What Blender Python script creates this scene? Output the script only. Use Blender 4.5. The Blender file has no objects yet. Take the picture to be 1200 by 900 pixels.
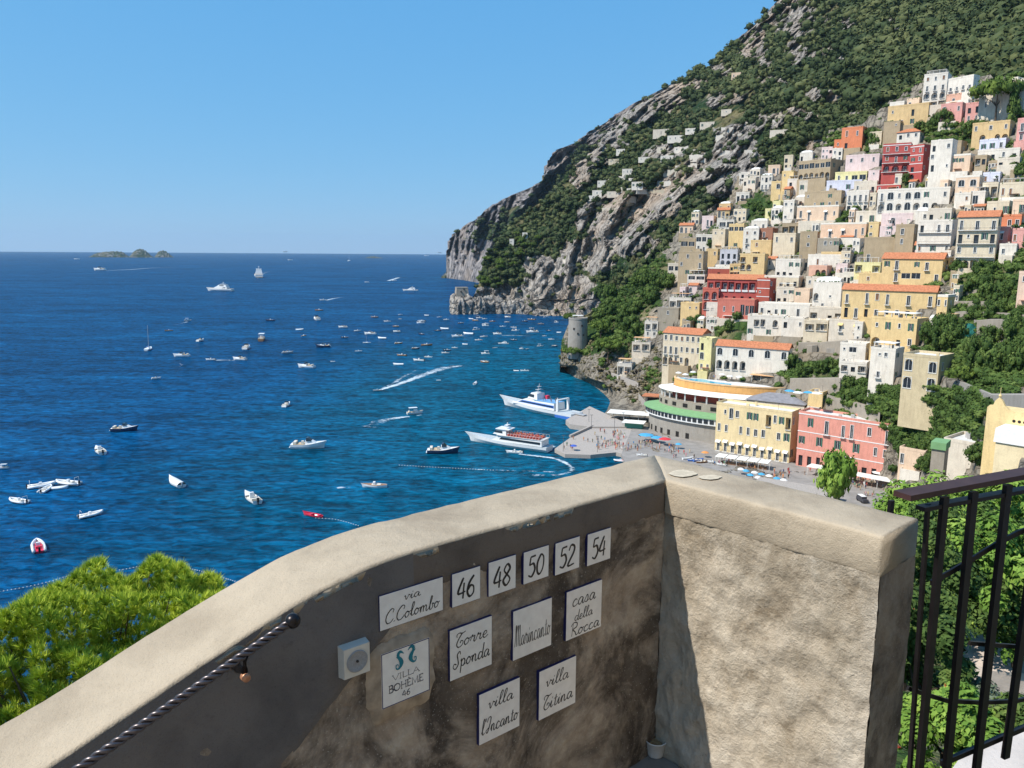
import bpy, bmesh, math, random
import numpy as np
from mathutils import Vector, Matrix, noise
from mathutils.bvhtree import BVHTree

R_ = math.radians
SC = bpy.context.scene
COL = SC.collection
rnd = random.Random(7)

# ------------------------------------------------------------------ camera
HC = 80.0                     # eye height above the sea
F = 920.0                     # focal length in pixels of the 1200 px wide photograph
CAM = Vector((0, 0, HC))
RM = (Matrix.Rotation(R_(90 - 9.53), 3, 'X') @ Matrix.Rotation(R_(0.42), 3, 'Z'))
cd = bpy.data.cameras.new('camera'); co = bpy.data.objects.new('camera', cd); COL.objects.link(co)
co.matrix_world = Matrix.Translation(CAM) @ RM.to_4x4()
cd.sensor_width = 36; cd.lens = F / 1200 * 36; cd.clip_start = 0.05; cd.clip_end = 90000
SC.camera = co

# ------------------------------------------------------------------ sky, sun, exposure
SUN_EL = 50.0
SUN_DIR = Vector((-.923, -.384, 0)).normalized()          # horizontally towards the sun
sv = Vector((SUN_DIR.x * math.cos(R_(SUN_EL)), SUN_DIR.y * math.cos(R_(SUN_EL)), math.sin(R_(SUN_EL))))
W = bpy.data.worlds.new('World'); SC.world = W; W.use_nodes = True
nt = W.node_tree; bg = nt.nodes['Background']
sk = nt.nodes.new('ShaderNodeTexSky'); sk.sky_type = 'NISHITA'; sk.sun_disc = False
sk.sun_elevation = R_(SUN_EL); sk.sun_rotation = math.atan2(SUN_DIR.x, SUN_DIR.y)
sk.altitude = 0; sk.air_density = 1.0; sk.dust_density = 0.0; sk.ozone_density = 2.0
# the clear summer air of the place: sky colour scaled, its contrast softened and its hue set
def wn(ty, **k):
    n = nt.nodes.new(ty)
    for a, v in k.items(): setattr(n, a, v)
    return n
s1 = wn('ShaderNodeMix', data_type='RGBA', blend_type='MULTIPLY'); s1.inputs[0].default_value = 1; s1.inputs[7].default_value = (.1, .1, .1, 1)
sr = wn('ShaderNodeSeparateColor'); sc_ = wn('ShaderNodeCombineColor'); nt.links.new(sk.outputs[0], s1.inputs[6]); nt.links.new(s1.outputs[2], sr.inputs[0])
for i, (g_, c_) in enumerate(((.65, 3.52), (.335, 5.3), (.15, 7.4))):
    p_ = wn('ShaderNodeMath', operation='POWER'); p_.inputs[1].default_value = g_; m_ = wn('ShaderNodeMath', operation='MULTIPLY'); m_.inputs[1].default_value = c_
    nt.links.new(sr.outputs[i], p_.inputs[0]); nt.links.new(p_.outputs[0], m_.inputs[0]); nt.links.new(m_.outputs[0], sc_.inputs[i])
nt.links.new(sc_.outputs[0], bg.inputs[0]); bg.inputs[1].default_value = 0.10
sl = bpy.data.lights.new('sun', 'SUN'); sl.energy = 4.6; sl.angle = R_(0.5); sl.color = (1, .95, .87)
so = bpy.data.objects.new('sun', sl); COL.objects.link(so); so.rotation_euler = sv.to_track_quat('Z', 'Y').to_euler()
vs = SC.view_settings; vs.view_transform = 'Standard'; vs.look = 'None'; vs.gamma = 1; vs.use_curve_mapping = False
vs.exposure = 0.3
SC.cycles.max_bounces = 6; SC.cycles.diffuse_bounces = 3; SC.cycles.glossy_bounces = 2
SC.cycles.transmission_bounces = 2; SC.cycles.transparent_max_bounces = 8; SC.cycles.volume_bounces = 0

# ------------------------------------------------------------------ rays
def ray(px, py):
    return RM @ Vector(((px - 600) / F, (450 - py) / F, -1))
def at_z(px, py, z):
    d = ray(px, py); k = (z - HC) / d.z
    return CAM + d * k
def at_r(px, py, R):
    d = ray(px, py); k = R / math.hypot(d.x, d.y)
    return CAM + d * k
def slope(px, py):
    d = ray(px, py); return d.z / math.hypot(d.x, d.y)
def interp(x, tab):
    xs = [t[0] for t in tab]; ys = [t[1] for t in tab]
    return float(np.interp(x, xs, ys))

# ------------------------------------------------------------------ object helpers
def tag(o, label=None, cat=None, group=None, kind=None):
    if label: o['label'] = label
    if cat: o['category'] = cat
    if group: o['group'] = group
    if kind: o['kind'] = kind
    return o
def empty(name, loc=(0, 0, 0), rz=0.0):
    o = bpy.data.objects.new(name, None); COL.objects.link(o)
    o.location = loc; o.rotation_euler = (0, 0, rz); o.empty_display_size = .5
    return o
def copy_tree(o, parent=None):
    c = o.copy(); COL.objects.link(c)
    if parent: c.parent = parent
    for ch in KIDS.get(o.name, []):
        cc = copy_tree(ch, c)
        KIDS.setdefault(c.name, []).append(cc)
    return c
KIDS = {}
class MB:
    def __init__(s):
        s.v = []; s.f = []; s.m = []; s.mi = 0
    def vert(s, p): s.v.append(tuple(p)); return len(s.v) - 1
    def face(s, idx, mi=None): s.f.append(tuple(idx)); s.m.append(s.mi if mi is None else mi)
    def poly(s, pts, mi=None):
        b = len(s.v); s.v += [tuple(p) for p in pts]; s.face(range(b, b + len(pts)), mi)
    def box(s, x0, x1, y0, y1, z0, z1, M=None, mi=None, taper=0):
        t = taper
        p = [(x0, y0, z0), (x1, y0, z0), (x1, y1, z0), (x0, y1, z0), (x0 + t, y0 + t, z1), (x1 - t, y0 + t, z1), (x1 - t, y1 - t, z1), (x0 + t, y1 - t, z1)]
        if M is not None: p = [tuple(M @ Vector(q)) for q in p]
        b = len(s.v); s.v += p
        for q in ((3, 2, 1, 0), (4, 5, 6, 7), (0, 1, 5, 4), (1, 2, 6, 5), (2, 3, 7, 6), (3, 0, 4, 7)):
            s.face([b + i for i in q], mi)
    def prism(s, pts, z0, z1, mi=None):
        n = len(pts); b = len(s.v)
        a = sum(pts[i][0] * pts[(i + 1) % n][1] - pts[(i + 1) % n][0] * pts[i][1] for i in range(n))
        if a < 0: pts = pts[::-1]
        s.v += [(p[0], p[1], z0) for p in pts] + [(p[0], p[1], z1) for p in pts]
        s.face([b + i for i in range(n)][::-1], mi); s.face([b + n + i for i in range(n)], mi)
        for i in range(n):
            j = (i + 1) % n; s.face((b + i, b + j, b + n + j, b + n + i), mi)
    def tube(s, pts, r, n=6, mi=None, cap=True):
        pts = [Vector(p) for p in pts]; m = len(pts); rs = r if hasattr(r, '__len__') else [r] * m
        rings = []
        for i, p in enumerate(pts):
            d = (pts[min(i + 1, m - 1)] - pts[max(i - 1, 0)])
            if d.length < 1e-9: d = Vector((0, 0, 1))
            d.normalize()
            u = d.cross(Vector((0, 0, 1)) if abs(d.z) < .95 else Vector((1, 0, 0))).normalized(); w = d.cross(u)
            b = len(s.v)
            for k in range(n):
                a = 2 * math.pi * k / n
                s.v.append(tuple(p + (u * math.cos(a) + w * math.sin(a)) * rs[i]))
            rings.append(b)
        for i in range(m - 1):
            for k in range(n):
                k2 = (k + 1) % n
                s.face((rings[i] + k, rings[i + 1] + k, rings[i + 1] + k2, rings[i] + k2), mi)
        if cap:
            s.face([rings[0] + k for k in range(n)], mi); s.face([rings[-1] + k for k in range(n)][::-1], mi)
    def lathe(s, prof, c=(0, 0, 0), n=16, mi=None):
        rings = []
        for (r, z) in prof:
            b = len(s.v)
            for k in range(n):
                a = 2 * math.pi * k / n; s.v.append((c[0] + r * math.cos(a), c[1] + r * math.sin(a), c[2] + z))
            rings.append(b)
        for i in range(len(prof) - 1):
            for k in range(n):
                k2 = (k + 1) % n; s.face((rings[i] + k, rings[i] + k2, rings[i + 1] + k2, rings[i + 1] + k), mi)
    def loft(s, secs, mi=None, close=False, cap=False):
        bs = []
        for q in secs:
            b = len(s.v); s.v += [tuple(p) for p in q]; bs.append(b)
        n = len(secs[0])
        for i in range(len(secs) - 1):
            for k in range(n if close else n - 1):
                k2 = (k + 1) % n
                s.face((bs[i] + k, bs[i + 1] + k, bs[i + 1] + k2, bs[i] + k2), mi)
        if cap:
            s.face([bs[0] + k for k in range(n)], mi); s.face([bs[-1] + k for k in range(n)][::-1], mi)
    def mesh(s, name, mats, smooth=False):
        me = bpy.data.meshes.new(name); me.from_pydata(s.v, [], s.f)
        if not isinstance(mats, (list, tuple)): mats = [mats]
        for m in mats: me.materials.append(m)
        if len(mats) > 1: me.polygons.foreach_set('material_index', s.m)
        if smooth: me.polygons.foreach_set('use_smooth', [True] * len(s.f))
        me.update(); return me
    def build(s, name, mats, parent=None, smooth=False, loc=None):
        return link(s.mesh(name, mats, smooth), name, parent, loc)
def link(me, name, parent=None, loc=None, rz=None):
    o = bpy.data.objects.new(name, me); COL.objects.link(o)
    if loc is not None: o.location = loc
    if rz is not None: o.rotation_euler = (0, 0, rz)
    if parent is not None:
        o.parent = parent; KIDS.setdefault(parent.name, []).append(o)
    return o
def npmesh(name, V, Fc, mats, smooth=False, attr=None):
    me = bpy.data.meshes.new(name); V = np.asarray(V, dtype=np.float32); Fc = np.asarray(Fc, dtype=np.int32)
    n, k = Fc.shape
    me.vertices.add(len(V)); me.vertices.foreach_set('co', V.ravel())
    me.loops.add(n * k); me.loops.foreach_set('vertex_index', Fc.ravel())
    me.polygons.add(n); me.polygons.foreach_set('loop_start', np.arange(n, dtype=np.int32) * k)
    try: me.polygons.foreach_set('loop_total', np.full(n, k, dtype=np.int32))
    except Exception: pass
    if smooth: me.polygons.foreach_set('use_smooth', np.ones(n, dtype=bool))
    for m in (mats if isinstance(mats, (list, tuple)) else [mats]): me.materials.append(m)
    if attr:
        for nm, arr in attr.items():
            a = me.attributes.new(nm, 'FLOAT', 'POINT'); a.data.foreach_set('value', np.asarray(arr, dtype=np.float32))
    me.update(calc_edges=True); me.validate(); return me

# ------------------------------------------------------------------ material helpers
class NT:
    def __init__(s, name):
        s.m = bpy.data.materials.new(name); s.m.use_nodes = True; s.t = s.m.node_tree; s.b = s.t.nodes['Principled BSDF']
    def n(s, ty, **kw):
        nd = s.t.nodes.new(ty)
        for k, v in kw.items():
            if k in nd.inputs: nd.inputs[k].default_value = v
            else: setattr(nd, k, v)
        return nd
    def l(s, a, b): s.t.links.new(a, b)
    def coord(s, obj=True):
        t = s.n('ShaderNodeTexCoord') if obj else s.n('ShaderNodeNewGeometry')
        return t.outputs['Object'] if obj else t.outputs['Position']
    def noise(s, scale, detail=4, rough=.55, vec=None, dist=0):
        x = s.n('ShaderNodeTexNoise'); x.inputs['Scale'].default_value = scale; x.inputs['Detail'].default_value = detail
        x.inputs['Roughness'].default_value = rough; x.inputs['Distortion'].default_value = dist
        if vec is not None: s.l(vec, x.inputs['Vector'])
        return x.outputs[0]
    def vscale(s, vec, sc):
        x = s.n('ShaderNodeMapping'); x.inputs['Scale'].default_value = sc; s.l(vec, x.inputs['Vector']); return x.outputs[0]
    def ramp(s, fac, stops, interp='LINEAR'):
        x = s.n('ShaderNodeValToRGB'); cr = x.color_ramp; cr.interpolation = interp
        while len(cr.elements) < len(stops): cr.elements.new(.5)
        for e, (p, c) in zip(cr.elements, stops):
            e.position = p; e.color = (c[0], c[1], c[2], 1) if hasattr(c, '__len__') else (c, c, c, 1)
        s.l(fac, x.inputs[0]); return x.outputs[0]
    def mix(s, fac, a, b, mode='MIX'):
        x = s.n('ShaderNodeMix'); x.data_type = 'RGBA'; x.blend_type = mode
        for i, v in ((0, fac), (6, a), (7, b)):
            if isinstance(v, (int, float)): x.inputs[i].default_value = v
            elif isinstance(v, tuple): x.inputs[i].default_value = (v[0], v[1], v[2], 1)
            else: s.l(v, x.inputs[i])
        return x.outputs[2]
    def math(s, op, a, b=0.0, clamp=False):
        x = s.n('ShaderNodeMath'); x.operation = op; x.use_clamp = clamp
        for i, v in ((0, a), (1, b)):
            if isinstance(v, (int, float)): x.inputs[i].default_value = v
            else: s.l(v, x.inputs[i])
        return x.outputs[0]
    def bump(s, h, strength=.5, dist=.02, normal=None):
        x = s.n('ShaderNodeBump'); x.inputs['Strength'].default_value = strength; x.inputs['Distance'].default_value = dist
        s.l(h, x.inputs['Height'])
        if normal is not None: s.l(normal, x.inputs['Normal'])
        return x.outputs[0]
    def attr(s, nm):
        x = s.n('ShaderNodeAttribute'); x.attribute_name = nm; return x.outputs['Fac']
    def done(s, col=None, rough=.8, nrm=None, spec=None, metal=0):
        if col is not None:
            if isinstance(col, tuple): s.b.inputs['Base Color'].default_value = (*col[:3], 1)
            else: s.l(col, s.b.inputs['Base Color'])
        if isinstance(rough, (int, float)): s.b.inputs['Roughness'].default_value = rough
        else: s.l(rough, s.b.inputs['Roughness'])
        if nrm is not None: s.l(nrm, s.b.inputs['Normal'])
        if spec is not None: s.b.inputs['Specular IOR Level'].default_value = spec
        s.b.inputs['Metallic'].default_value = metal
        return s.m
_mc = {}
def mul(c, k): return tuple(min(1, x * k) for x in c)
def plain(col, rough=.6, spec=.3, var=.12, scale=2.0, metal=0):
    key = ('p', tuple(col), rough, spec, var, scale, metal)
    if key not in _mc:
        t = NT('painted_surface'); n = t.noise(scale, 3, .5, t.coord())
        c = t.ramp(n, [(.3, mul(col, 1 - var)), (.7, mul(col, 1 + var * .5))])
        _mc[key] = t.done(c, rough, spec=spec, metal=metal)
    return _mc[key]
def wallmat(col):
    key = ('w', tuple(col))
    if key not in _mc:
        t = NT('house_plaster'); g = t.coord(False)
        n = t.noise(.35, 5, .65, g); st = t.noise(1.0, 4, .6, t.vscale(g, (1.3, 1.3, .22)))
        c = t.ramp(n, [(.3, mul(col, .82)), (.62, mul(col, 1.04))])
        c = t.mix(t.ramp(st, [(.48, 0.0), (.74, .6)]), c, (col[0] * .55 + .03, col[1] * .5 + .03, col[2] * .48 + .03))
        c = t.mix(.25, c, t.ramp(t.noise(3.5, 3, .6, g), [(.35, mul(col, .7)), (.65, mul(col, 1.15))]))
        _mc[key] = t.done(c, .9, t.bump(t.noise(4, 4, .6, g), .25, .05), .15)
    return _mc[key]
# ================================================================== setting: sea
def water_material():
    t = NT('sea_water'); g = t.coord(False)
    w1 = t.noise(.22, 5, .6, t.vscale(g, (1, 1.9, 1)), .6)
    w2 = t.noise(.045, 4, .6, t.vscale(g, (1, 2.6, 1)), .4)
    w3 = t.noise(1.1, 3, .6, t.vscale(g, (1, 1.6, 1)), .3)
    big = t.noise(.004, 5, .62, t.vscale(g, (1, 3.2, 1)), 1.2)
    h = t.math('ADD', t.math('ADD', t.math('MULTIPLY', w1, 1.0), t.math('MULTIPLY', w2, 2.2)), t.math('MULTIPLY', w3, .22))
    # shallow turquoise water inside the cove and below the near cliff
    sp = t.n('ShaderNodeSeparateXYZ'); t.l(g, sp.inputs[0])
    dx = t.math('DIVIDE', t.math('SUBTRACT', sp.outputs[0], 40.0), 230.0)
    dy = t.math('DIVIDE', t.math('SUBTRACT', sp.outputs[1], 430.0), 560.0)
    rr = t.math('SQRT', t.math('ADD', t.math('MULTIPLY', dx, dx), t.math('MULTIPLY', dy, dy)))
    rr = t.math('ADD', rr, t.math('MULTIPLY', t.math('SUBTRACT', big, .5), .7))
    sh = t.ramp(rr, [(.25, 1.0), (1.0, 0.0)], 'EASE')
    deep = t.ramp(big, [(.3, (.0004, .031, .086)), (.52, (.0008, .050, .134)), (.72, (.0015, .074, .185))])
    shal = t.ramp(big, [(.3, (.0006, .062, .115)), (.7, (.001, .09, .155))])
    c = t.mix(sh, deep, shal)
    rip = t.ramp(w2, [(.35, .62), (.5, 1.0), (.68, 1.38)])
    c = t.mix(1.0, c, rip, 'MULTIPLY')
    rip2 = t.ramp(w1, [(.36, .45), (.5, 1.0), (.64, 1.75)])
    c = t.mix(.9, c, rip2, 'MULTIPLY')
    nr = t.bump(h, .6, 1.2)
    df = t.n('ShaderNodeBsdfDiffuse'); t.l(c, df.inputs[0]); t.l(nr, df.inputs['Normal'])
    gl = t.n('ShaderNodeBsdfGlossy'); gl.inputs['Roughness'].default_value = .16; t.l(nr, gl.inputs['Normal'])
    fr = t.n('ShaderNodeFresnel'); fr.inputs[0].default_value = 1.33; t.l(nr, fr.inputs['Normal'])
    mx = t.n('ShaderNodeMixShader'); t.l(t.math('MULTIPLY', fr.outputs[0], .22), mx.inputs[0]); t.l(df.outputs[0], mx.inputs[1]); t.l(gl.outputs[0], mx.inputs[2])
    t.l(mx.outputs[0], t.t.nodes['Material Output'].inputs[0])
    return t.m
WATER = water_material()
N = 64
V = [(0, 0, 0)]; Fq = []
rad = [120, 400, 1200, 4000, 12000, 24000]
pr = None
mb = MB()
cen = mb.vert((0, 0, 0)); rings = []
for r in rad:
    rings.append([mb.vert((r * math.cos(2 * math.pi * k / N), r * math.sin(2 * math.pi * k / N), 0)) for k in range(N)])
for k in range(N): mb.face((cen, rings[0][k], rings[0][(k + 1) % N]))
for a, b in zip(rings, rings[1:]):
    for k in range(N): mb.face((a[k], b[k], b[(k + 1) % N], a[(k + 1) % N]))
tag(mb.build('sea', WATER), kind='structure')

# ================================================================== setting: terrain sheets
def rock_material(name, rock, veg, dry, vsc=1.0, rscale=.02, bd=4.0, strata=(1, 1, .35)):
    t = NT(name); g = t.coord(False)
    gs = t.vscale(g, strata)
    n1 = t.noise(rscale, 8, .68, gs, .8); n2 = t.noise(rscale * 5, 6, .65, gs, .5); n3 = t.noise(rscale * .35, 5, .6, g)
    rc = t.ramp(n1, [(.3, rock[0]), (.47, rock[1]), (.62, rock[2]), (.75, rock[3])])
    rc = t.mix(.55, rc, t.ramp(n2, [(.3, mul(rock[0], .7)), (.52, rock[1]), (.72, mul(rock[2], 1.25))]))
    vo = t.n('ShaderNodeTexVoronoi'); vo.feature = 'DISTANCE_TO_EDGE'; vo.inputs['Scale'].default_value = rscale * 3.2
    wv = t.n('ShaderNodeVectorMath'); wv.operation = 'ADD'; nw = t.n('ShaderNodeTexNoise'); nw.inputs['Scale'].default_value = rscale * 4; nw.inputs['Detail'].default_value = 5; t.l(gs, nw.inputs['Vector'])
    nsc = t.n('ShaderNodeVectorMath'); nsc.operation = 'SCALE'; nsc.inputs['Scale'].default_value = .5 / rscale; t.l(nw.outputs['Color'], nsc.inputs[0]); t.l(gs, wv.inputs[0]); t.l(nsc.outputs[0], wv.inputs[1]); t.l(wv.outputs[0], vo.inputs['Vector'])
    crack = t.ramp(vo.outputs['Distance'], [(.0, 0.0), (.10, .75), (.3, 1.0)])
    rc = t.mix(t.ramp(vo.outputs['Distance'], [(.0, .8), (.07, 0.0)]), rc, mul(rock[0], .55))
    rc = t.mix(t.ramp(n3, [(.5, 0.0), (.68, .6)]), rc, rock[4])
    vn = t.noise(rscale * 4, 5, .65, g)
    vc = t.ramp(vn, [(.3, veg[0]), (.5, veg[1]), (.7, veg[2])])
    vc = t.mix(t.ramp(t.noise(rscale * 1.3, 5, .6, g), [(.45, 0.0), (.62, .8)]), vc, dry)
    va = t.attr('veg')
    f = t.math('ADD', va, t.math('MULTIPLY', t.math('SUBTRACT', t.noise(rscale * 3, 6, .7, g), .5), 1.1))
    f = t.ramp(f, [(.42, 0.0), (.56, 1.0)])
    c = t.mix(f, rc, vc)
    hh = t.math('ADD', t.math('ADD', t.math('MULTIPLY', n1, 2.0), n2), t.math('MULTIPLY', crack, .7))
    return t.done(c, .95, t.bump(hh, .9, bd), .1)
ROCKS = [(.15, .13, .115), (.36, .32, .28), (.55, .50, .43), (.66, .60, .51), (.52, .38, .26)]
ROCKF = [(.16, .145, .15), (.30, .275, .27), (.44, .40, .37), (.54, .49, .44), (.45, .34, .25)]
VEG = [(.016, .035, .014), (.03, .06, .022), (.06, .09, .03)]
M_A = rock_material('far_cliff_rock', ROCKF, VEG, (.2, .17, .09), rscale=.012, bd=12)
M_B = rock_material('mountain_rock', ROCKS, VEG, (.24, .20, .10), rscale=.024, bd=6, strata=(1, 1, .75))
M_C = rock_material('town_hillside', [(.12, .105, .085), (.23, .2, .16), (.34, .30, .235), (.44, .39, .31), (.33, .25, .16)],
                    [(.02, .04, .012), (.04, .075, .02), (.08, .12, .035)], (.24, .2, .11), rscale=.05, bd=1.5, strata=(1, 1, .6))

class Table:
    def __init__(s, xs, ys, rows): s.xs = xs; s.ys = ys; s.t = np.array(rows, float)
    def __call__(s, x, y):
        j = int(np.clip(np.searchsorted(s.xs, x) - 1, 0, len(s.xs) - 2)); i = int(np.clip(np.searchsorted(s.ys, y) - 1, 0, len(s.ys) - 2))
        fx = (x - s.xs[j]) / (s.xs[j + 1] - s.xs[j]); fy = (y - s.ys[i]) / (s.ys[i + 1] - s.ys[i])
        fx = min(max(fx, 0), 1); fy = min(max(fy, 0), 1)
        a = s.t[i, j] * (1 - fx) + s.t[i, j + 1] * fx; b = s.t[i + 1, j] * (1 - fx) + s.t[i + 1, j + 1] * fx
        return a * (1 - fy) + b * fy
def ell(x, y, L):
    "largest weight of soft ellipses (cx,cy,rx,ry,w)"
    v = 0
    q = Vector((x * .045, y * .06, 1.7))
    x = x + 15 * noise.noise(q) + 7 * noise.noise(q * 2.7); y = y + 12 * noise.noise(q + Vector((9, 4, 2))) + 6 * noise.noise(q * 2.9 + Vector((3, 1, 5)))
    for (cx, cy, rx, ry, w) in L:
        d = ((x - cx) / rx) ** 2 + ((y - cy) / ry) ** 2
        if d < 1.6: v = max(v, w * min(1, (1.6 - d) / .9))
    return v
def sheet(name, mat, xL, xR, y0, y1, step, Rf, vegf, amp, freq, shore_rows=None, ridged=True, skirt=0.12, edge=True, terr=None):
    ys = np.arange(y0, y1 + .01, step); nc = int((xR - min(p[1] for p in xL)) / step)
    V = []; veg = []; PX = []
    for y in ys:
        xl = interp(y, xL)
        for j in range(-2, nc + 1):
            t = max(j, 0) / nc; x = xl + (xR - xl) * t
            if edge and j <= 0 and y < 330: x += 3.2 * noise.noise(Vector((y * .13, 3.1, 0))) + 3.0 * noise.noise(Vector((y * .4, 7.7, 0))) + 2.0 * noise.noise(Vector((y * .9, 5.7, 0)))
            R = Rf(x, y)
            p = at_r(x, y, R); q = p.copy()
            a = amp(x, y) if callable(amp) else amp
            if ridged:
                q2 = Vector((q.x * freq, q.y * freq, q.z * freq * .7))
                d = (noise.ridged_multi_fractal(q2, .75, 2.15, 7, 1.0, 2.0) - 1.0) * a * 1.15
                d += noise.fractal(q2 * .35, .8, 2.0, 3) * a * 1.5 + (noise.ridged_multi_fractal(Vector((q.x, q.y, q.z * .4)) * freq * 4.3, .7, 2.2, 4, 1.0, 2.0) - 1.0) * a * .30
            else:
                d = noise.fractal(q * freq, .9, 2.0, 4) * a
            zz = (HC + R * slope(x, y))
            fade = min(1, max(.15, zz / (a * 1.5 + .01))) if a > 3 else 1
            R2 = R - d * fade
            if j < 0:
                R2 = R * (1 + skirt * (-j))
                p = at_r(x, y, R2); p.z -= 0.02 * R * (-j)
            else: p = at_r(x, y, R2)
            if terr and j >= 0: p.z = terr(x, y, p.z)
            V.append(p); veg.append(vegf(x, y, q)); PX.append((x, y))
    m = nc + 3; n = len(ys)
    # foot: last row dropped straight down
    for j in range(m):
        p = V[(n - 1) * m + j].copy(); p.z = min(p.z - 25, -8); V.append(p); veg.append(veg[(n - 1) * m + j]); PX.append(PX[(n - 1) * m + j])
    # crest: extra row behind the top row
    top = len(V)
    for j in range(m):
        p = V[j].copy(); d = Vector((p.x, p.y, 0)).normalized(); p += d * 120; p.z -= 45; V.append(p); veg.append(veg[j]); PX.append(PX[j])
    I = np.arange(m - 1)
    fs = []
    for i in range(n):
        a = i * m + I; b = (i + 1) * m + I
        fs.append(np.stack([a, b, b + 1, a + 1], 1))
    a = top + I; b = I
    fs.append(np.stack([a, b, b + 1, a + 1], 1))
    Fc = np.concatenate(fs)
    me = npmesh(name, [tuple(p) for p in V], Fc, mat, True, {'veg': veg})
    o = link(me, name); tag(o, kind='structure')
    bvh = BVHTree.FromPolygons(V, [tuple(int(k) for k in f) for f in Fc])
    return o, bvh, V, veg, PX

# ---- A: far headland
xLA = [(-10, 915), (10, 903), (27, 885), (42, 868), (60, 850), (72, 840), (85, 815), (93, 797), (107, 770), (120, 745), (130, 728), (143, 710), (155, 690), (168, 674), (175, 652), (185, 644), (195, 640), (212, 636), (219, 623), (228, 600), (240, 578), (250, 566), (258, 555), (264, 545), (274, 533), (283, 526), (300, 525), (318, 524), (326, 522), (345, 520)]
def RA(x, y):
    b = interp(x, [(520, 2480), (545, 2250), (560, 2080), (600, 1850), (660, 1750), (720, 1650), (800, 1560), (930, 1500)])
    return b + max(0, 325 - y) * 2.2
def vegA(x, y, p):
    v = .18
    v = max(v, ell(x, y, [(600, 262, 14, 22, .62), (570, 272, 20, 9, .55), (655, 225, 26, 20, .8), (690, 190, 22, 18, .75), (700, 200, 40, 20, .85), (640, 290, 40, 60, .8), (735, 160, 30, 20, .6), (780, 125, 20, 14, .6)]))
    return v
A = sheet('far_headland', M_A, xLA, 800, 94, 345, 1.6, RA, vegA, lambda x, y: 60 if y > 100 else 30, .0085, skirt=.05)
# ---- B: mountain and middle spur
xLB = [(-120, 1040), (-60, 970), (-10, 918), (0, 910), (10, 903), (22, 897), (27, 885), (42, 868), (60, 850), (72, 840), (85, 815), (93, 800), (107, 775), (120, 752), (130, 736), (143, 722), (170, 700), (200, 668), (225, 650), (240, 630), (258, 605), (275, 588), (290, 578), (310, 568), (330, 562), (343, 557), (350, 553), (353, 534), (358, 531), (366, 529), (372, 529)]
TB = Table([530, 600, 660, 720, 800, 900, 1000, 1100, 1200, 1330], [-120, 0, 60, 120, 160, 200, 240, 280, 320, 366, 460], [
    [1500, 1500, 1500, 1500, 1450, 1350, 1200, 1000, 860, 760],
    [1500, 1500, 1500, 1500, 1400, 1260, 980, 820, 720, 640],
    [1500, 1500, 1500, 1500, 1350, 1100, 850, 720, 640, 580],
    [1450, 1420, 1400, 1330, 1180, 960, 760, 660, 590, 540],
    [1350, 1330, 1300, 1230, 1060, 870, 720, 640, 560, 520],
    [1250, 1230, 1200, 1120, 960, 810, 690, 610, 550, 500],
    [1200, 1170, 1120, 1030, 880, 760, 650, 600, 540, 500],
    [1130, 1110, 1070, 980, 830, 720, 620, 580, 530, 500],
    [1080, 1070, 1040, 940, 800, 700, 610, 570, 520, 490],
    [1040, 1035, 1010, 920, 790, 690, 600, 560, 520, 490],
    [1040, 1035, 1010, 920, 790, 690, 600, 560, 520, 490]])
def RB(x, y):
    r = TB(x, y); s = slope(x, y)
    if s < 0: r = min(r, (HC + 3) / -s)
    return r
rockB = [(925, 18, 30, 26, 1), (985, 30, 18, 12, .8), (1010, 95, 20, 7, .6), (960, 110, 26, 7, .6), (893, 75, 14, 10, .8), (880, 45, 18, 22, .9), (945, 62, 26, 12, .9), (1046, 20, 14, 10, 1), (1060, 35, 8, 5, .8), (850, 82, 14, 10, .7), (862, 185, 24, 34, 1), (838, 212, 18, 14, .8), (915, 262, 10, 4, 0),
         (880, 225, 28, 26, .95), (875, 250, 34, 14, .9), (706, 262, 26, 30, 1), (735, 250, 30, 24, .95), (745, 285, 24, 16, .9), (700, 300, 20, 20, .8), (640, 318, 24, 18, .8), (620, 350, 70, 12, .95), (655, 345, 40, 16, .9), (680, 350, 30, 20, .7), (540, 358, 14, 10, 1),
         (965, 175, 14, 14, .9), (960, 190, 26, 12, .7), (940, 135, 20, 6, .8), (780, 180, 20, 8, .5), (760, 130, 12, 14, .8), (725, 160, 10, 14, .7), (790, 105, 20, 6, .9), (905, 142, 18, 5, .7), (870, 150, 30, 6, .5), (1000, 130, 22, 5, .6), (820, 100, 10, 6, .6), (600, 358, 80, 6, 1.0), (712, 152, 16, 12, .85), (745, 134, 20, 9, .8), (697, 178, 12, 16, .85), (778, 115, 18, 8, .7), (803, 101, 14, 8, .7), (680, 205, 10, 14, .8), (668, 300, 14, 20, .9), (655, 330, 30, 12, .8), (800, 215, 22, 16, .7), (825, 195, 14, 14, .8), (985, 70, 12, 10, .7), (905, 95, 20, 8, .5), (850, 115, 24, 7, .6), (780, 240, 14, 18, .5)]
def vegB(x, y, p):
    v = .95 if x > 990 else .82 if x > 900 or y < 110 else .66
    return max(0.0, v - ell(x, y, rockB))
B = sheet('mountain', M_B, xLB, 1330, -120, 372, 2.0, RB, vegB, lambda x, y: 8 + 16 * min(1, ell(x, y, rockB)) + (6 if y > 100 else 0), .016, skirt=.06)
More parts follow.
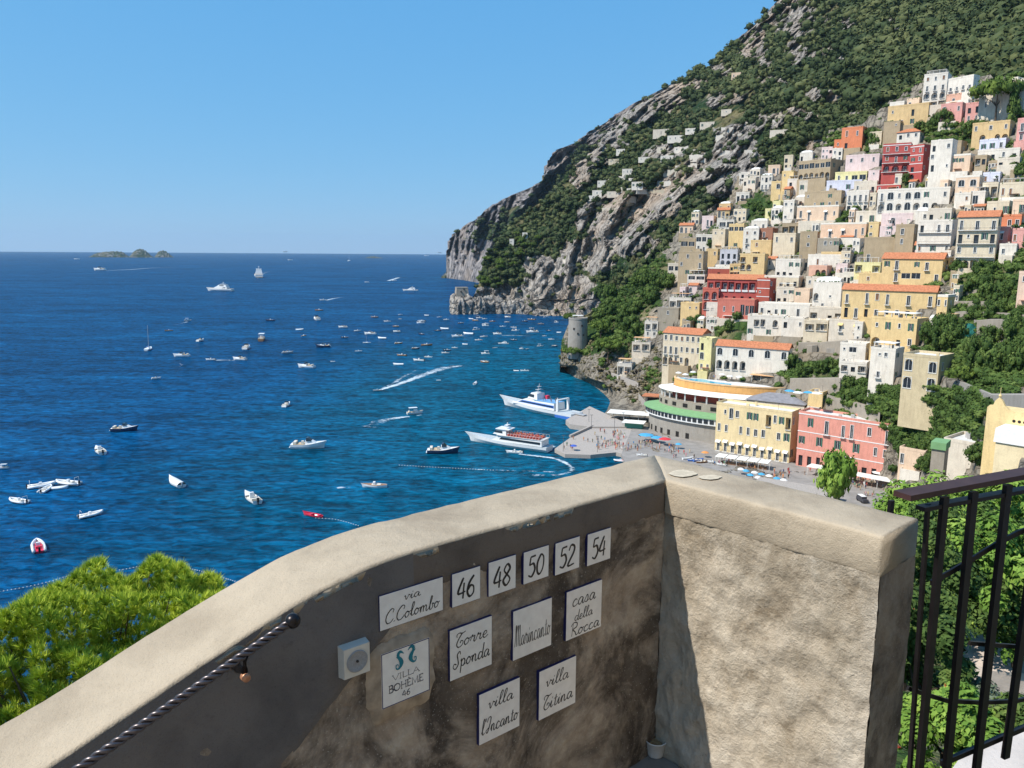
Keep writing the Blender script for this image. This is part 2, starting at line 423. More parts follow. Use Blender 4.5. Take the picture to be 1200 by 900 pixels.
# ---- C: town hillside with the near spur and the beach
xLC = [(88, 1085), (95, 1078), (108, 1058), (120, 1040), (135, 1020), (146, 1008), (150, 975), (165, 965), (180, 945), (190, 932), (200, 905), (205, 866), (216, 862), (235, 852), (248, 838), (258, 806), (270, 795), (285, 785), (305, 766), (325, 745), (345, 720), (360, 700), (368, 688), (380, 666), (400, 658), (430, 656), (437, 660), (443, 668), (448, 684), (455, 695), (462, 702), (470, 704), (480, 699), (488, 694), (493, 706), (500, 718), (515, 728), (540, 735), (620, 780)]
TC = Table([650, 700, 740, 780, 850, 900, 1000, 1100, 1200, 1330], [88, 150, 200, 250, 300, 350, 400, 450, 500, 550, 620], [
    [760, 760, 740, 720, 700, 690, 620, 560, 520, 480],
    [720, 720, 700, 690, 680, 650, 580, 520, 480, 440],
    [700, 700, 690, 680, 650, 600, 525, 475, 440, 400],
    [660, 650, 645, 640, 575, 540, 480, 435, 400, 365],
    [620, 600, 590, 575, 510, 480, 440, 395, 365, 330],
    [560, 545, 525, 495, 450, 430, 400, 360, 330, 300],
    [530, 500, 475, 440, 400, 385, 360, 320, 290, 260],
    [520, 450, 430, 400, 350, 345, 320, 280, 240, 200],
    [500, 400, 380, 360, 335, 325, 305, 284, 190, 150],
    [400, 380, 350, 340, 330, 320, 310, 268, 145, 90],
    [350, 350, 340, 330, 320, 310, 295, 215, 120, 70]])
def RC(x, y):
    r = TC(x, y); s = slope(x, y)
    zmin = 1.4
    xl = interp(y, xLC)
    if y > 400 and x - xl < 14: zmin = -1.2 + 2.6 * max(0, (x - xl)) / 14
    if s < 0: r = min(r, (HC - zmin) / -s)
    if 430 < y < 492 and x - xl < 22:
        f = max(0, (x - xl)) / 22; r0 = (HC + 1.2) / -s; r = r0 * (1 - f) + r * f
    return r
greenC = [(700, 355, 26, 18, .9), (735, 340, 34, 30, .95), (765, 320, 24, 26, .9), (700, 385, 24, 16, .8), (738, 385, 20, 22, .6), (690, 400, 26, 12, .7), (720, 410, 26, 8, .5), (840, 262, 20, 6, .3),
          (885, 245, 14, 14, .8), (900, 232, 12, 8, .7), (1155, 325, 45, 22, .9), (1160, 365, 46, 20, .9), (1165, 410, 46, 38, .95), (1120, 400, 20, 14, .9), (1090, 490, 60, 34, .95), (1030, 465, 50, 12, .9), (950, 432, 40, 10, .85),
          (1010, 165, 30, 12, .8), (1110, 150, 40, 8, .85), (1140, 160, 40, 8, .8), (845, 380, 40, 10, .5), (860, 388, 20, 6, .6), (1185, 195, 20, 10, .7), (1000, 485, 30, 8, .6), (985, 250, 14, 8, .8), (1070, 215, 30, 4, .6), (810, 365, 30, 6, .4), (940, 290, 14, 8, .5), (760, 440, 14, 12, .4), (1200, 320, 40, 60, .8), (1260, 300, 60, 200, .7)]
def terraced(x, y, z):
    if z < 6: return z
    w = min(1, max(0, (x - 755) / 30)) * min(1, (z - 6) / 4)
    st = 4.2; k = z / st + .35 * noise.noise(Vector((x * .012, y * .012, 3))); f = k - math.floor(k)
    g = min(1, max(0, (f - .62) / .30)); g = g * g * (3 - 2 * g)
    zt = z + (math.floor(k) + g * .9 + f * .1 - k) * st
    return z * (1 - w) + zt * w
def vegC(x, y, p): return (.30 if y < 470 else .12) + .70 * ell(x, y, greenC)
def ampC(x, y):
    if x < 770 and y > 320: return 4.5 if y > 425 or x < 720 else 2.5
    return .7
C = sheet('town_hillside', M_C, xLC, 1330, 88, 620, 2.5, RC, vegC, ampC, .09, skirt=.04, terr=terraced)
# ---- D: hill under the terrace
mD = rock_material('garden_soil', [(.2, .17, .13), (.28, .24, .18), (.36, .31, .24), (.42, .37, .3), (.3, .22, .15)], [(.02, .045, .012), (.04, .08, .02), (.07, .12, .03)], (.2, .17, .09), rscale=.4, bd=.2)
mb = MB(); azs = np.arange(-75, 100, 3.0)
PL = [(1.2, 77.4), (3.4, 76.5), (8, 66), (30, 48), (112, -6)]; PR = [(1.2, 77.2), (4.2, 76.9), (6, 74.8), (10, 72.2), (19, 69.2), (35, 66), (60, 53), (150, 20), (200, 8)]
rs = [1.2, 2, 3, 4, 5, 6, 8, 10, 13, 16, 19, 23, 28, 35, 45, 60, 80, 112, 150, 200]
grid = []
for az in azs:
    w = min(1, max(0, (az - 19) / 6))
    row = []
    for r in rs:
        z = interp(r, PL) * (1 - w) + interp(r, PR) * w
        if w < 1 and r > 112: z = -6 if w == 0 else z
        z += noise.noise(Vector((r * .2, az * .1, 0))) * min(1.5, r * .04)
        row.append(mb.vert((r * math.sin(R_(az)), r * math.cos(R_(az)), z)))
    grid.append(row)
for i in range(len(azs) - 1):
    for j in range(len(rs) - 1): mb.face((grid[i][j], grid[i][j + 1], grid[i + 1][j + 1], grid[i + 1][j]))
D = mb.build('garden_ground', mD, smooth=True); tag(D, kind='structure')
a_ = D.data.attributes.new('veg', 'FLOAT', 'POINT'); a_.data.foreach_set('value', [.6] * len(D.data.vertices))

# ---- islands on the horizon
def island(pts, name, y_base, R, label):
    "outline heights (px, py) over a waterline"
    mb = MB(); n = len(pts); base = []; 
    rows = []
    for k in range(-6, 7):
        w = math.cos(k / 6 * math.pi / 2) ** .7 if abs(k) < 6 else 0
        row = []
        for (x, y) in pts:
            p = at_r(x, y, R); p.x += 0; d = Vector((p.x, p.y, 0)).normalized()
            z = max(-3, p.z) * w + noise.noise(Vector((x * .6, k * .9, R))) * 9 * w
            q = Vector((p.x, p.y, 0)) + d * k * R * .004
            row.append(mb.vert((q.x, q.y, z if w > 0 else -4)))
        rows.append(row)
    for a, b in zip(rows, rows[1:]):
        for i in range(n - 1): mb.face((a[i], a[i + 1], b[i + 1], b[i]))
    o = mb.build(name, M_A); tag(o, kind='structure')
    at = o.data.attributes.new('veg', 'FLOAT', 'POINT'); at.data.foreach_set('value', [.55] * len(o.data.vertices))
wl = 299
def isl(x0, x1, hs, R, lab):
    k = len(hs); pts = []
    for i in range(k * 4 + 1):
        t = i / (k * 4); h = float(np.interp(t * (k - 1), range(k), hs)) + (noise.noise(Vector((i * .7, x0, 0))) * 1.0 if 0 < i < k * 4 else 0)
        x = x0 + (x1 - x0) * t; pts.append((x, waterline(x, R) - max(h, 0)))
    island(pts, 'island', wl, R, lab)
def waterline(x, R):
    d = ray(x, 300); lo, hi = 285, 420
    for _ in range(30):
        m = (lo + hi) / 2
        if HC + R * slope(x, m) > 0: lo = m
        else: hi = m
    return lo
def rock_lump(name, px, py, R, rx, ry, rz, seed):
    bm = bmesh.new(); bmesh.ops.create_icosphere(bm, subdivisions=5, radius=1.0); c = at_r(px, py, R); mb = MB()
    for v in bm.verts:
        q = v.co; k = 1 + .28 * noise.ridged_multi_fractal(Vector((q.x, q.y, q.z * .5)) * 1.6 + Vector((seed, 0, 0)), .8, 2.1, 5, 1, 2) - .35 + .12 * noise.noise(q * 3)
        sq = (abs(q.x) ** 4 + abs(q.y) ** 4 + abs(q.z) ** 4) ** -.25 * .8
        mb.vert((c.x + q.x * rx * k * sq, c.y + q.y * ry * k * sq, q.z * rz * k * sq))
    for f in bm.faces: mb.face([v.index for v in f.verts])
    bm.free(); o = mb.build(name, M_B, None, True); tag(o, kind='structure'); a = o.data.attributes.new('veg', 'FLOAT', 'POINT'); a.data.foreach_set('value', [.05] * len(o.data.vertices))
rock_lump('cape_rock', 541, 360, 1034, 18, 17, 30, 1)
rock_lump('cape_rock', 560, 362, 1036, 16, 16, 24, 4)
rock_lump('cape_rock', 580, 362, 1044, 20, 16, 26, 7)
rock_lump('cape_rock', 604, 363, 1040, 18, 14, 22, 11)
rock_lump('cape_rock', 640, 366, 1015, 20, 14, 9, 13)
isl(104, 152, [0, 4, 6, 6.5, 7, 6, 0], 9200, '')
isl(151, 180, [0, 6, 9.5, 10, 8, 4, 0], 9000, '')
isl(181, 204, [0, 6.5, 8, 7, 3, 0], 9300, '')
isl(428, 448, [0, 1.5, 2, 1.2, 0], 9600, '')
# small rocks off the headland tip
isl(517, 527, [0, 2, 5, 7, 6], 2500, '')

def hitC(px, py, dirs=(C,)):
    d = ray(px, py).normalized()
    best = None
    for S in dirs:
        h = S[1].ray_cast(CAM, d)
        if h[0] is not None and (best is None or h[3] < best[1]): best = (h[0], h[3])
    return best[0] if best else None
def hit(px, py): return hitC(px, py, (C, B, A))
# ================================================================== the parapet wall with the tiles
H = 0.83
ZT = HC - H
Cc = at_z(780, 562, ZT); Aa = at_z(400, 667, ZT); Ee = at_z(1036, 629, ZT)
av = (Cc - Aa); LA = av.length; av.normalize(); bv = (Ee - Cc); LB = bv.length; bv.normalize()
na = Vector((-av.y, av.x, 0))            # outward from sign wall (away from viewer)
TH = .27
def slope_pt(px, py):
    "pixel -> point in the sign wall's inner plane"
    d = ray(px, py); k = (Aa - CAM).dot(na) / d.dot(na); return CAM + d * k
def sz(px, py):
    p = slope_pt(px, py); return (p - Aa).dot(av), p.z
s1, z1 = sz(50, 900)
SL = (ZT - z1) / (-s1)                   # fall of the sloping part
S0 = -2.6; ZF = HC - 2.344 * H           # floor level
def ztop(s):
    if -.25 < s < .25: return ZT - SL * (.25 - s) ** 2 / 1.0
    return ZT if s > 0 else ZT + SL * s
def plaster(name, stained):
    t = NT(name); g = t.coord(False)
    n = t.noise(9, 8, .7, g); n2 = t.noise(2.6, 6, .68, g, .6); n3 = t.noise(60, 4, .7, g); n4 = t.noise(1.1, 5, .6, t.vscale(g, (1, 1, .6)), .8)
    if stained:
        base = t.ramp(n, [(.3, (.30, .235, .175)), (.5, (.43, .35, .27)), (.68, (.54, .46, .36))])
        dark = t.ramp(n2, [(.42, 0.0), (.56, .93)])
        base = t.mix(dark, base, t.ramp(n, [(.35, (.05, .040, .033)), (.65, (.135, .110, .088))]))
        base = t.mix(t.ramp(n4, [(.55, 0.0), (.72, .7)]), base, (.36, .27, .19))
        spk = t.ramp(t.noise(130, 3, .6, g), [(.62, 0.0), (.7, .55)])
        c = t.mix(spk, base, (.55, .5, .42))
        nrm = t.bump(t.math('ADD', n, t.math('MULTIPLY', n3, .35)), .9, .018)
    else:
        base = t.ramp(n, [(.3, (.32, .25, .17)), (.42, (.50, .42, .32)), (.6, (.60, .52, .41)), (.75, (.70, .63, .52))])
        base = t.mix(t.ramp(n2, [(.48, 0.0), (.66, .5)]), base, (.34, .28, .20))
        pit = t.ramp(t.noise(24, 9, .82, g), [(.33, .8), (.40, 0.0)]); base = t.mix(pit, base, (.14, .11, .08))
        c = t.mix(t.ramp(n3, [(.6, 0.0), (.72, .5)]), base, (.25, .2, .15))
        c = t.mix(t.ramp(n4, [(.52, 0.0), (.68, .7)]), c, (.70, .63, .53))
        sz_ = t.n('ShaderNodeSeparateXYZ'); t.l(g, sz_.inputs[0]); up = t.math('MULTIPLY', t.math('SUBTRACT', sz_.outputs[2], HC - H - .62), 2.0, True)
        c = t.mix(t.math('MULTIPLY', up, t.ramp(t.noise(6, 6, .7, t.vscale(g, (1, 1, .45))), [(.38, 0.0), (.58, .75)])), c, (.25, .195, .13))
        nrm = t.bump(t.math('ADD', t.math('ADD', t.math('MULTIPLY', n, 1.0), t.math('MULTIPLY', n3, .3)), t.math('MULTIPLY', t.noise(26, 7, .75, g), .8)), .95, .02)
    return t.done(c, .95, nrm, .1)
def cement(name, col, dk):
    t = NT(name); g = t.coord(False)
    n = t.noise(3, 6, .62, g, .3); n3 = t.noise(240, 3, .7, g); n2 = t.noise(25, 5, .7, g)
    c = t.ramp(n, [(.3, dk), (.55, col), (.75, mul(col, 1.12))])
    c = t.mix(t.ramp(n3, [(.55, 0.0), (.7, .35)]), c, mul(dk, .55))
    c = t.mix(t.ramp(n2, [(.62, 0.0), (.75, .35)]), c, mul(dk, .7))
    return t.done(c, .92, t.bump(t.math('ADD', n3, t.math('MULTIPLY', n2, 3.0)), .55, .004), .15)
M_STAIN = plaster('stained_plaster', True); M_ROUGH = plaster('rough_plaster', False)
M_CAP = cement('cement_coping', (.45, .37, .27), (.31, .25, .18))
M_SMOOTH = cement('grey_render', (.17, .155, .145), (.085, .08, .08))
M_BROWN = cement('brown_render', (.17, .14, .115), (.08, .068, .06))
wall = empty('parapet_wall', Cc + Vector((0, 0, ZF - ZT)))
tag(wall, 'weathered cement parapet wall with sloping left arm, carrying the house number tiles', 'wall')
WI = Matrix.Translation(-wall.location)
def build_w(mb, name, mat, smooth=True, parent=wall):
    mb.v = [tuple(WI @ Vector(p)) for p in mb.v]
    return mb.build(name, mat, parent, smooth)
def rough_grid(mb, fn, s_list, t_list, nrm, amp, fr):
    rows = []
    for s in s_list:
        r = []
        for t_ in t_list:
            p = fn(s, t_); d = noise.fractal(p * fr, .8, 2.1, 5) * amp
            r.append(mb.vert(p + nrm * d))
        rows.append(r)
    for i in range(len(rows) - 1):
        for j in range(len(t_list) - 1): mb.face((rows[i][j], rows[i + 1][j], rows[i + 1][j + 1], rows[i][j + 1]))
CH = .128                                                       # coping height
# coping: rounded slab profile swept along the top
def coping(path, name, CH):
    "path: list of (inner point, outer point) at the top"
    mb = MB(); secs = []
    for i, (pi, po) in enumerate(path):
        w = (po - pi); L = w.length; w.normalize(); sec = []
        prof = [(.0, -CH), (-.004, -CH + .008), (-.004, -.03), (-.004, -.010), (-.001, -.003), (.007, .0)]
        m = 7
        prof += [(.012 + (L - .028) * k / m, .0 + .002 * math.sin(k / m * math.pi)) for k in range(1, m)]
        prof += [(L - .016, 0), (L - .004, -.006), (L + .003, -.03), (L + .003, -CH)]
        for (u, z) in prof:
            p = pi + w * u + Vector((0, 0, z))
            k = (.009 if u > .1 else .003) if z > -.1 else .003
            d = noise.fractal(p * 3.2, .8, 2, 3) * k * .55 + noise.noise(p * 26) * .0018
            p = p + Vector((0, 0, d)) + w * noise.fractal(p * 4 + Vector((5, 5, 5)), .8, 2, 3) * (.003 if u < .03 else .007 if u > L - .03 else 0) + w * (noise.noise(p * 40) * .0022 if u < .03 else 0)
            sec.append(p)
        secs.append(sec)
    mb.loft(secs, cap=True)
    return build_w(mb, name, M_CAP)
path = []
n = 150
sC = LA
for i in range(n + 1):
    s = S0 + (sC - S0) * i / n
    z = ztop(s)
    p = Aa + av * s; p.z = z
    path.append((p, p + na * TH))
# mitred corner and the right arm
nb = Vector((-bv.y, bv.x, 0))
if nb.dot(Vector((0, 1, 0))) < 0: nb = -nb
mit = (na + nb).normalized(); mit_l = TH / mit.dot(na)
Co = Cc + mit * mit_l
path = [(p, q) for (p, q) in path[:-1] if (p - Cc).length > .06]
# outer line of the sign arm ends at the mitre: stretch the last outer points
PA = path + [(Cc.copy(), Co.copy())]
for k in range(14):
    i = len(PA) - 2 - k; w = 1 - (k + 1) / 15
    pi, po = PA[i]; ext = (Co - (Cc + na * TH)); PA[i] = (pi, po + ext * w)
PB = []
for i in range(0, 71):
    t_ = i / 70; p = Cc + bv * LB * t_; w = max(0, 1 - t_ * 6)
    PB.append((p, p + nb * TH + (Co - (Cc + nb * TH)) * w))
coping(PA, 'coping', .022); coping(PB, 'coping', CH)
# sign wall face, with the smooth rendered band on the left
mb = MB(); S = [S0 + (LA - S0) * i / 330 for i in range(331)]; T = [i / 110 for i in range(111)]
fn = lambda s, t_: Vector((Aa.x + av.x * s, Aa.y + av.y * s, (ztop(s) - .012) * (1 - t_) + (ZF - .5) * t_))
def edge_of_render(p, s):                   # lower edge of the smooth band falls to the left
    return 0
rough_grid(mb, fn, S, T, -na, .007, 7)
build_w(mb, 'sign_wall_face', M_STAIN)
mb = MB()
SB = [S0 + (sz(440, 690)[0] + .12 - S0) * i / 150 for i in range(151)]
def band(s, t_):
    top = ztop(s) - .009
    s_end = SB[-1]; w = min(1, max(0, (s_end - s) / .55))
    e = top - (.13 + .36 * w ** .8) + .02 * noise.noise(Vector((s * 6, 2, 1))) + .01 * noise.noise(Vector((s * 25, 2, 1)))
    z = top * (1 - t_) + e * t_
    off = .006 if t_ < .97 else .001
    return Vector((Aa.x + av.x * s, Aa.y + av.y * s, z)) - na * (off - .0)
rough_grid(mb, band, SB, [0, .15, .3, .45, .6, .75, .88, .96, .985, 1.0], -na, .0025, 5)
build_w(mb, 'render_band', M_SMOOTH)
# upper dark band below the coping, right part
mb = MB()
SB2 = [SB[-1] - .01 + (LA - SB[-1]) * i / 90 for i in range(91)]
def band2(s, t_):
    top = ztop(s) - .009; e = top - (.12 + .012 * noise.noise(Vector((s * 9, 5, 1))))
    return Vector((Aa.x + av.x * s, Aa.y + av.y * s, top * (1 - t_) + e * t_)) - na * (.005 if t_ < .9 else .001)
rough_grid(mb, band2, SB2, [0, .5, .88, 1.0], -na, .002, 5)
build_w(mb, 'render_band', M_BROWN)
# mortar patch round the hotel tile
mb = MB(); ps, pz = sz(470, 790); cpt = mb.vert(Vector((Aa.x + av.x * ps, Aa.y + av.y * ps, pz)) - na * .010); ring = []; ring2 = []
for k in range(60):
    a = 2 * math.pi * k / 60; ca, sa = math.cos(a), math.sin(a)
    q = (abs(ca) ** 4 + abs(sa) ** 4) ** -.25; rr = 1 + .16 * noise.noise(Vector((ca * 2.3, sa * 2.3, 4))) + .06 * noise.noise(Vector((ca * 8, sa * 8, 4)))
    for rg, off, m_ in ((ring, .010, .93), (ring2, -.001, 1.0)):
        s = ps + ca * q * rr * .115 * m_; z = pz + sa * q * rr * .125 * m_
        rg.append(mb.vert(Vector((Aa.x + av.x * s, Aa.y + av.y * s, z)) - na * off))
for k in range(60):
    k2 = (k + 1) % 60; mb.face((cpt, ring[k], ring[k2])); mb.face((ring[k], ring2[k], ring2[k2], ring[k2]))
build_w(mb, 'mortar_patch', plain((.40, .32, .235), .95, .1, .3, 30))
# right arm inner face, end face and the backs
mb = MB()
fn2 = lambda s, t_: Cc + bv * s + Vector((0, 0, (-CH + .004) * (1 - t_) + (ZF - .9 - ZT) * t_))
rough_grid(mb, fn2, [LB * i / 170 for i in range(171)], T, -nb, .014, 11)
build_w(mb, 'lit_wall_face', M_ROUGH)
mb = MB()
E1 = Ee; E2 = Ee + nb * TH
fn3 = lambda s, t_: E1 + (E2 - E1) * s + bv * .002 + Vector((0, 0, (-CH + .004) * (1 - t_) + (ZF - 1.2 - ZT) * t_))
rough_grid(mb, fn3, [i / 30 for i in range(31)], T, bv, .006, 8)
build_w(mb, 'end_face', plaster('end_plaster', True))
mb = MB()
for (P, Q) in (((Co - mit * .012 - Vector((0, 0, .05))), (Ee + nb * (TH - .012) - Vector((0, 0, .05)))),):
    mb.poly([P, Q, Q - Vector((0, 0, 3)), P - Vector((0, 0, 3))])
ol = []
for i in range(41):
    s_ = S0 + (LA - S0) * i / 40; p = Aa + av * s_ + na * (TH - .012); p.z = ztop(s_) - .05; ol.append(p)
ol.append(Co - mit * .012 - Vector((0, 0, .05)))
for p, q in zip(ol, ol[1:]): mb.poly([p, q, q - Vector((0, 0, 3.2)), p - Vector((0, 0, 3.2))])
build_w(mb, 'outer_face', M_ROUGH, False)
# pale worn patches on the coping
mb = MB()
for (cx, cy, rx, ry) in ((800, 554.5, 17, 4.5), (832, 559, 14, 3)):
    c = at_z(cx, cy, ZT + .006); vv = []
    for k in range(20):
        a = 2 * math.pi * k / 20; q = (abs(math.cos(a)) ** 1.4 + abs(math.sin(a)) ** 1.4) ** (-1 / 1.4) * (1 + .2 * noise.noise(Vector((math.cos(a) * 2, math.sin(a) * 2, cx))))
        vv.append(at_z(cx + rx * q * math.cos(a), cy + ry * q * math.sin(a), ZT + .0065))
    mb.poly(vv)
build_w(mb, 'cement_repair', plain((.56, .48, .36), .9, .1, .2, 60), False)
# unseen house front added behind the photographer to bounce warm light and hide sky
mb = MB()
hb = Cc - av * 0.2 + bv * 3.6
W0 = Vector((hb.x, hb.y, 0)); 
o_ = W0; 
def fl(a_, b_): q = o_ + av * a_ + bv * b_; return (q.x, q.y)
mb.prism([fl(-9, 0), fl(3.0, .0), fl(3.0, .6), fl(-9, .6)], ZF - 1, ZF + 5.2)
for i in range(3):
    a0 = -7 + i * 3.0
    mb.prism([fl(a0, -.05), fl(a0 + 1.2, -.05), fl(a0 + 1.2, .0), fl(a0, .0)], ZF + 1.0, ZF + 2.5)
BOUNCE_FRONT = mb.build('added_bounce_front', wallmat((.72, .55, .38))); tag(BOUNCE_FRONT, 'plain ochre house front, unseen, added behind the photographer to bounce warm light', 'house')
# floor of the landing
M_FLOOR = cement('landing_floor', (.30, .27, .24), (.2, .18, .16))
mb = MB()
P0 = Cc + Vector((0, 0, ZF - ZT)); p1 = P0 + av * .01 - bv * .0
pts = [P0 + bv * .0, P0 + bv * 3.6, P0 + bv * 3.6 - av * 9.0, P0 - av * 9.0]
E9 = P0 + bv * (LB + .02)
pts = [P0, E9, E9 - av * 1.6, P0 + bv * 3.6 - av * 1.8, P0 + bv * 3.6 - av * 9.0, P0 - av * 9.0]
mb.prism([(p.x, p.y) for p in pts], ZF - .5, ZF + .0)
tag(mb.build('landing_floor', M_FLOOR), kind='structure')

# ------------------------------------------------------------------ lettering
GL = {
 'a': (.56, [[(.42, .40), (.22, .46), (.05, .25), (.12, .02), (.28, .05), (.42, .40), (.40, .1), (.48, .0), (.58, .1)]]),
 'c': (.46, [[(.38, .36), (.25, .46), (.06, .28), (.1, .03), (.28, .0), (.46, .12)]]),
 'd': (.56, [[(.40, .36), (.2, .46), (.05, .22), (.15, .0), (.33, .1), (.42, .4), (.47, 1.0), (.42, .1), (.5, 0), (.6, .1)]]),
 'e': (.44, [[(.05, .18), (.28, .26), (.32, .40), (.2, .47), (.06, .25), (.14, .02), (.28, .0), (.45, .14)]]),
 'i': (.30, [[(.0, .1), (.14, .45), (.11, .08), (.19, 0), (.32, .12)], [(.16, .60), (.20, .72)]]),
 'l': (.32, [[(0, .1), (.18, .5), (.28, .92), (.2, 1.02), (.11, .75), (.1, .14), (.2, 0), (.34, .1)]]),
 'm': (.80, [[(0, .12), (.1, .45), (.1, 0)], [(.1, .22), (.22, .45), (.32, .4), (.33, 0)], [(.33, .22), (.45, .45), (.56, .4), (.57, .08), (.66, 0), (.82, .12)]]),
 'n': (.56, [[(0, .12), (.1, .45), (.1, 0)], [(.1, .22), (.22, .45), (.33, .4), (.34, .08), (.43, 0), (.58, .12)]]),
 'o': (.50, [[(.22, .46), (.05, .25), (.15, .0), (.34, .1), (.38, .34), (.22, .46), (.36, .36), (.52, .42)]]),
 'p': (.50, [[(.02, .35), (.1, .45), (.08, -.42)], [(.1, .3), (.25, .47), (.40, .3), (.3, .02), (.1, .08)], [(.3, .02), (.52, .12)]]),
 'r': (.44, [[(0, .12), (.08, .46), (.13, .5), (.16, .38), (.3, .42), (.27, .1), (.34, 0), (.46, .12)]]),
 's': (.42, [[(0, .08), (.2, .48), (.3, .2), (.2, .0), (.05, .06)], [(.2, .0), (.44, .12)]]),
 't': (.36, [[(.2, .78), (.16, .1), (.24, 0), (.38, .1)], [(.03, .52), (.34, .55)]]),
 'v': (.46, [[(0, .36), (.08, .45), (.18, .02), (.34, .42), (.34, .46), (.48, .36)]]),
 'b': (.46, [[(0, .1), (.18, .6), (.24, .95), (.15, 1.0), (.1, .6), (.1, .05), (.25, 0), (.36, .2), (.28, .42), (.48, .36)]]),
 'C': (.72, [[(.60, .72), (.66, .93), (.45, 1.02), (.15, .7), (.07, .3), (.22, .0), (.5, .02), (.70, .25)]]),
 'T': (.62, [[(.08, .72), (.04, .9), (.2, 1.0), (.45, .92), (.66, 1.0)], [(.42, .93), (.2, .55), (.12, .2), (.28, -.02), (.52, .08), (.56, .32), (.42, .4), (.36, .25)]]),
 'S': (.64, [[(.58, .80), (.5, 1.02), (.3, .85), (.38, .55), (.46, .2), (.25, -.05), (.04, .1), (.1, .3), (.3, .22)]]),
 'M': (.92, [[(0, .02), (.1, .5), (.14, 1.0), (.22, .9), (.24, .02)], [(.24, .65), (.40, 1.0), (.48, .85), (.49, .02)], [(.49, .65), (.66, 1), (.74, .85), (.72, .1), (.82, 0), (.95, .12)]]),
 'R': (.72, [[(.18, 0), (.18, .95)], [(0, .8), (.2, 1.02), (.5, .95), (.52, .65), (.2, .5), (.42, .3), (.58, 0), (.74, .1)]]),
 'I': (.48, [[(.05, .72), (.18, 1.0), (.42, .95), (.32, .4), (.15, 0), (0, .15), (.3, .35)]]),
 'K': (.5, [[(0, 0), (0, 1)]]),
 "'": (.16, [[(.10, 1.02), (.05, .8)]]), '.': (.2, [[(.04, -.02), (.12, .08)]]), ' ': (.35, []),
 '0': (.62, [[(.3, 1.0), (.07, .6), (.1, .15), (.3, 0), (.5, .3), (.5, .8), (.3, 1.0)]]),
 '2': (.60, [[(.06, .75), (.2, 1.0), (.45, .9), (.42, .6), (.05, .02), (.52, .03)]]),
 '4': (.62, [[(.36, 1.0), (.04, .32), (.54, .32)], [(.42, .75), (.40, 0)]]),
 '5': (.60, [[(.5, 1.0), (.15, .98)], [(.15, .98), (.1, .58)], [(.1, .58), (.38, .62), (.5, .3), (.3, .0), (.05, .1)]]),
 '6': (.60, [[(.45, .98), (.15, .65), (.06, .25), (.25, 0), (.48, .15), (.45, .45), (.25, .52), (.09, .35)]]),
 '8': (.60, [[(.28, .52), (.08, .75), (.28, 1.0), (.48, .78), (.28, .52), (.05, .25), (.28, 0), (.52, .25), (.28, .52)]]),
}
UP = {
 'V': (.66, [[(.02, 1), (.32, 0), (.62, 1)], [(-.04, 1), (.12, 1)], [(.54, 1), (.68, 1)]]),
 'I': (.28, [[(.12, 0), (.12, 1)], [(.04, 0), (.2, 0)], [(.04, 1), (.2, 1)]]),
 'L': (.52, [[(.1, 1), (.1, 0), (.48, 0), (.5, .14)], [(.02, 1), (.18, 1)]]),
 'A': (.68, [[(.04, 0), (.34, 1), (.64, 0)], [(.14, .35), (.54, .35)], [(-.02, 0), (.1, 0)], [(.56, 0), (.72, 0)]]),
 'B': (.58, [[(.1, 0), (.1, 1)], [(.02, 1), (.36, 1), (.46, .8), (.36, .55), (.1, .54)], [(.36, .55), (.52, .3), (.4, 0), (.02, 0)]]),
 'O': (.80, [[(.38, 1), (.08, .75), (.08, .25), (.38, 0), (.68, .25), (.68, .75), (.38, 1)]]),
 'H': (.72, [[(.1, 0), (.1, 1)], [(.6, 0), (.6, 1)], [(.1, .5), (.6, .5)], [(.02, 0), (.18, 0)], [(.52, 0), (.68, 0)], [(.02, 1), (.18, 1)], [(.52, 1), (.68, 1)]]),
 'E': (.54, [[(.48, .86), (.46, 1), (.02, 1)], [(.1, 1), (.1, 0)], [(.02, 0), (.48, 0), (.5, .14)], [(.1, .52), (.38, .52)]]),
 'M': (.88, [[(.1, 0), (.12, 1), (.42, .1), (.72, 1), (.76, 0)], [(.02, 0), (.18, 0)], [(.68, 0), (.84, 0)]]),
 '4': GL['4'], '6': GL['6'], ' ': (.3, []), "'": (.1, []),
}
UP['È'] = (.54, UP['E'][1] + [[(.18, 1.3), (.3, 1.12)]])
def smooth_pts(P, n=5):
    if len(P) < 3: return P
    out = []
    Q = [P[0]] + list(P) + [P[-1]]
    for i in range(1, len(Q) - 2):
        p0, p1, p2, p3 = Q[i - 1:i + 3]
        for k in range(n):
            t = k / n
            out.append(tuple(.5 * ((2 * p1[j]) + (-p0[j] + p2[j]) * t + (2 * p0[j] - 5 * p1[j] + 4 * p2[j] - p3[j]) * t * t + (-p0[j] + 3 * p1[j] - 3 * p2[j] + p3[j]) * t ** 3) for j in (0, 1)))
    out.append(P[-1]); return out
def ribbon(mb, pts, w, z, taper=False):
    n = len(pts); L = []; Rr = []
    for i, p in enumerate(pts):
        a = pts[max(0, i - 1)]; b = pts[min(n - 1, i + 1)]
        dx, dy = b[0] - a[0], b[1] - a[1]; l = math.hypot(dx, dy) or 1
        ww = w * (1.15 if dy < 0 else .8) * (.75 if i in (0, n - 1) else 1)
        ox, oy = -dy / l * ww / 2, dx / l * ww / 2
        L.append(mb.vert((p[0] + ox, p[1] + oy, z))); Rr.append(mb.vert((p[0] - ox, p[1] - oy, z)))
    for i in range(n - 1): mb.face((L[i], L[i + 1], Rr[i + 1], Rr[i]))
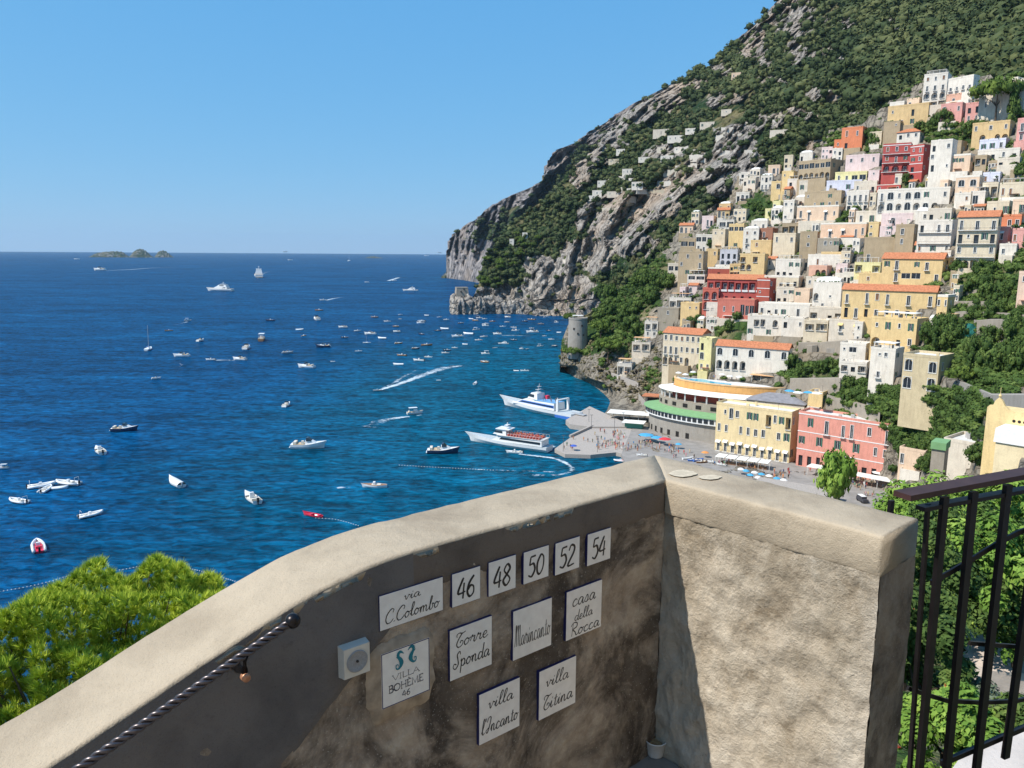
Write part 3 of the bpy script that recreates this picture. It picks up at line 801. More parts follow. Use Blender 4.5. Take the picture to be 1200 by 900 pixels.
def write(mb, text, cx, y, h, wd=None, font=GL, sw=.09, z=0.0, slant=.12, sx=1.0):
    tot = sum(font[c][0] for c in text)
    k = sx if wd is None else wd / (tot * h)
    x = cx - tot * h * k / 2
    for c in text:
        adv, strokes = font[c]
        for st in strokes:
            pts = smooth_pts(st) if font is GL or c in 'OB46' else st
            ribbon(mb, [(x + (p[0] + slant * p[1]) * h * k, y + p[1] * h) for p in pts], sw * h, z)
            z += .00002
        x += adv * h * k
M_TILE = None
t = NT('glazed_tile'); g = t.coord(); t.b.inputs['Coat Weight'].default_value = .3
M_TILE = t.done(t.ramp(t.noise(30, 3, .5, g), [(.35, (.80, .755, .70)), (.65, (.88, .84, .78))]), .22, spec=.5)
M_INK = plain((.02, .018, .02), .35, .4, .1, 50); M_NAVY = plain((.02, .022, .10), .3, .4, .1, 50); M_TEAL = plain((.01, .19, .25), .35, .4, .1, 50); M_GINK = plain((.07, .07, .09), .4, .4, .1, 50)
rzA = math.atan2(av.y, av.x)
def tile(tl, br, lines, label, border=.0011, blue=M_NAVY, extra=None):
    X = lambda q: (400 + q[0] / 3.3333, 600 + q[1] / 3.3333)
    s0, zt = sz(*X(tl)); s1, zb = sz(*X(br))
    # size from the left edge top and right edge bottom
    w = s1 - s0; h = zt - zb
    cs, cz = (s0 + s1) / 2, (zt + zb) / 2
    base = Vector((Aa.x + av.x * cs, Aa.y + av.y * cs, cz)) - na * .0085
    root = empty('ceramic_tile', base); tag(root, label, 'tile', 'glazed name and number tiles set in the wall')
    root.matrix_world = Matrix.Translation(base) @ Matrix.Rotation(rzA, 4, 'Z') @ Matrix.Rotation(R_(90), 4, 'X')
    mb = MB(); mb.box(-w / 2, w / 2, -h / 2, h / 2, -.014, .0012); mb.build('tile_body', M_NAVY, root)
    mb = MB(); mb.box(-w / 2 + border, w / 2 - border, -h / 2 + border, h / 2 - border, .0002, .0020); mb.build('glaze', M_TILE, root)
    mb = MB()
    for (txt, cx, y, hh, wd, font, sw, sl_) in lines:
        write(mb, txt, cx * w, y * h, hh * h, wd * w, font, sw, .0024, sl_)
    mb.build('lettering', M_INK if extra is None else M_GINK, root)
    if extra: extra(root, w, h)
    return root, w, h
N_ = lambda t_, w_=.62: [(t_, -.02, -.32, .62, w_, GL, .105, .1)]
tile((140, 325), (390, 378), [('via', .0, .17, .27, .26, GL, .085, .12), ('C.Colombo', .0, -.34, .37, .86, GL, .075, .15)], 'wide white tile reading via C.Colombo in black script')
tile((424, 240), (535, 333), N_('46', .64), 'square white tile with number 46 in black, first of the number row')
tile((567, 195), (673, 292), N_('48', .64), 'number 48 tile between the 46 and 50 tiles')
tile((704, 155), (801, 247), N_('50', .66), 'number 50 tile, middle of the row of five numbers')
tile((828, 120), (921, 213), N_('52', .66), 'number 52 tile above the gap between Marincanto and casa della Rocca')
tile((954, 85), (1042, 178), N_('54', .62), 'number 54 tile, last and nearest the wall corner')
tile((415, 460), (580, 590), [('Torre', -.0, .12, .27, .78, GL, .075, .15), ('Sponda', .0, -.28, .30, .88, GL, .07, .15)], 'white tile reading Torre Sponda in black script')
tile((663, 385), (812, 515), [('Marincanto', .0, -.24, .42, .92, GL, .034, .06)], 'white tile reading Marincanto in narrow black script')
tile((872, 310), (1006, 443), [('casa', -.02, .16, .30, .66, GL, .07, .15), ('della', -.02, -.15, .21, .52, GL, .08, .15), ('Rocca', .02, -.45, .26, .84, GL, .08, .15)], 'white tile reading casa della Rocca in black script')
tile((765, 620), (906, 740), [('villa', -.02, .12, .25, .62, GL, .08, .15), ('Titina', .0, -.33, .28, .82, GL, .075, .15)], 'white tile reading villa Titina in black script')
tile((530, 710), (688, 830), [('villa', .02, .14, .25, .62, GL, .08, .15), ("l'Incanto", .0, -.32, .29, .90, GL, .07, .15)], "white tile reading villa l'Incanto in black script, lowest of the script tiles")
def seahorses(root, w, h):
    mb = MB(); b = .0026; e = .0016
    for (x0, x1, y0, y1) in ((-w / 2 + e, w / 2 - e, h / 2 - e - .0022, h / 2 - e), (-w / 2 + e, w / 2 - e, -h / 2 + e, -h / 2 + e + .0022)): mb.box(x0, x1, y0, y1, b - .001, b)
    for (x0, x1) in ((-w / 2 + e, -w / 2 + e + .0022), (w / 2 - e - .0022, w / 2 - e)): mb.box(x0, x1, -h / 2 + e + .0022, h / 2 - e - .0022, b - .001, b)
    mb.build('blue_border', M_NAVY, root)
    mb = MB()
    for sgn in (-1, 1):
        dy = .06 if sgn < 0 else .09
        path = [(.045, .315), (.075, .345), (.12, .365), (.155, .33), (.15, .28), (.11, .22), (.095, .16), (.12, .10), (.17, .07), (.205, .10), (.20, .15), (.165, .15), (.165, .12)]
        ws = [.012, .028, .055, .058, .05, .075, .085, .05, .028, .02, .018, .015, .010]
        sp = smooth_pts(path, 6); n_ = len(sp); L = []; Rr = []
        for i, p in enumerate(sp):
            a = sp[max(0, i - 1)]; c = sp[min(n_ - 1, i + 1)]; dx, d_y = c[0] - a[0], c[1] - a[1]; l = math.hypot(dx, d_y) or 1
            wd = float(np.interp(i / (n_ - 1) * 12, range(13), ws)) / 2
            for (lst, o_) in ((L, wd), (Rr, -wd)):
                lst.append(mb.vert((sgn * (p[0] - o_ * d_y / l) * w, (p[1] + dy + o_ * dx / l) * h, b + .00002 * i)))
        for i in range(n_ - 1): mb.face((L[i], L[i + 1], Rr[i + 1], Rr[i]))
        for k in range(3):
            x_ = .15 + .01 * k; y_ = .36 - .035 * k + dy
            mb.poly([(sgn * x_ * w, y_ * h, b + .0009), (sgn * (x_ + .035) * w, (y_ + .012) * h, b + .0009), (sgn * (x_ + .005) * w, (y_ - .03) * h, b + .0009)])
    mb.build('seahorse_emblem', M_TEAL, root)
tile((146, 552), (339, 690), [('VILLA', 0, -.055, .10, .56, UP, .13, 0), ('BOHÈME', 0, -.25, .125, .72, UP, .16, 0), ('46', 0, -.41, .11, .17, UP, .14, 0)], 'white tile with a navy border, two teal seahorses and VILLA BOHEME 46', .0008, M_NAVY, seahorses)

# small square wall box with a round grille
s0, z0 = sz(394, 757); s1b, z1b = sz(428, 780)
w = s1b - s0; h = .092
base = Vector((Aa.x + av.x * (s0 + s1b) / 2, Aa.y + av.y * (s0 + s1b) / 2, (z0 + z1b) / 2)) - na * .012
root = empty('wall_box', base); tag(root, 'small square grey white box with a round grille, left of the seahorse tile', 'intercom')
root.matrix_world = Matrix.Translation(base) @ Matrix.Rotation(rzA, 4, 'Z') @ Matrix.Rotation(R_(90), 4, 'X')
w = max(w, .085)
mb = MB(); mb.box(-w / 2, w / 2, -h / 2, h / 2, -.014, .022, taper=.004); mb.build('housing', plain((.62, .58, .50), .5, .4, .08, 40), root)
mb = MB(); mb.lathe([(.031, .0215), (.031, .0245), (.028, .0255), (.026, .0232), (.014, .0228), (.0, .0228)], n=36); mb.build('grille', plain((.30, .30, .30), .5, .4, .15, 200), root, True)
mb = MB(); mb.lathe([(.0035, .023), (.0035, .0262), (0, .0265)], n=12); mb.build('button', M_INK, root)

# ------------------------------------------------------------------ twisted iron handrail
M_IRON = plain((.035, .03, .03), .32, .6, .3, 60, .85); M_STRAND = plain((.13, .11, .11), .33, .6, .3, 80, .8)
OFF = .075
def on_rail(px, py):
    d = ray(px, py); q = Aa - na * OFF; k = (q - CAM).dot(na) / d.dot(na); return CAM + d * k
e0 = on_rail(338, 731); e1 = on_rail(95, 899); dr = (e1 - e0).normalized(); e2 = e1 + dr * .9
root = empty('handrail', e0); tag(root, 'twisted dark iron handrail with a ball end on the sloping wall', 'handrail')
LI = -Vector(e0)
u = dr.cross(Vector((0, 0, 1))).normalized(); v_ = dr.cross(u)
L = (e2 - e0).length
mb = MB(); mb.tube([Vector((0, 0, 0)), dr * L], .006, 10); mb.build('core_bar', M_IRON, root, True)
for k in range(3):
    mb = MB(); pts = []
    for i in range(int(L / .004)):
        s = i * .004; a = s / .062 * 2 * math.pi / 1.0 + k * 2 * math.pi / 3
        pts.append(dr * s + (u * math.cos(a) + v_ * math.sin(a)) * .0064)
    mb.tube(pts, .0052, 7); mb.build('twisted_strand', M_STRAND if k < 3 else M_IRON, root, True)
mb = MB(); prof = [(0, -.019)] + [(.019 * math.cos(R_(a)), .019 * math.sin(R_(a))) for a in range(-75, 90, 15)] + [(0, .019)]
mb.lathe(prof, (0, 0, 0), 20)
mb.v = [tuple(Vector(p) - dr * .012) for p in mb.v]; mb.build('ball_end', M_IRON, root, True)
bp = on_rail(287, 765) - e0
q = slope_pt(289, 790) - e0
mb = MB(); mb.tube([bp + Vector((0, 0, -.008)), bp + Vector((0, 0, -.05)) + na * .01, bp + Vector((0, 0, -.062)) + na * .045, bp + Vector((0, 0, -.062)) + na * (OFF + .01)], [.009, .009, .010, .012], 10)
mb.build('bracket', M_IRON, root, True)
mb = MB(); mb.tube([bp + Vector((0, 0, -.064)) + na * .012 , bp + Vector((0, 0, -.064)) - na * .004], [.011, .010], 12); mb.build('copper_cap', plain((.55, .26, .14), .45, .5, .2, 80, .4), root, True)

# ------------------------------------------------------------------ gelato cup
cz = ZF
cp = at_z(768, 884, ZF + .001)
root = empty('paper_cup', cp); tag(root, 'small white paper cup with brown dregs on the landing floor', 'cup')
mb = MB(); mb.lathe([(.0, .002), (.030, .001), (.031, .004), (.041, .062), (.0435, .063), (.0435, .067), (.041, .067), (.0395, .060), (.034, .03), (0, .03)], n=36)
mb.build('cup_body', plain((.74, .72, .68), .6, .3, .08, 50), root, True)
mb = MB(); mb.lathe([(0, .054), (.02, .055), (.0385, .053)], n=30)
for i, p in enumerate(mb.v): mb.v[i] = (p[0], p[1], p[2] + .006 * noise.noise(Vector((p[0] * 120, p[1] * 120, 0))))
mb.build('ice_cream_dregs', plain((.38, .24, .12), .5, .4, .4, 90), root, True)

# ------------------------------------------------------------------ iron railing at the right
M_RAIL = plain((.075, .035, .03), .42, .5, .25, 20, .3); M_BAR = plain((.022, .018, .018), .4, .5, .3, 20, .5)
dU = Vector((.906, .423, 0)).normalized(); r0 = at_r(1062, 583, 2.36); rn = Vector((-dU.y, dU.x, 0))
root = empty('iron_railing', Vector((r0.x, r0.y, ZF - .3))); tag(root, 'dark brown iron railing with a flat top rail beside the wall end', 'railing')
OI = -root.location
def rp(px, py, off=0.0):
    d = ray(px, py); k = (r0 - CAM).dot(rn) / d.dot(rn); return CAM + d * k + rn * off + OI
def bar(mb, a, b, w, t_, side=None):
    a = Vector(a); b = Vector(b); d = (b - a).normalized(); s = rn.cross(d).normalized() if side is None else side
    n2 = d.cross(s).normalized(); pts = []
    for p in (a, b):
        for (i, j) in ((-1, -1), (1, -1), (1, 1), (-1, 1)): pts.append(p + s * (w / 2 * i) + n2 * (t_ / 2 * j))
    bb = len(mb.v); mb.v += [tuple(p) for p in pts]
    for q in ((0, 1, 2, 3), (7, 6, 5, 4), (0, 4, 5, 1), (1, 5, 6, 2), (2, 6, 7, 3), (3, 7, 4, 0)): mb.face([bb + i for i in q])
mb = MB(); a = rp(1057, 581); b = rp(1330, 531); bar(mb, a, b, .016, .055); mb.build('top_rail', M_RAIL, root)
mb = MB(); bar(mb, rp(1082, 597, .01), rp(1330, 552, .01), .012, .03); mb.build('upper_rail', M_BAR, root)
for (x0, y0, x1, y1, wd) in ((1107, 582, 1077, 905, .024), (1141, 576, 1109, 905, .027), (1181, 568, 1144, 903, .028), (1222, 561, 1178, 888, .028), (1262, 553, 1216, 872, .028)):
    mb = MB(); bar(mb, rp(x0, y0), rp(x1, y1), wd, .014); mb.build('baluster', M_BAR, root)
mb = MB(); bar(mb, rp(1093, 592, .015), rp(1071, 905, .015), .011, .011); mb.build('corner_post', M_BAR, root)
mb = MB()
cv = [rp(1098, 686, .02), rp(1120, 674, .02), rp(1150, 656, .02), rp(1175, 640, .02), rp(1200, 627, .02), rp(1240, 612, .02), rp(1300, 596, .02)]
for p, q in zip(cv, cv[1:]): bar(mb, p, q, .017, .006)
mb.build('curved_strap', M_BAR, root)
mb = MB(); cv = [rp(1074, 812, .03), rp(1090, 818, .03), rp(1120, 827, .03), rp(1160, 829, .03), rp(1200, 827, .03), rp(1300, 806, .03)]
for p, q in zip(cv, cv[1:]): bar(mb, p, q, .013, .008)
mb.build('middle_rail', M_BAR, root)
mb = MB(); bar(mb, rp(1110, 899, .02), rp(1300, 806 + 10, .02), .018, .012); mb.build('bottom_rail', M_BAR, root)
mb = MB(); bar(mb, rp(1143, 757, .02), rp(1300, 768, .02), .013, .008); mb.build('short_rail', M_BAR, root)
mb = MB(); bar(mb, rp(1205, 640, .5), rp(1168, 905, .5), .02, .014); mb.build('return_bars', M_BAR, root)
# pale paving beyond the railing
mb = MB()
q = [at_z(1098, 925, HC - 2.7), at_z(1128, 884, HC - 2.7), at_z(1200, 848, HC - 2.7), at_z(1320, 810, HC - 2.7), at_z(1320, 980, HC - 2.7), at_z(1100, 980, HC - 2.7)]
mb.prism([(p.x, p.y) for p in q], HC - 2.95, HC - 2.7)
tag(mb.build('stone_landing', cement('pale_paving', (.58, .52, .47), (.46, .41, .37))), kind='structure')
# garden path below
mb = MB(); zP = 69.9
q = [at_z(1118, 742, zP), at_z(1160, 732, zP), at_z(1330, 745, zP), at_z(1330, 800, zP), at_z(1160, 786, zP), at_z(1124, 770, zP)]
mb.prism([(p.x, p.y) for p in q], zP - 2.5, zP)
tag(mb.build('garden_path', cement('garden_paving', (.62, .52, .44), (.5, .42, .36))), kind='structure')
# ================================================================== the town
WHITE = (.76, .69, .59); CREAM = (.70, .59, .43); PALE = (.70, .61, .49); PEACH = (.76, .56, .40); SALMON = (.72, .42, .30); PINK = (.72, .36, .31)
PPINK = (.76, .60, .56); RED = (.47, .10, .085); DRED = (.40, .10, .07); YEL = (.74, .54, .27); OCH = (.66, .47, .24); TAN = (.44, .34, .22); STONE = (.37, .32, .25)
ORG = (.70, .24, .12); LAV = (.66, .66, .74); BRN = (.36, .17, .11); LYEL = (.78, .70, .36); GREY = (.42, .40, .38)
M_GLASS = plain((.03, .035, .04), .12, .5, .3, .5); M_WFR = plain((.74, .73, .70), .5, .3, .06); M_GSH = plain((.05, .14, .10), .6, .2, .1); M_BSH = plain((.22, .12, .07), .6, .2, .15)
M_BLU = plain((.10, .22, .45), .6, .2, .1); M_TERRA = plain((.52, .20, .10), .85, .1, .3, 1.4); M_WROOF = plain((.70, .67, .62), .85, .1, .15, .5); M_AWN = plain((.80, .77, .70), .8, .1, .05)
M_AWY = plain((.76, .56, .24), .8, .1, .08); M_IR = plain((.12, .12, .12), .5, .4, .1); M_GROOF = plain((.26, .25, .26), .9, .1, .2, .6); M_DARK = plain((.03, .028, .026), .8, .1, .2)
M_TERRD = plain((.42, .22, .15), .85, .1, .2, 1.0); M_GREEN = plain((.20, .36, .17), .8, .1, .1, .6); M_AWO = plain((.72, .42, .22), .8, .1, .1)
winc = {}
def window_mesh(kind, w, h):
    key = (kind, round(w * 4) / 4, round(h * 4) / 4)
    if key in winc: return winc[key]
    w, h = key[1], key[2]; w = max(w, .5); h = max(h, .5); fr = .09
    mb = MB()
    mb.box(-w / 2, w / 2, .0, .05, 0, h, mi=1)
    fm = 0
    if kind != 'q':
        for x in (-w / 2, w / 2 - fr): mb.box(x, x + fr, -.05, -.002, 0, h, mi=fm)
        for z in (0, h - fr): mb.box(-w / 2 + fr, w / 2 - fr, -.05, -.002, z, z + fr, mi=fm)
        if w > .8: mb.box(-.04, .04, -.05, -.002, fr, h - fr, mi=fm)
    if kind in 'sS':
        for x in (-w / 2 - .52, w / 2 + .02): mb.box(x, x + .5, -.30, -.25, -.02, h + .02, mi=2)
    if kind == 'h': mb.box(-w / 2 + fr, w / 2 - fr, -.12, -.06, fr, h - fr, mi=2)
    if kind == 'g':
        n = max(2, int(w / 1.2))
        for i in range(1, n): mb.box(-w / 2 + w * i / n - .04, -w / 2 + w * i / n + .04, -.06, -.003, fr, h - fr, mi=fm)
    # surround standing proud of the wall
    if kind in 'wdohA':
        for x in (-w / 2 - .14, w / 2 + .002): mb.box(x, x + .138, -.29, -.21, -.0, h, mi=0)
        mb.box(-w / 2 - .14, w / 2 + .14, -.30, -.21, h + .002, h + .14, mi=0)
        mb.box(-w / 2 - .18, w / 2 + .18, -.36, -.21, -.12, -.002, mi=0)
    me = mb.mesh('window', [M_WFR, M_GLASS, M_GSH if kind in 'sS' else M_BSH])
    winc[key] = me; return me
def facade(mb, W, z0, z1, ops, xf, mi=0):
    "wall of width W from z0 to z1 with openings (xa, xb, za, zb, arch, depth); xf maps local (x, y into wall, z)"
    xs = sorted({0, W} | {v for o in ops for v in (o[0], o[1])}); zs = sorted({z0, z1} | {v for o in ops for v in (o[2], o[3])})
    for i in range(len(xs) - 1):
        for j in range(len(zs) - 1):
            cx, cz = (xs[i] + xs[i + 1]) / 2, (zs[j] + zs[j + 1]) / 2
            if any(o[0] < cx < o[1] and o[2] < cz < o[3] for o in ops): continue
            mb.poly([xf(xs[i], 0, zs[j]), xf(xs[i + 1], 0, zs[j]), xf(xs[i + 1], 0, zs[j + 1]), xf(xs[i], 0, zs[j + 1])], mi)
    for (a, b, c, d, arch, dep) in ops:
        R3 = lambda p: mb.poly([xf(*q) for q in p], mi)
        if not arch:
            R3([(a, 0, d), (b, 0, d), (b, dep, d), (a, dep, d)]); zt = d
            R3([(b, 0, c), (b, dep, c), (b, dep, d), (b, 0, d)]); R3([(a, dep, c), (a, 0, c), (a, 0, d), (a, dep, d)])
        else:
            rr = min((b - a) / 2, (d - c) * .6); zc = d - rr; m = 8; mx = (a + b) / 2
            arc = [(mx - (b - a) / 2 * math.cos(math.pi * k / m), zc + rr * math.sin(math.pi * k / m)) for k in range(m + 1)]
            for k in range(m):
                p, q = arc[k], arc[k + 1]
                R3([(p[0], 0, p[1]), (q[0], 0, q[1]), (q[0], 0, d), (p[0], 0, d)])
                R3([(q[0], 0, q[1]), (p[0], 0, p[1]), (p[0], dep, p[1]), (q[0], dep, q[1])])
            R3([(b, 0, c), (b, dep, c), (b, dep, zc), (b, 0, zc)]); R3([(a, dep, c), (a, 0, c), (a, 0, zc), (a, dep, zc)])
        R3([(a, dep, c), (b, dep, c), (b, 0, c), (a, 0, c)])
        R3([(a, dep, c), (a, dep, d), (b, dep, d), (b, dep, c)][::-1])
balc = {}
def balcony_mesh(w, solid):
    w = max(.8, round(w * 2) / 2); key = (w, solid)
    if key in balc: return balc[key]
    mb = MB(); mb.box(-w / 2, w / 2, -1.0, .0, -.16, 0, mi=0)
    if solid: mb.box(-w / 2, w / 2, -1.0, -.88, .002, .95, mi=0)
    else:
        mb.box(-w / 2, w / 2, -.98, -.93, .9, .96, mi=1)
        n = int(w / .28)
        for i in range(n + 1): x = -w / 2 + .02 + (w - .04) * i / n; mb.box(x - .02, x + .02, -.97, -.94, .0, .9, mi=1)
        for x in (-w / 2, w / 2 - .04): mb.box(x, x + .04, -.93, -.02, .9, .95, mi=1)
    me = mb.mesh('balcony', [M_WFR, M_IR]); balc[key] = me; return me
def row_spec(W, z0, zh, row, side=False):
    "openings and furniture of one storey"
    n = len(row); ops = []; fur = []; cw = W / n
    for i, ch in enumerate(row):
        cx = cw * (i + .5); k = zh / 3.2
        if ch == '.': continue
        if ch == 'w': ch = rnd.choice('wwwwwhsSo')
        jz = rnd.uniform(.86, 1.12)
        if ch in 'wsSh': w, h, b, ar, dp = min(1.15, cw * .5), 1.5 * k, 1.0 * k, False, .24
        elif ch == 'o': w, h, b, ar, dp = min(.75, cw * .4), .9 * k, 1.4 * k, False, .24
        elif ch in 'dm': w, h, b, ar, dp = min(1.2, cw * .5), 2.3 * k, .12, False, .24
        elif ch == 'A': w, h, b, ar, dp = min(2.2 * max(1, min(1.3, k)), cw * .66), 2.1 * k, .6 * k, True, .24
        elif ch == 'a': w, h, b, ar, dp = cw * .76, 2.5 * k, .12, True, 1.6
        elif ch == 'l': w, h, b, ar, dp = cw * .84, 2.4 * k, .12, False, 1.8
        elif ch == 'g': w, h, b, ar, dp = cw * .86, 1.7 * k, .9 * k, False, .24
        elif ch == 'q': w, h, b, ar, dp = min(1.6, cw * .7), 2.1 * k, .1, False, .6
        else: continue
        w = min(w * jz, cw * .9); h = min(h * rnd.uniform(.88, 1.05), zh - b - .25)
        if h < .3 or w < .25: continue
        ops.append((cx - w / 2, cx + w / 2, z0 + b, z0 + b + h, ar, dp))
        if ch in 'al': fur.append(('d' if n < 9 else 'q', cx, z0 + b, min(1.3, w * .5), h * .78, dp)); fur.append(('rail', cx, z0 + b, w, 0, 0))
        else: fur.append((ch, cx, z0 + b, w, h, dp))
        if ch in 'dm' and not side: fur.append(('balc', cx, z0 + b, min(cw * .85, w + 1.0), 0, 0))
        if ch == 'm': fur.append(('awn', cx, z0 + b + h + .2, w + .8, 0, 0))
    return ops, fur
awnc = {}
def awning_mesh(w, mat):
    w = round(w * 2) / 2; key = (w, mat.name)
    if key in awnc: return awnc[key]
    mb = MB(); mb.poly([(-w / 2, -.0, .0), (w / 2, -.0, .0), (w / 2, -1.1, -.75), (-w / 2, -1.1, -.75)]); mb.poly([(-w / 2, -1.1, -.75), (w / 2, -1.1, -.75), (w / 2, -1.1, -1.0), (-w / 2, -1.1, -1.0)])
    for x in (-w / 2, w / 2): mb.poly([(x, 0, 0), (x, -1.1, -.75), (x, 0, -.75)])
    awnc[key] = mb.mesh('awning', [mat]); return awnc[key]
HOUSES = []
def house(label, px0, px1, yt, yb, col, rows, opt='', turn=None, depth=None, name='house', pos=None, dirs=None, side=None, cat='house', R=None, push=0):
    """px0..px1, yt..yb: extent in the photograph, from which real position and size follow; rows: storeys from the top"""
    mid = (px0 + px1) / 2
    p = None
    if R is None:
        p = hitC(mid, yb, (C,)) if mid > 700 else None
        if p is None: p = hit(mid, yb)
    if p is None or R is not None: p = at_r(mid, yb, R or 400)
    dxy = Vector((p.x - CAM.x, p.y - CAM.y, 0)); Rh = dxy.length
    v = dxy.normalized()
    Rr = Rh - push; p = at_r(mid, yb, Rr)
    sc = (p - CAM).length / F * 1.0
    # pixel size at this place
    d0 = at_r(px0, yb, Rr); d1 = at_r(px1, yb, Rr); tot = (d1 - d0).length
    Ht = at_r(mid, yt, Rr).z - p.z
    if turn is None: turn = 24
    th = R_(turn)
    D = depth if depth else min(9.0, max(4.0, tot * .55))
    if abs(turn) > 1: D = min(D, tot * .4 / max(.05, math.sin(abs(th))))
    Wd = (tot - D * math.sin(abs(th))) / math.cos(th)
    nrm = Matrix.Rotation(-th, 3, 'Z') @ (-v)          # facade normal, turned towards the sea
    rt = Vector((-nrm.y, nrm.x, 0))
    lat = Vector((v.y, -v.x, 0))                       # screen right
    fx = (px0 * 1.0)
    c0 = at_r(px0, yb, Rr); c0.z = p.z
    if turn < 0: c0 = c0 + lat * (D * math.sin(abs(th)))
    org = c0 + rt * (Wd / 2)
    rz = math.atan2(rt.y, rt.x)
    root = empty(name, org, rz); tag(root, label, cat)
    base = -3.0 if 'b' in opt else -12.0
    wm = wallmat(col)
    rows_l = rows.split('/') if rows else []
    nf = max(1, len(rows_l)); zh = Ht / nf
    mb = MB(); ops = []; fur = []
    for i, r in enumerate(rows_l):
        o_, f_ = row_spec(Wd, Ht - zh * (i + 1), zh, r); ops += o_; fur += f_
    facade(mb, Wd, base, Ht, ops, lambda x, y, z: (x - Wd / 2, y, z))
    # sides
    sr = side if side is not None else '/'.join(('w.' if Wd > 5 else 'o') if k % 2 == 0 else '.o' for k in range(nf))
    so_, sf = [], []
    for i, r in enumerate(sr.split('/')[:nf]):
        o_, f_ = row_spec(D, Ht - zh * (i + 1), zh, r, True); so_ += o_; sf += f_
    facade(mb, D, base, Ht, so_, lambda x, y, z: (Wd / 2 - y, x, z))
    facade(mb, D, base, Ht, so_ if turn < 0 else [], lambda x, y, z: (-Wd / 2 + y, D - x, z))
    mb.poly([(Wd / 2, D, base), (-Wd / 2, D, base), (-Wd / 2, D, Ht), (Wd / 2, D, Ht)])
    flat = not any(c in opt for c in 'TH')
    mb.poly([(-Wd / 2, 0, Ht), (Wd / 2, 0, Ht), (Wd / 2, D, Ht), (-Wd / 2, D, Ht)])
    mb.build('wall', wm, root)
    # openings' furniture
    for k, (ty, cx, cz, w, h, dp) in enumerate(fur):
        x = cx - Wd / 2
        if ty == 'balc': link(balcony_mesh(w, 'B' in opt), 'balcony', root, (x, 0, cz))
        elif ty == 'rail': link(balcony_mesh(w, 'B' in opt), 'balcony', root, (x, .55, cz))
        elif ty == 'awn': link(awning_mesh(w, M_AWY if 'Y' in opt else M_AWN), 'awning', root, (x, 0, cz))
        else:
            kd = ty if ty not in 'm' else 'd'
            link(window_mesh('s' if ty == 's' else 'w' if kd in 'd' else kd, w, h), 'window', root, (x, dp - .06, cz))
    for (ty, cx, cz, w, h, dp) in sf:
        if ty in ('balc', 'rail', 'awn'): continue
        o = link(window_mesh(ty if ty != 'm' else 'w', w, h), 'window', root, (Wd / 2 - (dp - .06), cx, cz), R_(90))
        if turn < 0: o.location = (-Wd / 2 + (dp - .06), D - cx, cz); o.rotation_euler = (0, 0, R_(-90))
    # roofs
    if flat:
        mb = MB(); ph = .9 if 'P' in opt else .35; t_ = .22; q = .06
        mb.box(-Wd / 2 - q, Wd / 2 + q, -q, t_, Ht + .003, Ht + ph); mb.box(-Wd / 2 - q, Wd / 2 + q, D - t_, D + q, Ht + .003, Ht + ph)
        mb.box(-Wd / 2 - q, -Wd / 2 + t_, t_ + .002, D - t_ - .002, Ht + .003, Ht + ph); mb.box(Wd / 2 - t_, Wd / 2 + q, t_ + .002, D - t_ - .002, Ht + .003, Ht + ph)
        mb.build('parapet', wm if 'W' not in opt else plain(WHITE, .85, .1), root)
        mb = MB(); mb.box(-Wd / 2 + t_ + .01, Wd / 2 - t_ - .01, t_ + .01, D - t_ - .01, Ht + .01, Ht + .08); mb.build('roof', M_TERRD if 'O' in opt else M_WROOF, root)
    if 'T' in opt:                                     # lean-to tiled roof with a visible front slope
        mb = MB(); e = .5; rh = min(2.6, Ht * .28, D * .3)
        mb.poly([(-Wd / 2 - e, -e, Ht - .05), (Wd / 2 + e, -e, Ht - .05), (Wd / 2 + e, D * .5, Ht + rh), (-Wd / 2 - e, D * .5, Ht + rh)])
        mb.poly([(-Wd / 2 - e, D * .5, Ht + rh), (Wd / 2 + e, D * .5, Ht + rh), (Wd / 2 + e, D + e, Ht), (-Wd / 2 - e, D + e, Ht)])
        mb.poly([(-Wd / 2 - e, -e, Ht - .2), (Wd / 2 + e, -e, Ht - .2), (Wd / 2 + e, -e, Ht - .05), (-Wd / 2 - e, -e, Ht - .05)])
        for s in (-1, 1): mb.poly([(s * Wd / 2, 0, Ht), (s * Wd / 2, D * .5, Ht + rh - .1), (s * Wd / 2, D, Ht)])
        mb.build('roof', M_TERRA, root)
    if 'H' in opt:                                     # low hipped roof
        mb = MB(); e = .5; rh = min(2.4, D * .28); i_ = min(Wd, D) * .45
        a = [(-Wd / 2 - e, -e, Ht), (Wd / 2 + e, -e, Ht), (Wd / 2 + e, D + e, Ht), (-Wd / 2 - e, D + e, Ht)]; b = [(-Wd / 2 + i_, D / 2, Ht + rh), (Wd / 2 - i_, D / 2, Ht + rh)]
        mb.poly([a[0], a[1], b[1], b[0]]); mb.poly([a[1], a[2], b[1]]); mb.poly([a[2], a[3], b[0], b[1]]); mb.poly([a[3], a[0], b[0]])
        mb.poly([(q_[0], q_[1], q_[2] - .15) for q_ in a][::-1])
        for k in range(4): p_, q_ = a[k], a[(k + 1) % 4]; mb.poly([(p_[0], p_[1], p_[2] - .15), (q_[0], q_[1], q_[2] - .15), q_, p_])
        mb.build('roof', M_GROOF if 'K' in opt else M_TERRA, root)
    if 'V' in opt:                                     # low vault
        mb = MB(); secs = []
        for k in range(9):
            a = math.pi * k / 8; secs.append([(x_, D * .5 - math.cos(a) * D * .42, Ht + .1 + math.sin(a) * min(2.6, D * .3) * s_) for x_, s_ in ((-Wd * .42, .7), (-Wd * .2, 1), (Wd * .2, 1), (Wd * .42, .7))])
        mb.loft(secs); 
        mb.poly([s_[0] for s_ in secs]); mb.poly([s_[-1] for s_ in secs][::-1])
        mb.build('vault', M_WROOF, root, True)
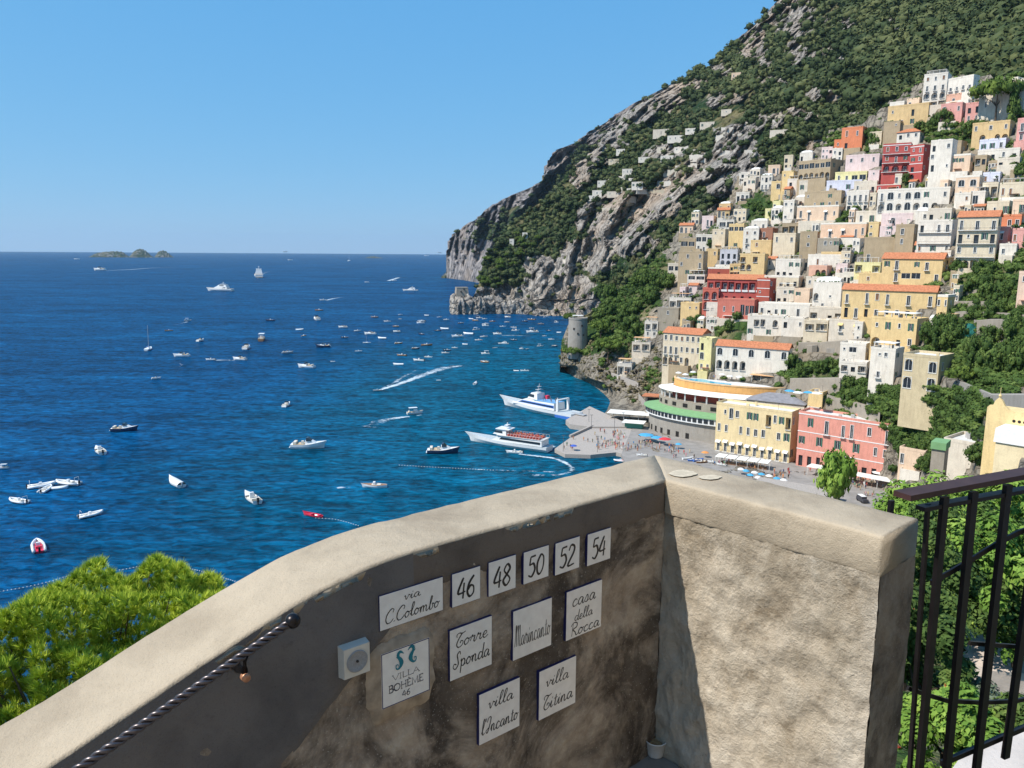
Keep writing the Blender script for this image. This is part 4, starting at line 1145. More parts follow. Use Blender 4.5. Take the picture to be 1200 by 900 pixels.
    if Wd > 5 and rnd.random() < .55 and 'N' not in opt and 'b' not in opt:   # terrace in front of the ground floor
        mb = MB(); dd = rnd.uniform(1.8, 3.2); x0 = -Wd / 2 + rnd.uniform(0, .25) * Wd; x1 = Wd / 2 - rnd.uniform(0, .25) * Wd; zt_ = .02
        mb.box(x0, x1, -dd, -.004, base, zt_); mb.box(x0, x1, -dd - .02, -dd + .16, zt_ + .003, zt_ + .9); mb.box(x0 - .01, x0 + .15, -dd + .163, -.01, zt_ + .003, zt_ + .9); mb.box(x1 - .15, x1 + .01, -dd + .163, -.01, zt_ + .003, zt_ + .9)
        mb.build('front_terrace', wallmat(rnd.choice((STONE, col, WHITE, TAN, PALE))), root)
        if rnd.random() < .5:
            mb = MB(); xa, xb = sorted((rnd.uniform(x0, x1), rnd.uniform(x0, x1)))
            if xb - xa > 1.2: mb.box(xa, xb, -dd + .2, -.05, 2.3, 2.4); mb.box(xa, xa + .1, -dd + .2, -dd + .3, zt_, 2.3); mb.box(xb - .1, xb, -dd + .2, -dd + .3, zt_, 2.3); mb.build('terrace_canopy', rnd.choice((M_AWN, M_AWO, M_BSH, M_TERRD)), root)
    if flat and Wd > 4:                                # things standing about on the roof
        mb = MB(); n_ = rnd.randrange(1, 5)
        for k_ in range(n_):
            x = rnd.uniform(-.4, .4) * Wd; y = rnd.uniform(.2, .8) * D; a_ = rnd.uniform(.3, .8); mb.box(x, x + a_ * rnd.uniform(1, 2.4), y, y + a_, Ht + .09, Ht + rnd.uniform(.7, 1.6))
        mb.build('roof_clutter', wallmat(rnd.choice((WHITE, TAN, GREY, col))), root)
        if rnd.random() < .5:
            mb = MB(); x = rnd.uniform(-.3, .3) * Wd; y = D * .5; mb.tube([(x, y, Ht), (x, y, Ht + 3.0)], .05, 4); mb.box(x - .7, x + .7, y - .03, y + .03, Ht + 2.7, Ht + 2.76); mb.build('antenna', M_IR, root)
        if rnd.random() < .35:
            mb = MB()
            for k_ in range(14):
                x = rnd.uniform(-.48, .48) * Wd; y = rnd.uniform(.02, .12) * D; r_ = rnd.uniform(.2, .5); mb.lathe([(0, 0), (r_, .25 * r_), (r_ * .9, r_), (0, 1.5 * r_)], (x, y, Ht + .3), 5)
            mb.build('potted_plants', plain((.06, .11, .03), .8, .1, .4, 2), root)
    if 'G' in opt:                                     # rooftop pergola / canopy
        mb = MB(); x0, x1 = -Wd * .40, Wd * .40; y0, y1 = .6, D * .7; hh = 2.5
        n = max(2, int((x1 - x0) / 2.5))
        for i in range(n + 1):
            x = x0 + (x1 - x0) * i / n
            for y in (y0, y1): mb.box(x - .07, x + .07, y - .07, y + .07, Ht + .09, Ht + hh)
        mb.build('pergola_posts', M_WFR, root)
        mb = MB(); mb.box(x0 - .3, x1 + .3, y0 - .3, y1 + .3, Ht + hh + .003, Ht + hh + .12); mb.build('canopy', M_AWO if 'Q' in opt else M_AWN, root)
    if 'S' in opt:                                     # small stair-head box
        mb = MB(); bw = min(3, Wd * .35); mb.box(Wd * .1, Wd * .1 + bw, D * .35, D * .8, Ht + .09, Ht + 2.4); mb.build('stair_head', wm, root)
    if 'C' in opt or ('b' not in opt and rnd.random() < .5 and Wd > 5):
        mb = MB()
        x = rnd.uniform(-.35, .3) * Wd; y = rnd.uniform(.4, .8) * D
        mb.box(x, x + .7, y, y + .6, Ht, Ht + 1.5 + (1 if 'H' in opt or 'T' in opt else 0)); mb.box(x - .08, x + .78, y - .08, y + .68, Ht + 1.503 + (1 if 'H' in opt or 'T' in opt else 0), Ht + 1.62 + (1 if 'H' in opt or 'T' in opt else 0))
        mb.build('chimney', wm, root)
    if 'R' in opt:                                     # contrasting string courses
        mb = MB()
        for i in range(1, nf): mb.box(-Wd / 2 - .09, Wd / 2 + .09, -.09, -.002, Ht - zh * i - .18, Ht - zh * i + .14)
        mb.box(-Wd / 2 - .12, Wd / 2 + .12, -.12, -.002, Ht - .3, Ht + .1); mb.build('string_course', M_WFR, root)
    if 'L' in opt:                                     # long balcony at each storey
        for i in range(1, nf): link(balcony_mesh(Wd * .96, False), 'balcony', root, (0, -.02, Ht - zh * i))
    HOUSES.append((root, px0, px1, yt, yb)); return root, Wd, D, Ht
HL = [
 # top of the town
 ('big white hotel with rooftop terrace, highest building of the town', 1080, 1112, 88, 126, WHITE, 'www/ddd/aaa/lll', 'PG', 10, 12),
 ('white right wing of the highest white hotel, four windows in a row', 1109, 1145, 93, 121, WHITE, '..../dddd/..../....', 'PC', 30, 6),
 ('broad cream building beside the round pine at the upper right', 1146, 1212, 98, 130, PALE, 'www/w.w', 'SC', 26, 12),
 ('low white annex with blank wall left of the highest hotel', 1042, 1064, 121, 130, WHITE, 'o.', 'P', 18, 8),
 ('peach terrace block between the white annex and the big hotel', 1062, 1082, 117, 130, PEACH, 'w.', 'P', 20, 8),
 ('pink villa with a salmon rooftop block under the highest hotel', 1101, 1132, 123, 145, PINK, 'w.w/.w.', 'P', 15, 10),
 ('salmon block rising above the pink villa', 1108, 1131, 112, 126, SALMON, '.w.', 'PC', 20, 7),
 ('pink house with loggia windows joined right of the pink villa', 1130, 1153, 122, 144, PINK, 'qq/dd', 'PG', 15, 7),
 ('ochre house with a blue shuttered window near the forest edge', 1039, 1092, 125, 150, OCH, 'o.q./.hs.', 'P', 16, 10),
 ('tall tan stone house with one slit window below the ochre house', 1034, 1058, 143, 169, TAN, '.o/../..', '', 15, 9),
 ('white house with an orange hipped roof above the red palazzo', 1050, 1082, 155, 172, WHITE, 'qww/...', 'H', 15, 9),
 ('bright orange house standing alone left of the upper town', 985, 1015, 151, 176, ORG, 'ww/q.', 'P', 18, 9),
 ('low orange wing beside the bright orange house', 977, 988, 164, 176, ORG, 'o', '', 10, 6),
 ('long tan house with two big arches right under the pine', 1138, 1187, 145, 167, OCH, 'w.w.w/.a.aa', 'P', 14, 9),
 ('bright pink house cut by the right edge of the picture', 1190, 1222, 140, 168, PINK, 'dw/w.', 'P', 18, 9),
 ('small cream rooftop house left of the orange hipped roof', 1018, 1036, 156, 172, CREAM, 'o./..', 'P', 15, 7),
 ('red palazzo with white balconies and arches, sea side', 1032, 1066, 170, 212, RED, 'www/wdw/aaa/...', 'RLP', 6, 8),
 ('red right wing of the palazzo with a big dark arch', 1064, 1088, 172, 212, RED, 'ww/ww/q./a.', 'RP', 30, 7),
 ('tall white building right behind the red palazzo', 1087, 1118, 166, 213, WHITE, 'q.w/w.../q.o/...', 'P', 15, 9),
 ('slim tan tower house above the white building', 1115, 1132, 167, 183, TAN, 'A.', 'PC', 22, 7),
 ('pale blue white house with three small windows at upper right', 1147, 1183, 165, 178, LAV, 'www', 'P', 15, 8),
 ('long white house with a row of four dark openings at upper right', 1145, 1200, 177, 188, WHITE, 'qqwq', 'P', 14, 9),
 ('pale green white lower storey with a vine pergola', 1168, 1199, 187, 196, PALE, 'q.q', 'P', 14, 7),
 ('peach house with two green shuttered windows', 1108, 1142, 183, 204, PEACH, '.ss./....', 'PW', 16, 9),
 ('tan house with shaded terrace right of the green shutters', 1141, 1160, 184, 203, TAN, 'lq/..', 'P', 16, 7),
 ('small white blue cottage with a dark window at the right', 1151, 1178, 204, 216, LAV, 'w.w', 'P', 18, 8),
 ('pale pink house with three red windows left of the palazzo', 990, 1032, 183, 203, PPINK, 'www/...', 'PC', 10, 8),
 ('butter yellow house with a wide dark window below the pale pink house', 978, 1018, 203, 215, LYEL, 'wwgg', 'P', 10, 8),
 ('pale lavender house under the butter yellow one', 968, 1012, 213, 226, LAV, 'w.wq', 'P', 10, 8),
 ('narrow pale pink column house against the palazzo', 1016, 1032, 200, 224, PPINK, 'o/../..', '', 12, 7),
 ('long stone building with a glazed gallery over small arches', 935, 988, 190, 212, TAN, 'gggggg/aaaaaa', 'P', 30, 16),
 ('tall yellow house at the left edge of the upper town', 915, 933, 202, 226, YEL, 'o./../..', 'P', 20, 7),
 ('orange yellow chapel like house with one arched window by the cliff', 903, 918, 214, 232, YEL, '.A/..', 'P', 18, 7),
 ('white villa with pillars hanging over the cliff left of town', 866, 883, 203, 214, WHITE, 'qq/ll', 'P', 8, 6),
 ('small yellow cottage behind the cliff villa', 880, 895, 200, 207, YEL, 'ww', 'P', 10, 6),
 ('cluster of little white houses below the tall yellow house', 922, 941, 211, 227, WHITE, 'q./.w', 'PG', 15, 7),
 ('pale grey house with terrace below the stone gallery building', 936, 968, 213, 226, PALE, 'w.wq', 'PG', 15, 8),
 ('big tan house with flat front in the middle of the upper town', 942, 992, 226, 244, TAN, 'o..w./.wwdd', 'PS', 20, 10),
 ('peach house with three awninged windows', 933, 989, 243, 261, PEACH, 'wm.mw', 'PW', 20, 10),
 ('long white two storey block with balcony awnings', 991, 1021, 225, 249, WHITE, 'dddd/qq.q', 'PW', 12, 9),
 ('narrow red band house on top of the white arcade building', 1027, 1057, 217, 225, RED, 'o..o', 'W', 8, 6),
 ('long white building with two rows of arched windows', 1027, 1116, 223, 249, WHITE, 'dAwAAw.w/aAaAaAa.', 'PW', 12, 10),
 ('pale yellow cube house on the green slope', 905, 917, 237, 249, LYEL, 'w.', 'P', 15, 6),
 ('cream yellow house below the pale yellow cube', 896, 906, 246, 261, LYEL, 'o/o', 'P', 12, 6),
 ('tall white house with many small windows left of the peach house', 917, 934, 236, 258, WHITE, 'ww/.w/w.', 'P', 18, 7),
 ('long salmon house with balcony doors in the town middle', 961, 1019, 263, 281, (.76, .52, .36), '.m.m.dw', 'PW', 14, 9),
 ('yellow orange house attached right of the long salmon house', 1017, 1033, 262, 279, YEL, 'o./w.', 'P', 14, 7),
 ('tan restaurant terrace with white umbrellas', 916, 950, 262, 275, TAN, 'llll', 'G', 10, 8),
 ('square tan stone tower house in the town centre', 936, 959, 273, 301, TAN, '.o./.w./...', 'P', 8, 9),
 ('low stone house with four windows right of the stone tower house', 957, 986, 281, 299, STONE, '.www/....', 'P', 12, 8),
 ('brown red house with a small window', 889, 911, 269, 283, BRN, '.w..', 'P', 22, 8),
 ('orange tan house below the brown red house', 879, 910, 283, 300, OCH, '.h.../.....', 'P', 22, 9),
 ('yellow house with two big round arches', 866, 899, 299, 325, YEL, 'l.l./aa../....', 'P', 14, 8),
 ('narrow white house with stacked small windows', 870, 891, 269, 294, WHITE, 'ww/dd/ww', 'PV', 12, 7),
 ('yellow house with a white glazed top floor', 853, 874, 264, 292, YEL, 'ggg/.../.w.', 'P', 16, 7),
 ('cream house with two tiny windows at the left of town', 834, 853, 270, 292, CREAM, 'oo/../..', 'PG', 16, 8),
 ('white glazed terrace house over the left slope', 815, 836, 276, 296, WHITE, 'ggg/dd.', 'P', 8, 8),
 ('small tan house with glass veranda at the left edge of town', 797, 817, 281, 302, TAN, 'gg/ww', 'P', 14, 7),
 ('tall tan house with chimneys at the left edge of town', 794, 828, 296, 333, TAN, '.w.w/w..d/.w.w/....', 'PS', 18, 9),
 ('orange tan cottage with one dark window', 827, 845, 293, 310, OCH, '.w/..', 'P', 20, 7),
 ('grey white loggia house with striped awnings', 843, 866, 294, 313, (.55, .54, .56), 'qqq/aaa', 'PG', 10, 7),
 ('dark red house with flat white roof above the red hotel', 829, 858, 315, 329, DRED, '.qq', 'PW', 12, 8),
 ('white terrace pavilion with glass front left of the red hotel', 805, 828, 322, 338, WHITE, 'gg/ll', 'G', 10, 8),
 ('red hotel with long tiled loggia and hanging plants', 828, 896, 327, 356, RED, 'llllllll/qqqqqqq', 'TB', 10, 9),
 ('plain red end wing of the hotel with pale bands', 886, 908, 328, 357, DRED, '../o./..', 'RP', 26, 7),
 ('bright coral red lower wing of the hotel with glass veranda', 840, 888, 352, 375, (.58, .19, .14), '.o.o.ggg', 'P', 16, 8),
 ('coral red round pillar terrace left of the hotel', 822, 842, 339, 375, (.62, .17, .12), 'aa/aa/..', 'P', 6, 7),
 ('small yellow house with outside stairs', 797, 824, 356, 375, YEL, '.oo/...', 'P', 20, 7),
 ('white terrace with terracotta canopy above the stairs', 784, 812, 349, 362, WHITE, 'lll', 'GQ', 10, 8),
 ('white house with a glass porch and roof letters in the centre', 908, 942, 305, 326, WHITE, '..ww/qqq.', 'PG', 14, 9),
 ('cream yellow house with long balcony below the glass porch', 895, 941, 325, 340, CREAM, '.qqqq', 'PW', 16, 9),
 ('small white house with two grey windows in the centre', 909, 934, 338, 355, PALE, '.ww/qq.', 'PG', 14, 7),
 ('pink house with two tall round arches', 947, 974, 313, 329, SALMON, '.aa', 'P', 18, 8),
 ('wide white roof terrace building above the pink arches', 946, 990, 300, 315, WHITE, '.w...', 'P', 14, 8),
 ('white domed house in the lower town', 951, 990, 331, 364, WHITE, '..../a.w./.w..', 'V', 14, 9),
 ('white villa with green and blue windows', 888, 953, 357, 376, WHITE, 'wqds.w.', 'PW', 14, 9),
 ('white terraces stepping down from the villa', 875, 922, 371, 395, WHITE, '.ll.a./s..s..', 'P', 10, 8),
 ('cream house with a broad yellow awning above two arches', 940, 972, 377, 408, CREAM, 'll/.../aa', 'PY', 10, 8),
 ('long cream house with two yellow awnings', 970, 1014, 376, 402, PALE, '.m.m/....', 'PY', 16, 9),
 ('upper wing of the big yellow hotel with terracotta roof', 1031, 1107, 303, 344, YEL, 'wd.wd./.dgg.d/......', 'T', 12, 9),
 ('left yellow terrace wing of the hotel with covered loggia', 1000, 1034, 308, 330, LYEL, 'l.l/...', 'G', 10, 8),
 ('lower yellow house with arched porch left of the hotel', 1005, 1040, 322, 340, YEL, '.h../....', 'P', 14, 7),
 ('long middle wing of the yellow hotel with a row of balconies', 985, 1098, 340, 374, YEL, 'd.dhd.d.d/qdqdqdqdq', 'T', 10, 8),
 ('yellow end tower of the hotel with a dark arch', 1096, 1116, 348, 378, YEL, 'w.w/.a.', 'PW', 20, 7),
 ('lower wing of the yellow hotel under a white pergola', 1019, 1086, 374, 408, YEL, 'osow/a.qw', 'PG', 22, 11),
 ('small white tower by the lower yellow wing', 1000, 1014, 379, 403, WHITE, 'o/o', 'P', 15, 6),
 ('tan stone building with two arched windows in the town', 1011, 1050, 280, 309, TAN, '.../d.d', 'P', 6, 9),
 ('tall tan stone tower beside the arched stone building', 1047, 1073, 265, 302, TAN, '.A../.w../....', 'P', 12, 8),
 ('pale pink house with an arched window above the stone building', 1032, 1073, 252, 267, PPINK, '.A.d', 'PV', 12, 8),
 ('small white gabled house right of the pale pink house', 1072, 1091, 248, 260, WHITE, '.w', 'V', 12, 7),
 ('white house with laundry on its long balconies', 1073, 1119, 260, 298, WHITE, 'q.dd/...../w.w.w', 'LPW', 14, 9),
 ('cream house with an orange roof strip and violet balcony', 1117, 1168, 254, 317, CREAM, 'd.d.d/qwqwq/w.w.w/lalal', 'TL', 8, 9),
 ('orange red house at the right behind the cream house', 1160, 1202, 254, 270, ORG, 'q.ww', 'P', 14, 8),
 ('old pink house with a white awning', 1165, 1186, 268, 294, PINK, '.m./...', 'P', 14, 8),
 ('pink cottage at the right edge below the orange red house', 1185, 1212, 270, 288, PINK, 'w.w', 'P', 14, 8),
 ('salmon house with two blind arches', 1118, 1151, 208, 234, PEACH, 'AA/oo', 'PW', 14, 8),
 ('white house with sea windows left under the blind arches', 1117, 1140, 228, 248, WHITE, '.h/.A', 'P', 10, 8),
 ('white terrace house with awning right of the blind arches', 1138, 1158, 226, 244, WHITE, 'g.', 'PG', 14, 7),
 ('cream house with open dark garage like loggia', 1150, 1172, 216, 232, CREAM, 'll', 'P', 10, 7),
 ('cream house with closed shutters near the right edge', 1170, 1212, 216, 234, CREAM, 'hh.q', 'PG', 14, 8),
 ('stone cream house with a staircase', 1155, 1187, 238, 256, CREAM, '.o.w', 'P', 14, 8),
 ('beige house with one grey shuttered window at the right edge', 1185, 1215, 236, 256, PEACH, '.ww', 'P', 14, 8),
 ('salmon villa at the right edge beside the terraced garden', 1190, 1225, 321, 360, (.76, .55, .42), 'ww/.w/..', 'P', 10, 9),
 ('white house with grey roof terrace left part of the white group', 983, 1020, 404, 428, WHITE, 'wg./...', 'PN', 14, 9),
 ('white porch pavilion with open sides above the green garden', 983, 1018, 426, 446, WHITE, 'lql/...', 'PN', 10, 7),
 ('white house with dark doorway and small balcony', 1017, 1056, 410, 454, WHITE, '.ww./..../.d../....', 'PGN', 18, 9),
 ('tan house with four white arched windows', 1055, 1114, 418, 460, (.60, .49, .31), 'A.A/A.A', 'PNE', 20, 12),
 ('white hotel with an orange tiled roof and arcade', 838, 927, 406, 434, WHITE, 'A.A.A.A.A/aaaa.....', 'TN', 14, 8),
 ('tan hotel with orange roof and rows of dark windows', 776, 832, 390, 428, CREAM, 'wwwwwww/dddwwww/aawwa..', 'T', 24, 12),
 ('yellow small cube house beside the tan hotel', 818, 840, 398, 436, LYEL, 'q./A./ww', 'P', 22, 8),
 ('little white house with orange awning on the left slope', 755, 773, 377, 396, WHITE, 'll/ww', 'GQ', 10, 7),
 ('two storey cottage with peach canopy lower on the left slope', 740, 764, 401, 421, PALE, 'll/..', 'GQ', 10, 7),
 ('white hut with canopy on the rocks', 723, 742, 426, 440, WHITE, 'll', 'GQ', 10, 6),
 ('stone building with round window arches under the awning restaurant', 820, 841, 474, 502, STONE, 'a./.w', 'P', 14, 8),
 ('long yellow beachfront hotel with brown loggias and awnings', 837, 934, 476, 531, (.76, .60, .34), '.wAw.ww.lwwl/ww.wwww.ww/mmmmmmmmmm', 'PN', 22, 9),
 ('long pink red beachfront hotel with white framed windows', 932, 1050, 488, 551, (.70, .30, .23), '.w.d.dd.w.d/w.w.w.w.ww/qqqqqqqqqq', 'PRN', 20, 9),
 ('orange block under white parasols above the beach', 946, 970, 461, 478, YEL, '...', 'P', 18, 7),
 ('long low building with a big grey hipped roof', 874, 952, 470, 484, PALE, '........', 'HK', 12, 16),
 ('narrow orange red house wedged between the beachfront hotels', 925, 938, 490, 522, (.68, .25, .16), 'w/w/w', 'P', 20, 6),
 ('beige ruined flat roofed building near the church', 1103, 1160, 519, 548, PALE, 'o...o', 'P', 20, 12),
 ('low peach house with terraces by the garden trees', 1052, 1096, 528, 552, PEACH, 'w..w', 'P', 20, 10),
 ('cream chapel annex with white flat roof', 1150, 1176, 520, 552, (.80, .74, .62), '...', 'P', 16, 9),
 # fillers between the larger fronts
 ('white gap house between tan tower and pale pink house', 1002, 1032, 249, 265, PALE, 'ww', 'P', 14, 8),
 ('ochre cottage behind the stone tower house', 962, 1000, 297, 304, OCH, 'ww.', 'P', 14, 7),
 ('cream terrace house under the tan restaurant', 905, 936, 275, 300, CREAM, 'w.w/...', 'P', 20, 7),
 ('white house below the yellow cube on the green slope', 880, 903, 260, 272, WHITE, 'ww', 'PV', 18, 7),
 ('peach cottage left of the domed house', 930, 952, 340, 358, PEACH, 'w./..', 'P', 14, 7),
 ('pale house with balcony under the pink arches', 944, 985, 326, 336, PALE, 'w.w.', 'P', 14, 7),
 ('sand coloured house under the white arcade building', 1086, 1118, 246, 262, PALE, 'q.w', 'P', 12, 7),
 ('tan cottage below the cliff at the left of town', 842, 862, 258, 270, WHITE, 'gg', 'G', 10, 7),
 ('white lean house under the cream house', 838, 870, 312, 318, WHITE, 'ww', 'P', 12, 6),
 ('beige terrace house left of the tall tan house', 782, 800, 310, 330, PALE, 'gg/..', 'P', 12, 7),
 ('small stone house beside the outside stairs', 770, 798, 362, 380, STONE, '.w./...', 'P', 14, 7),
 ('white house in the trees above the salmon villa', 1170, 1196, 288, 302, WHITE, 'w.', 'P', 14, 7),
 ('cream house beneath the butter yellow one', 1000, 1030, 214, 228, PALE, 'w.q', 'P', 12, 7),
 ('grey terrace block under the domed house', 948, 990, 362, 380, PALE, 'l.ql', 'P', 12, 7),
 ('white block under the white villa with green windows', 915, 945, 374, 396, WHITE, 'q.w/...', 'P', 12, 7),
]
for h in HL:
    h = list(h) + [None] * 3
    house(h[0], h[1], h[2], h[3], h[4], h[5], h[6], h[7], h[8], h[9])
# small houses squeezed into the gaps
rg = random.Random(99); nf_ = 0
FC = [(WHITE, 'white'), (CREAM, 'cream'), (PEACH, 'peach'), (PALE, 'pale sand'), (TAN, 'tan'), (OCH, 'ochre'), (WHITE, 'white'), (PPINK, 'pale pink')]
GAPS = []
for i in range(4000):
    if nf_ >= 70: break
    x = rg.uniform(800, 1195); y = rg.uniform(185, 392)
    if x < interp(y, xLC) + 12 or ell(x, y, greenC) > .3: continue
    if any(h[1] - 2 < x < h[2] + 2 and h[3] - 1 < y < h[4] + 3 for h in HOUSES): continue
    if any(abs(x - g[0]) < 11 and abs(y - g[1]) < 8 for g in GAPS): continue
    w = rg.uniform(10, 19); hh = rg.uniform(8, 15); c, cn = rg.choice(FC); GAPS.append((x, y)); nf_ += 1
    nr = 2 if hh > 11 else 1; rows = '/'.join(''.join(rg.choice('wwd.qA') for _ in range(2 if w < 14 else 3)) for _ in range(nr))
    root = house('small %s house squeezed into a gap between larger town houses' % cn, x - w / 2, x + w / 2, y - hh, y + 1, c, rows, rg.choice(('P', 'P', 'PG', 'V', 'P', 'T')), rg.uniform(6, 26), 6)[0]
    root['group'] = 'small %s houses in the gaps of the town' % cn
# far villas on the mountain
FV = [(700, 712, 211, 217, WHITE, 'w.w'), (729, 742, 197, 204, WHITE, 'www'), (740, 754, 212, 220, WHITE, 'www'), (748, 762, 184, 188, WHITE, 'ww'), (774, 790, 182, 187, WHITE, 'ww'), (782, 802, 158, 165, WHITE, 'www'),
      (765, 785, 150, 160, PALE, '.ww'), (722, 733, 174, 180, WHITE, 'w.'), (820, 838, 142, 150, PALE, 'w.w'), (803, 818, 150, 155, WHITE, 'ww'), (694, 706, 222, 229, WHITE, 'w'), (711, 727, 224, 229, PALE, 'ww'),
      (857, 869, 84, 92, PEACH, 'w.'), (770, 781, 172, 177, PALE, 'w'), (790, 803, 172, 177, WHITE, 'ww'), (713, 726, 186, 191, CREAM, 'w.'), (902, 924, 152, 158, PALE, '....'), (597, 603, 279, 286, WHITE, 'o'), (612, 619, 272, 277, WHITE, 'o'), (690, 700, 229, 233, WHITE, 'w'), (845, 858, 128, 133, PALE, 'w'), (572, 580, 346, 351, CREAM, 'w')]
for i, (a, b, c, d, col, r) in enumerate(FV):
    p = hitC((a + b) / 2, d, (B, A))
    if p is None: continue
    root, _, _, _ = house(['small white villa far up the wooded mountainside'][0], a, b, c + (d - c) * .25, d, col, r, 'Pb', 10, 6, R=(Vector((p.x, p.y, 0)).length), push=6)
    root['category'] = 'villa'; root['group'] = 'far villas scattered over the mountainside'
    if col is not WHITE: root['label'] = 'small pale stone coloured villa far up the mountainside'
# ================================================================== vegetation
def leafmat(name, dark, mid, light, sc=1.0, rough=.75):
    t = NT(name); g = t.coord(False)
    f = t.math('ADD', t.math('MULTIPLY', t.attr('tint'), .75), t.math('MULTIPLY', t.noise(sc, 3, .6, g), .35))
    c = t.ramp(f, [(.1, dark), (.5, mid), (.95, light)])
    t.b.inputs['Subsurface Weight'].default_value = 0
    return t.done(c, rough, None, .15)
LM_FAR = leafmat('woodland_leaves', (.020, .034, .012), (.050, .070, .024), (.13, .14, .052), .08)
LM_TOWN = leafmat('garden_leaves', (.026, .050, .012), (.062, .105, .022), (.14, .19, .045), .5)
LM_PINE = leafmat('pine_needles', (.12, .17, .02), (.34, .44, .038), (.62, .68, .08), 3)
LM_PINE_T = leafmat('stone_pine_leaves', (.035, .065, .012), (.085, .13, .022), (.15, .20, .035), .6)
LM_BR = leafmat('bright_leaves', (.06, .12, .018), (.14, .24, .035), (.28, .38, .07), 2)
LM_DRY = leafmat('dry_scrub', (.10, .085, .045), (.18, .15, .08), (.28, .22, .13), .4)
M_BARK = plain((.12, .09, .065), .9, .1, .3, 4)
def ico(sub):
    bm = bmesh.new(); bmesh.ops.create_icosphere(bm, subdivisions=sub, radius=1.0)
    V = np.array([v.co[:] for v in bm.verts]); Fc = np.array([[v.index for v in f.verts] for f in bm.faces]); bm.free(); return V, Fc
def blob_variants(n, sub, amp, seed, cards=0, csz=.2):
    V0, F0 = ico(sub); out = []; rg = random.Random(seed)
    for k in range(n):
        V = []
        for v in V0:
            q = Vector(v) * 1.7 + Vector((k * 5.1, seed, 0)); d = 1 + amp * noise.noise(q) + amp * .7 * noise.noise(q * 2.6)
            V.append(Vector(v) * d)
        Fl = [tuple(f) for f in F0]
        for c in range(cards):
            u = Vector((rg.gauss(0, 1), rg.gauss(0, 1), rg.gauss(0.25, 1))).normalized()
            p = u * rg.uniform(.85, 1.22); s = csz * rg.uniform(.6, 1.4)
            a = u.orthogonal().normalized(); b_ = u.cross(a); th = rg.uniform(0, 6.28); a, b_ = a * math.cos(th) + b_ * math.sin(th), b_ * math.cos(th) - a * math.sin(th)
            tilt = u * rg.uniform(-.8, .8)
            i = len(V); V += [p + a * s, p - a * s * .5 + b_ * s * .8 + tilt * s, p - a * s * .5 - b_ * s * .8 - tilt * s]; Fl.append((i, i + 1, i + 2))
        out.append((np.array([tuple(v) for v in V], dtype=np.float32), np.array(Fl, dtype=np.int32)))
    return out
def scatter_mesh(name, pts, variants, mat, seed):
    "pts: (x,y,z,r,flat,tint)"
    rg = random.Random(seed); VV = []; FF = []; TT = []; off = 0
    for (x, y, z, r, fl, ti) in pts:
        V, Fc = variants[rg.randrange(len(variants))]; a = rg.uniform(0, 6.28); c, s = math.cos(a), math.sin(a)
        M = np.array([[c * r, s * r, 0], [-s * r, c * r, 0], [0, 0, r * fl]], dtype=np.float32)
        W_ = V @ M + np.array([x, y, z], dtype=np.float32)
        VV.append(W_); FF.append(Fc + off); TT.append(np.full(len(V), ti, dtype=np.float32) + V[:, 2].astype(np.float32) * 0); off += len(V)
    if not VV: return None
    return npmesh(name, np.concatenate(VV), np.concatenate(FF), mat, False, {'tint': np.concatenate(TT)})
def surface_points(S, n, cond, size, seed, flat=(.6, .95), sink=.25, patch=.02):
    "random points over a terrain sheet, weighted by how large they show"
    o, bvh, V, veg, PX = S; rg = random.Random(seed); xs = [p[0] for p in PX]; out = []; tries = 0
    while len(out) < n and tries < n * 30:
        tries += 1; i = rg.randrange(len(V)); x, y = PX[i]
        w = cond(x, y, veg[i], V[i])
        if rg.random() > w: continue
        p = V[i]; s = size(x, y) * rg.uniform(.6, 1.35)
        jx, jy = rg.uniform(-1, 1) * s, rg.uniform(-1, 1) * s * .3
        ti = .5 + .45 * noise.noise(Vector((p.x * patch, p.y * patch, p.z * patch))) + rg.uniform(-.35, .35)
        out.append((p.x + jx, p.y + jy, p.z + s * (.5 - sink), s, rg.uniform(*flat), min(1, max(0, ti))))
    return out
def inview(x, y): return x < 1260 and y > -25
rockn = lambda p, f: noise.fractal(Vector(p) * f, .8, 2, 4)
bv1 = blob_variants(7, 1, .55, 3, 26, .34)
ptsB = surface_points(B, 10000, lambda x, y, v, p: (0 if (not inview(x, y) or (x > interp(y, xLC) + 12 and y > 100) or p.z < 6) else (min(1, max(.07, (v + .55 * rockn(p, .012) - .38) * 3)))), lambda x, y: 3.6 + 1.2 * (y < 120), 11)
# strips just along the crest so that the skyline is ragged
me = scatter_mesh('woodland', ptsB, bv1, LM_FAR, 5); tag(link(me, 'woodland'), kind='stuff')
ptsA = surface_points(A, 1150, lambda x, y, v, p: (0 if p.z < 12 else min(1, max(.02, (v + .6 * rockn(p, .006) - .42) * 2.5))), lambda x, y: 7.0, 12, (.5, .8))
me = scatter_mesh('headland_scrub', ptsA, bv1, LM_FAR, 6); tag(link(me, 'headland_scrub'), kind='stuff')
bv2 = blob_variants(7, 1, .5, 9, 60, .28)
def tower_clear(x, y): return 655 < x < 699 and 366 < y < 412
def inhouse(x, y): return any(h[1] < x < h[2] and h[3] < y < h[4] for h in HOUSES)
ptsC = surface_points(C, 6500, lambda x, y, v, p: (0 if x > 1255 or p.z < 3.2 or tower_clear(x, y) else min(1, max(.05 if y < 430 else .01, (v + .5 * rockn(p, .05) - .45) * 2.5)) * (.35 if inhouse(x, y) else 1)), lambda x, y: 1.25 if x > 760 else 1.7, 13, (.6, 1.0), patch=.05)
me = scatter_mesh('garden_shrubs', ptsC, bv2, LM_TOWN, 7); tag(link(me, 'garden_shrubs'), kind='stuff')
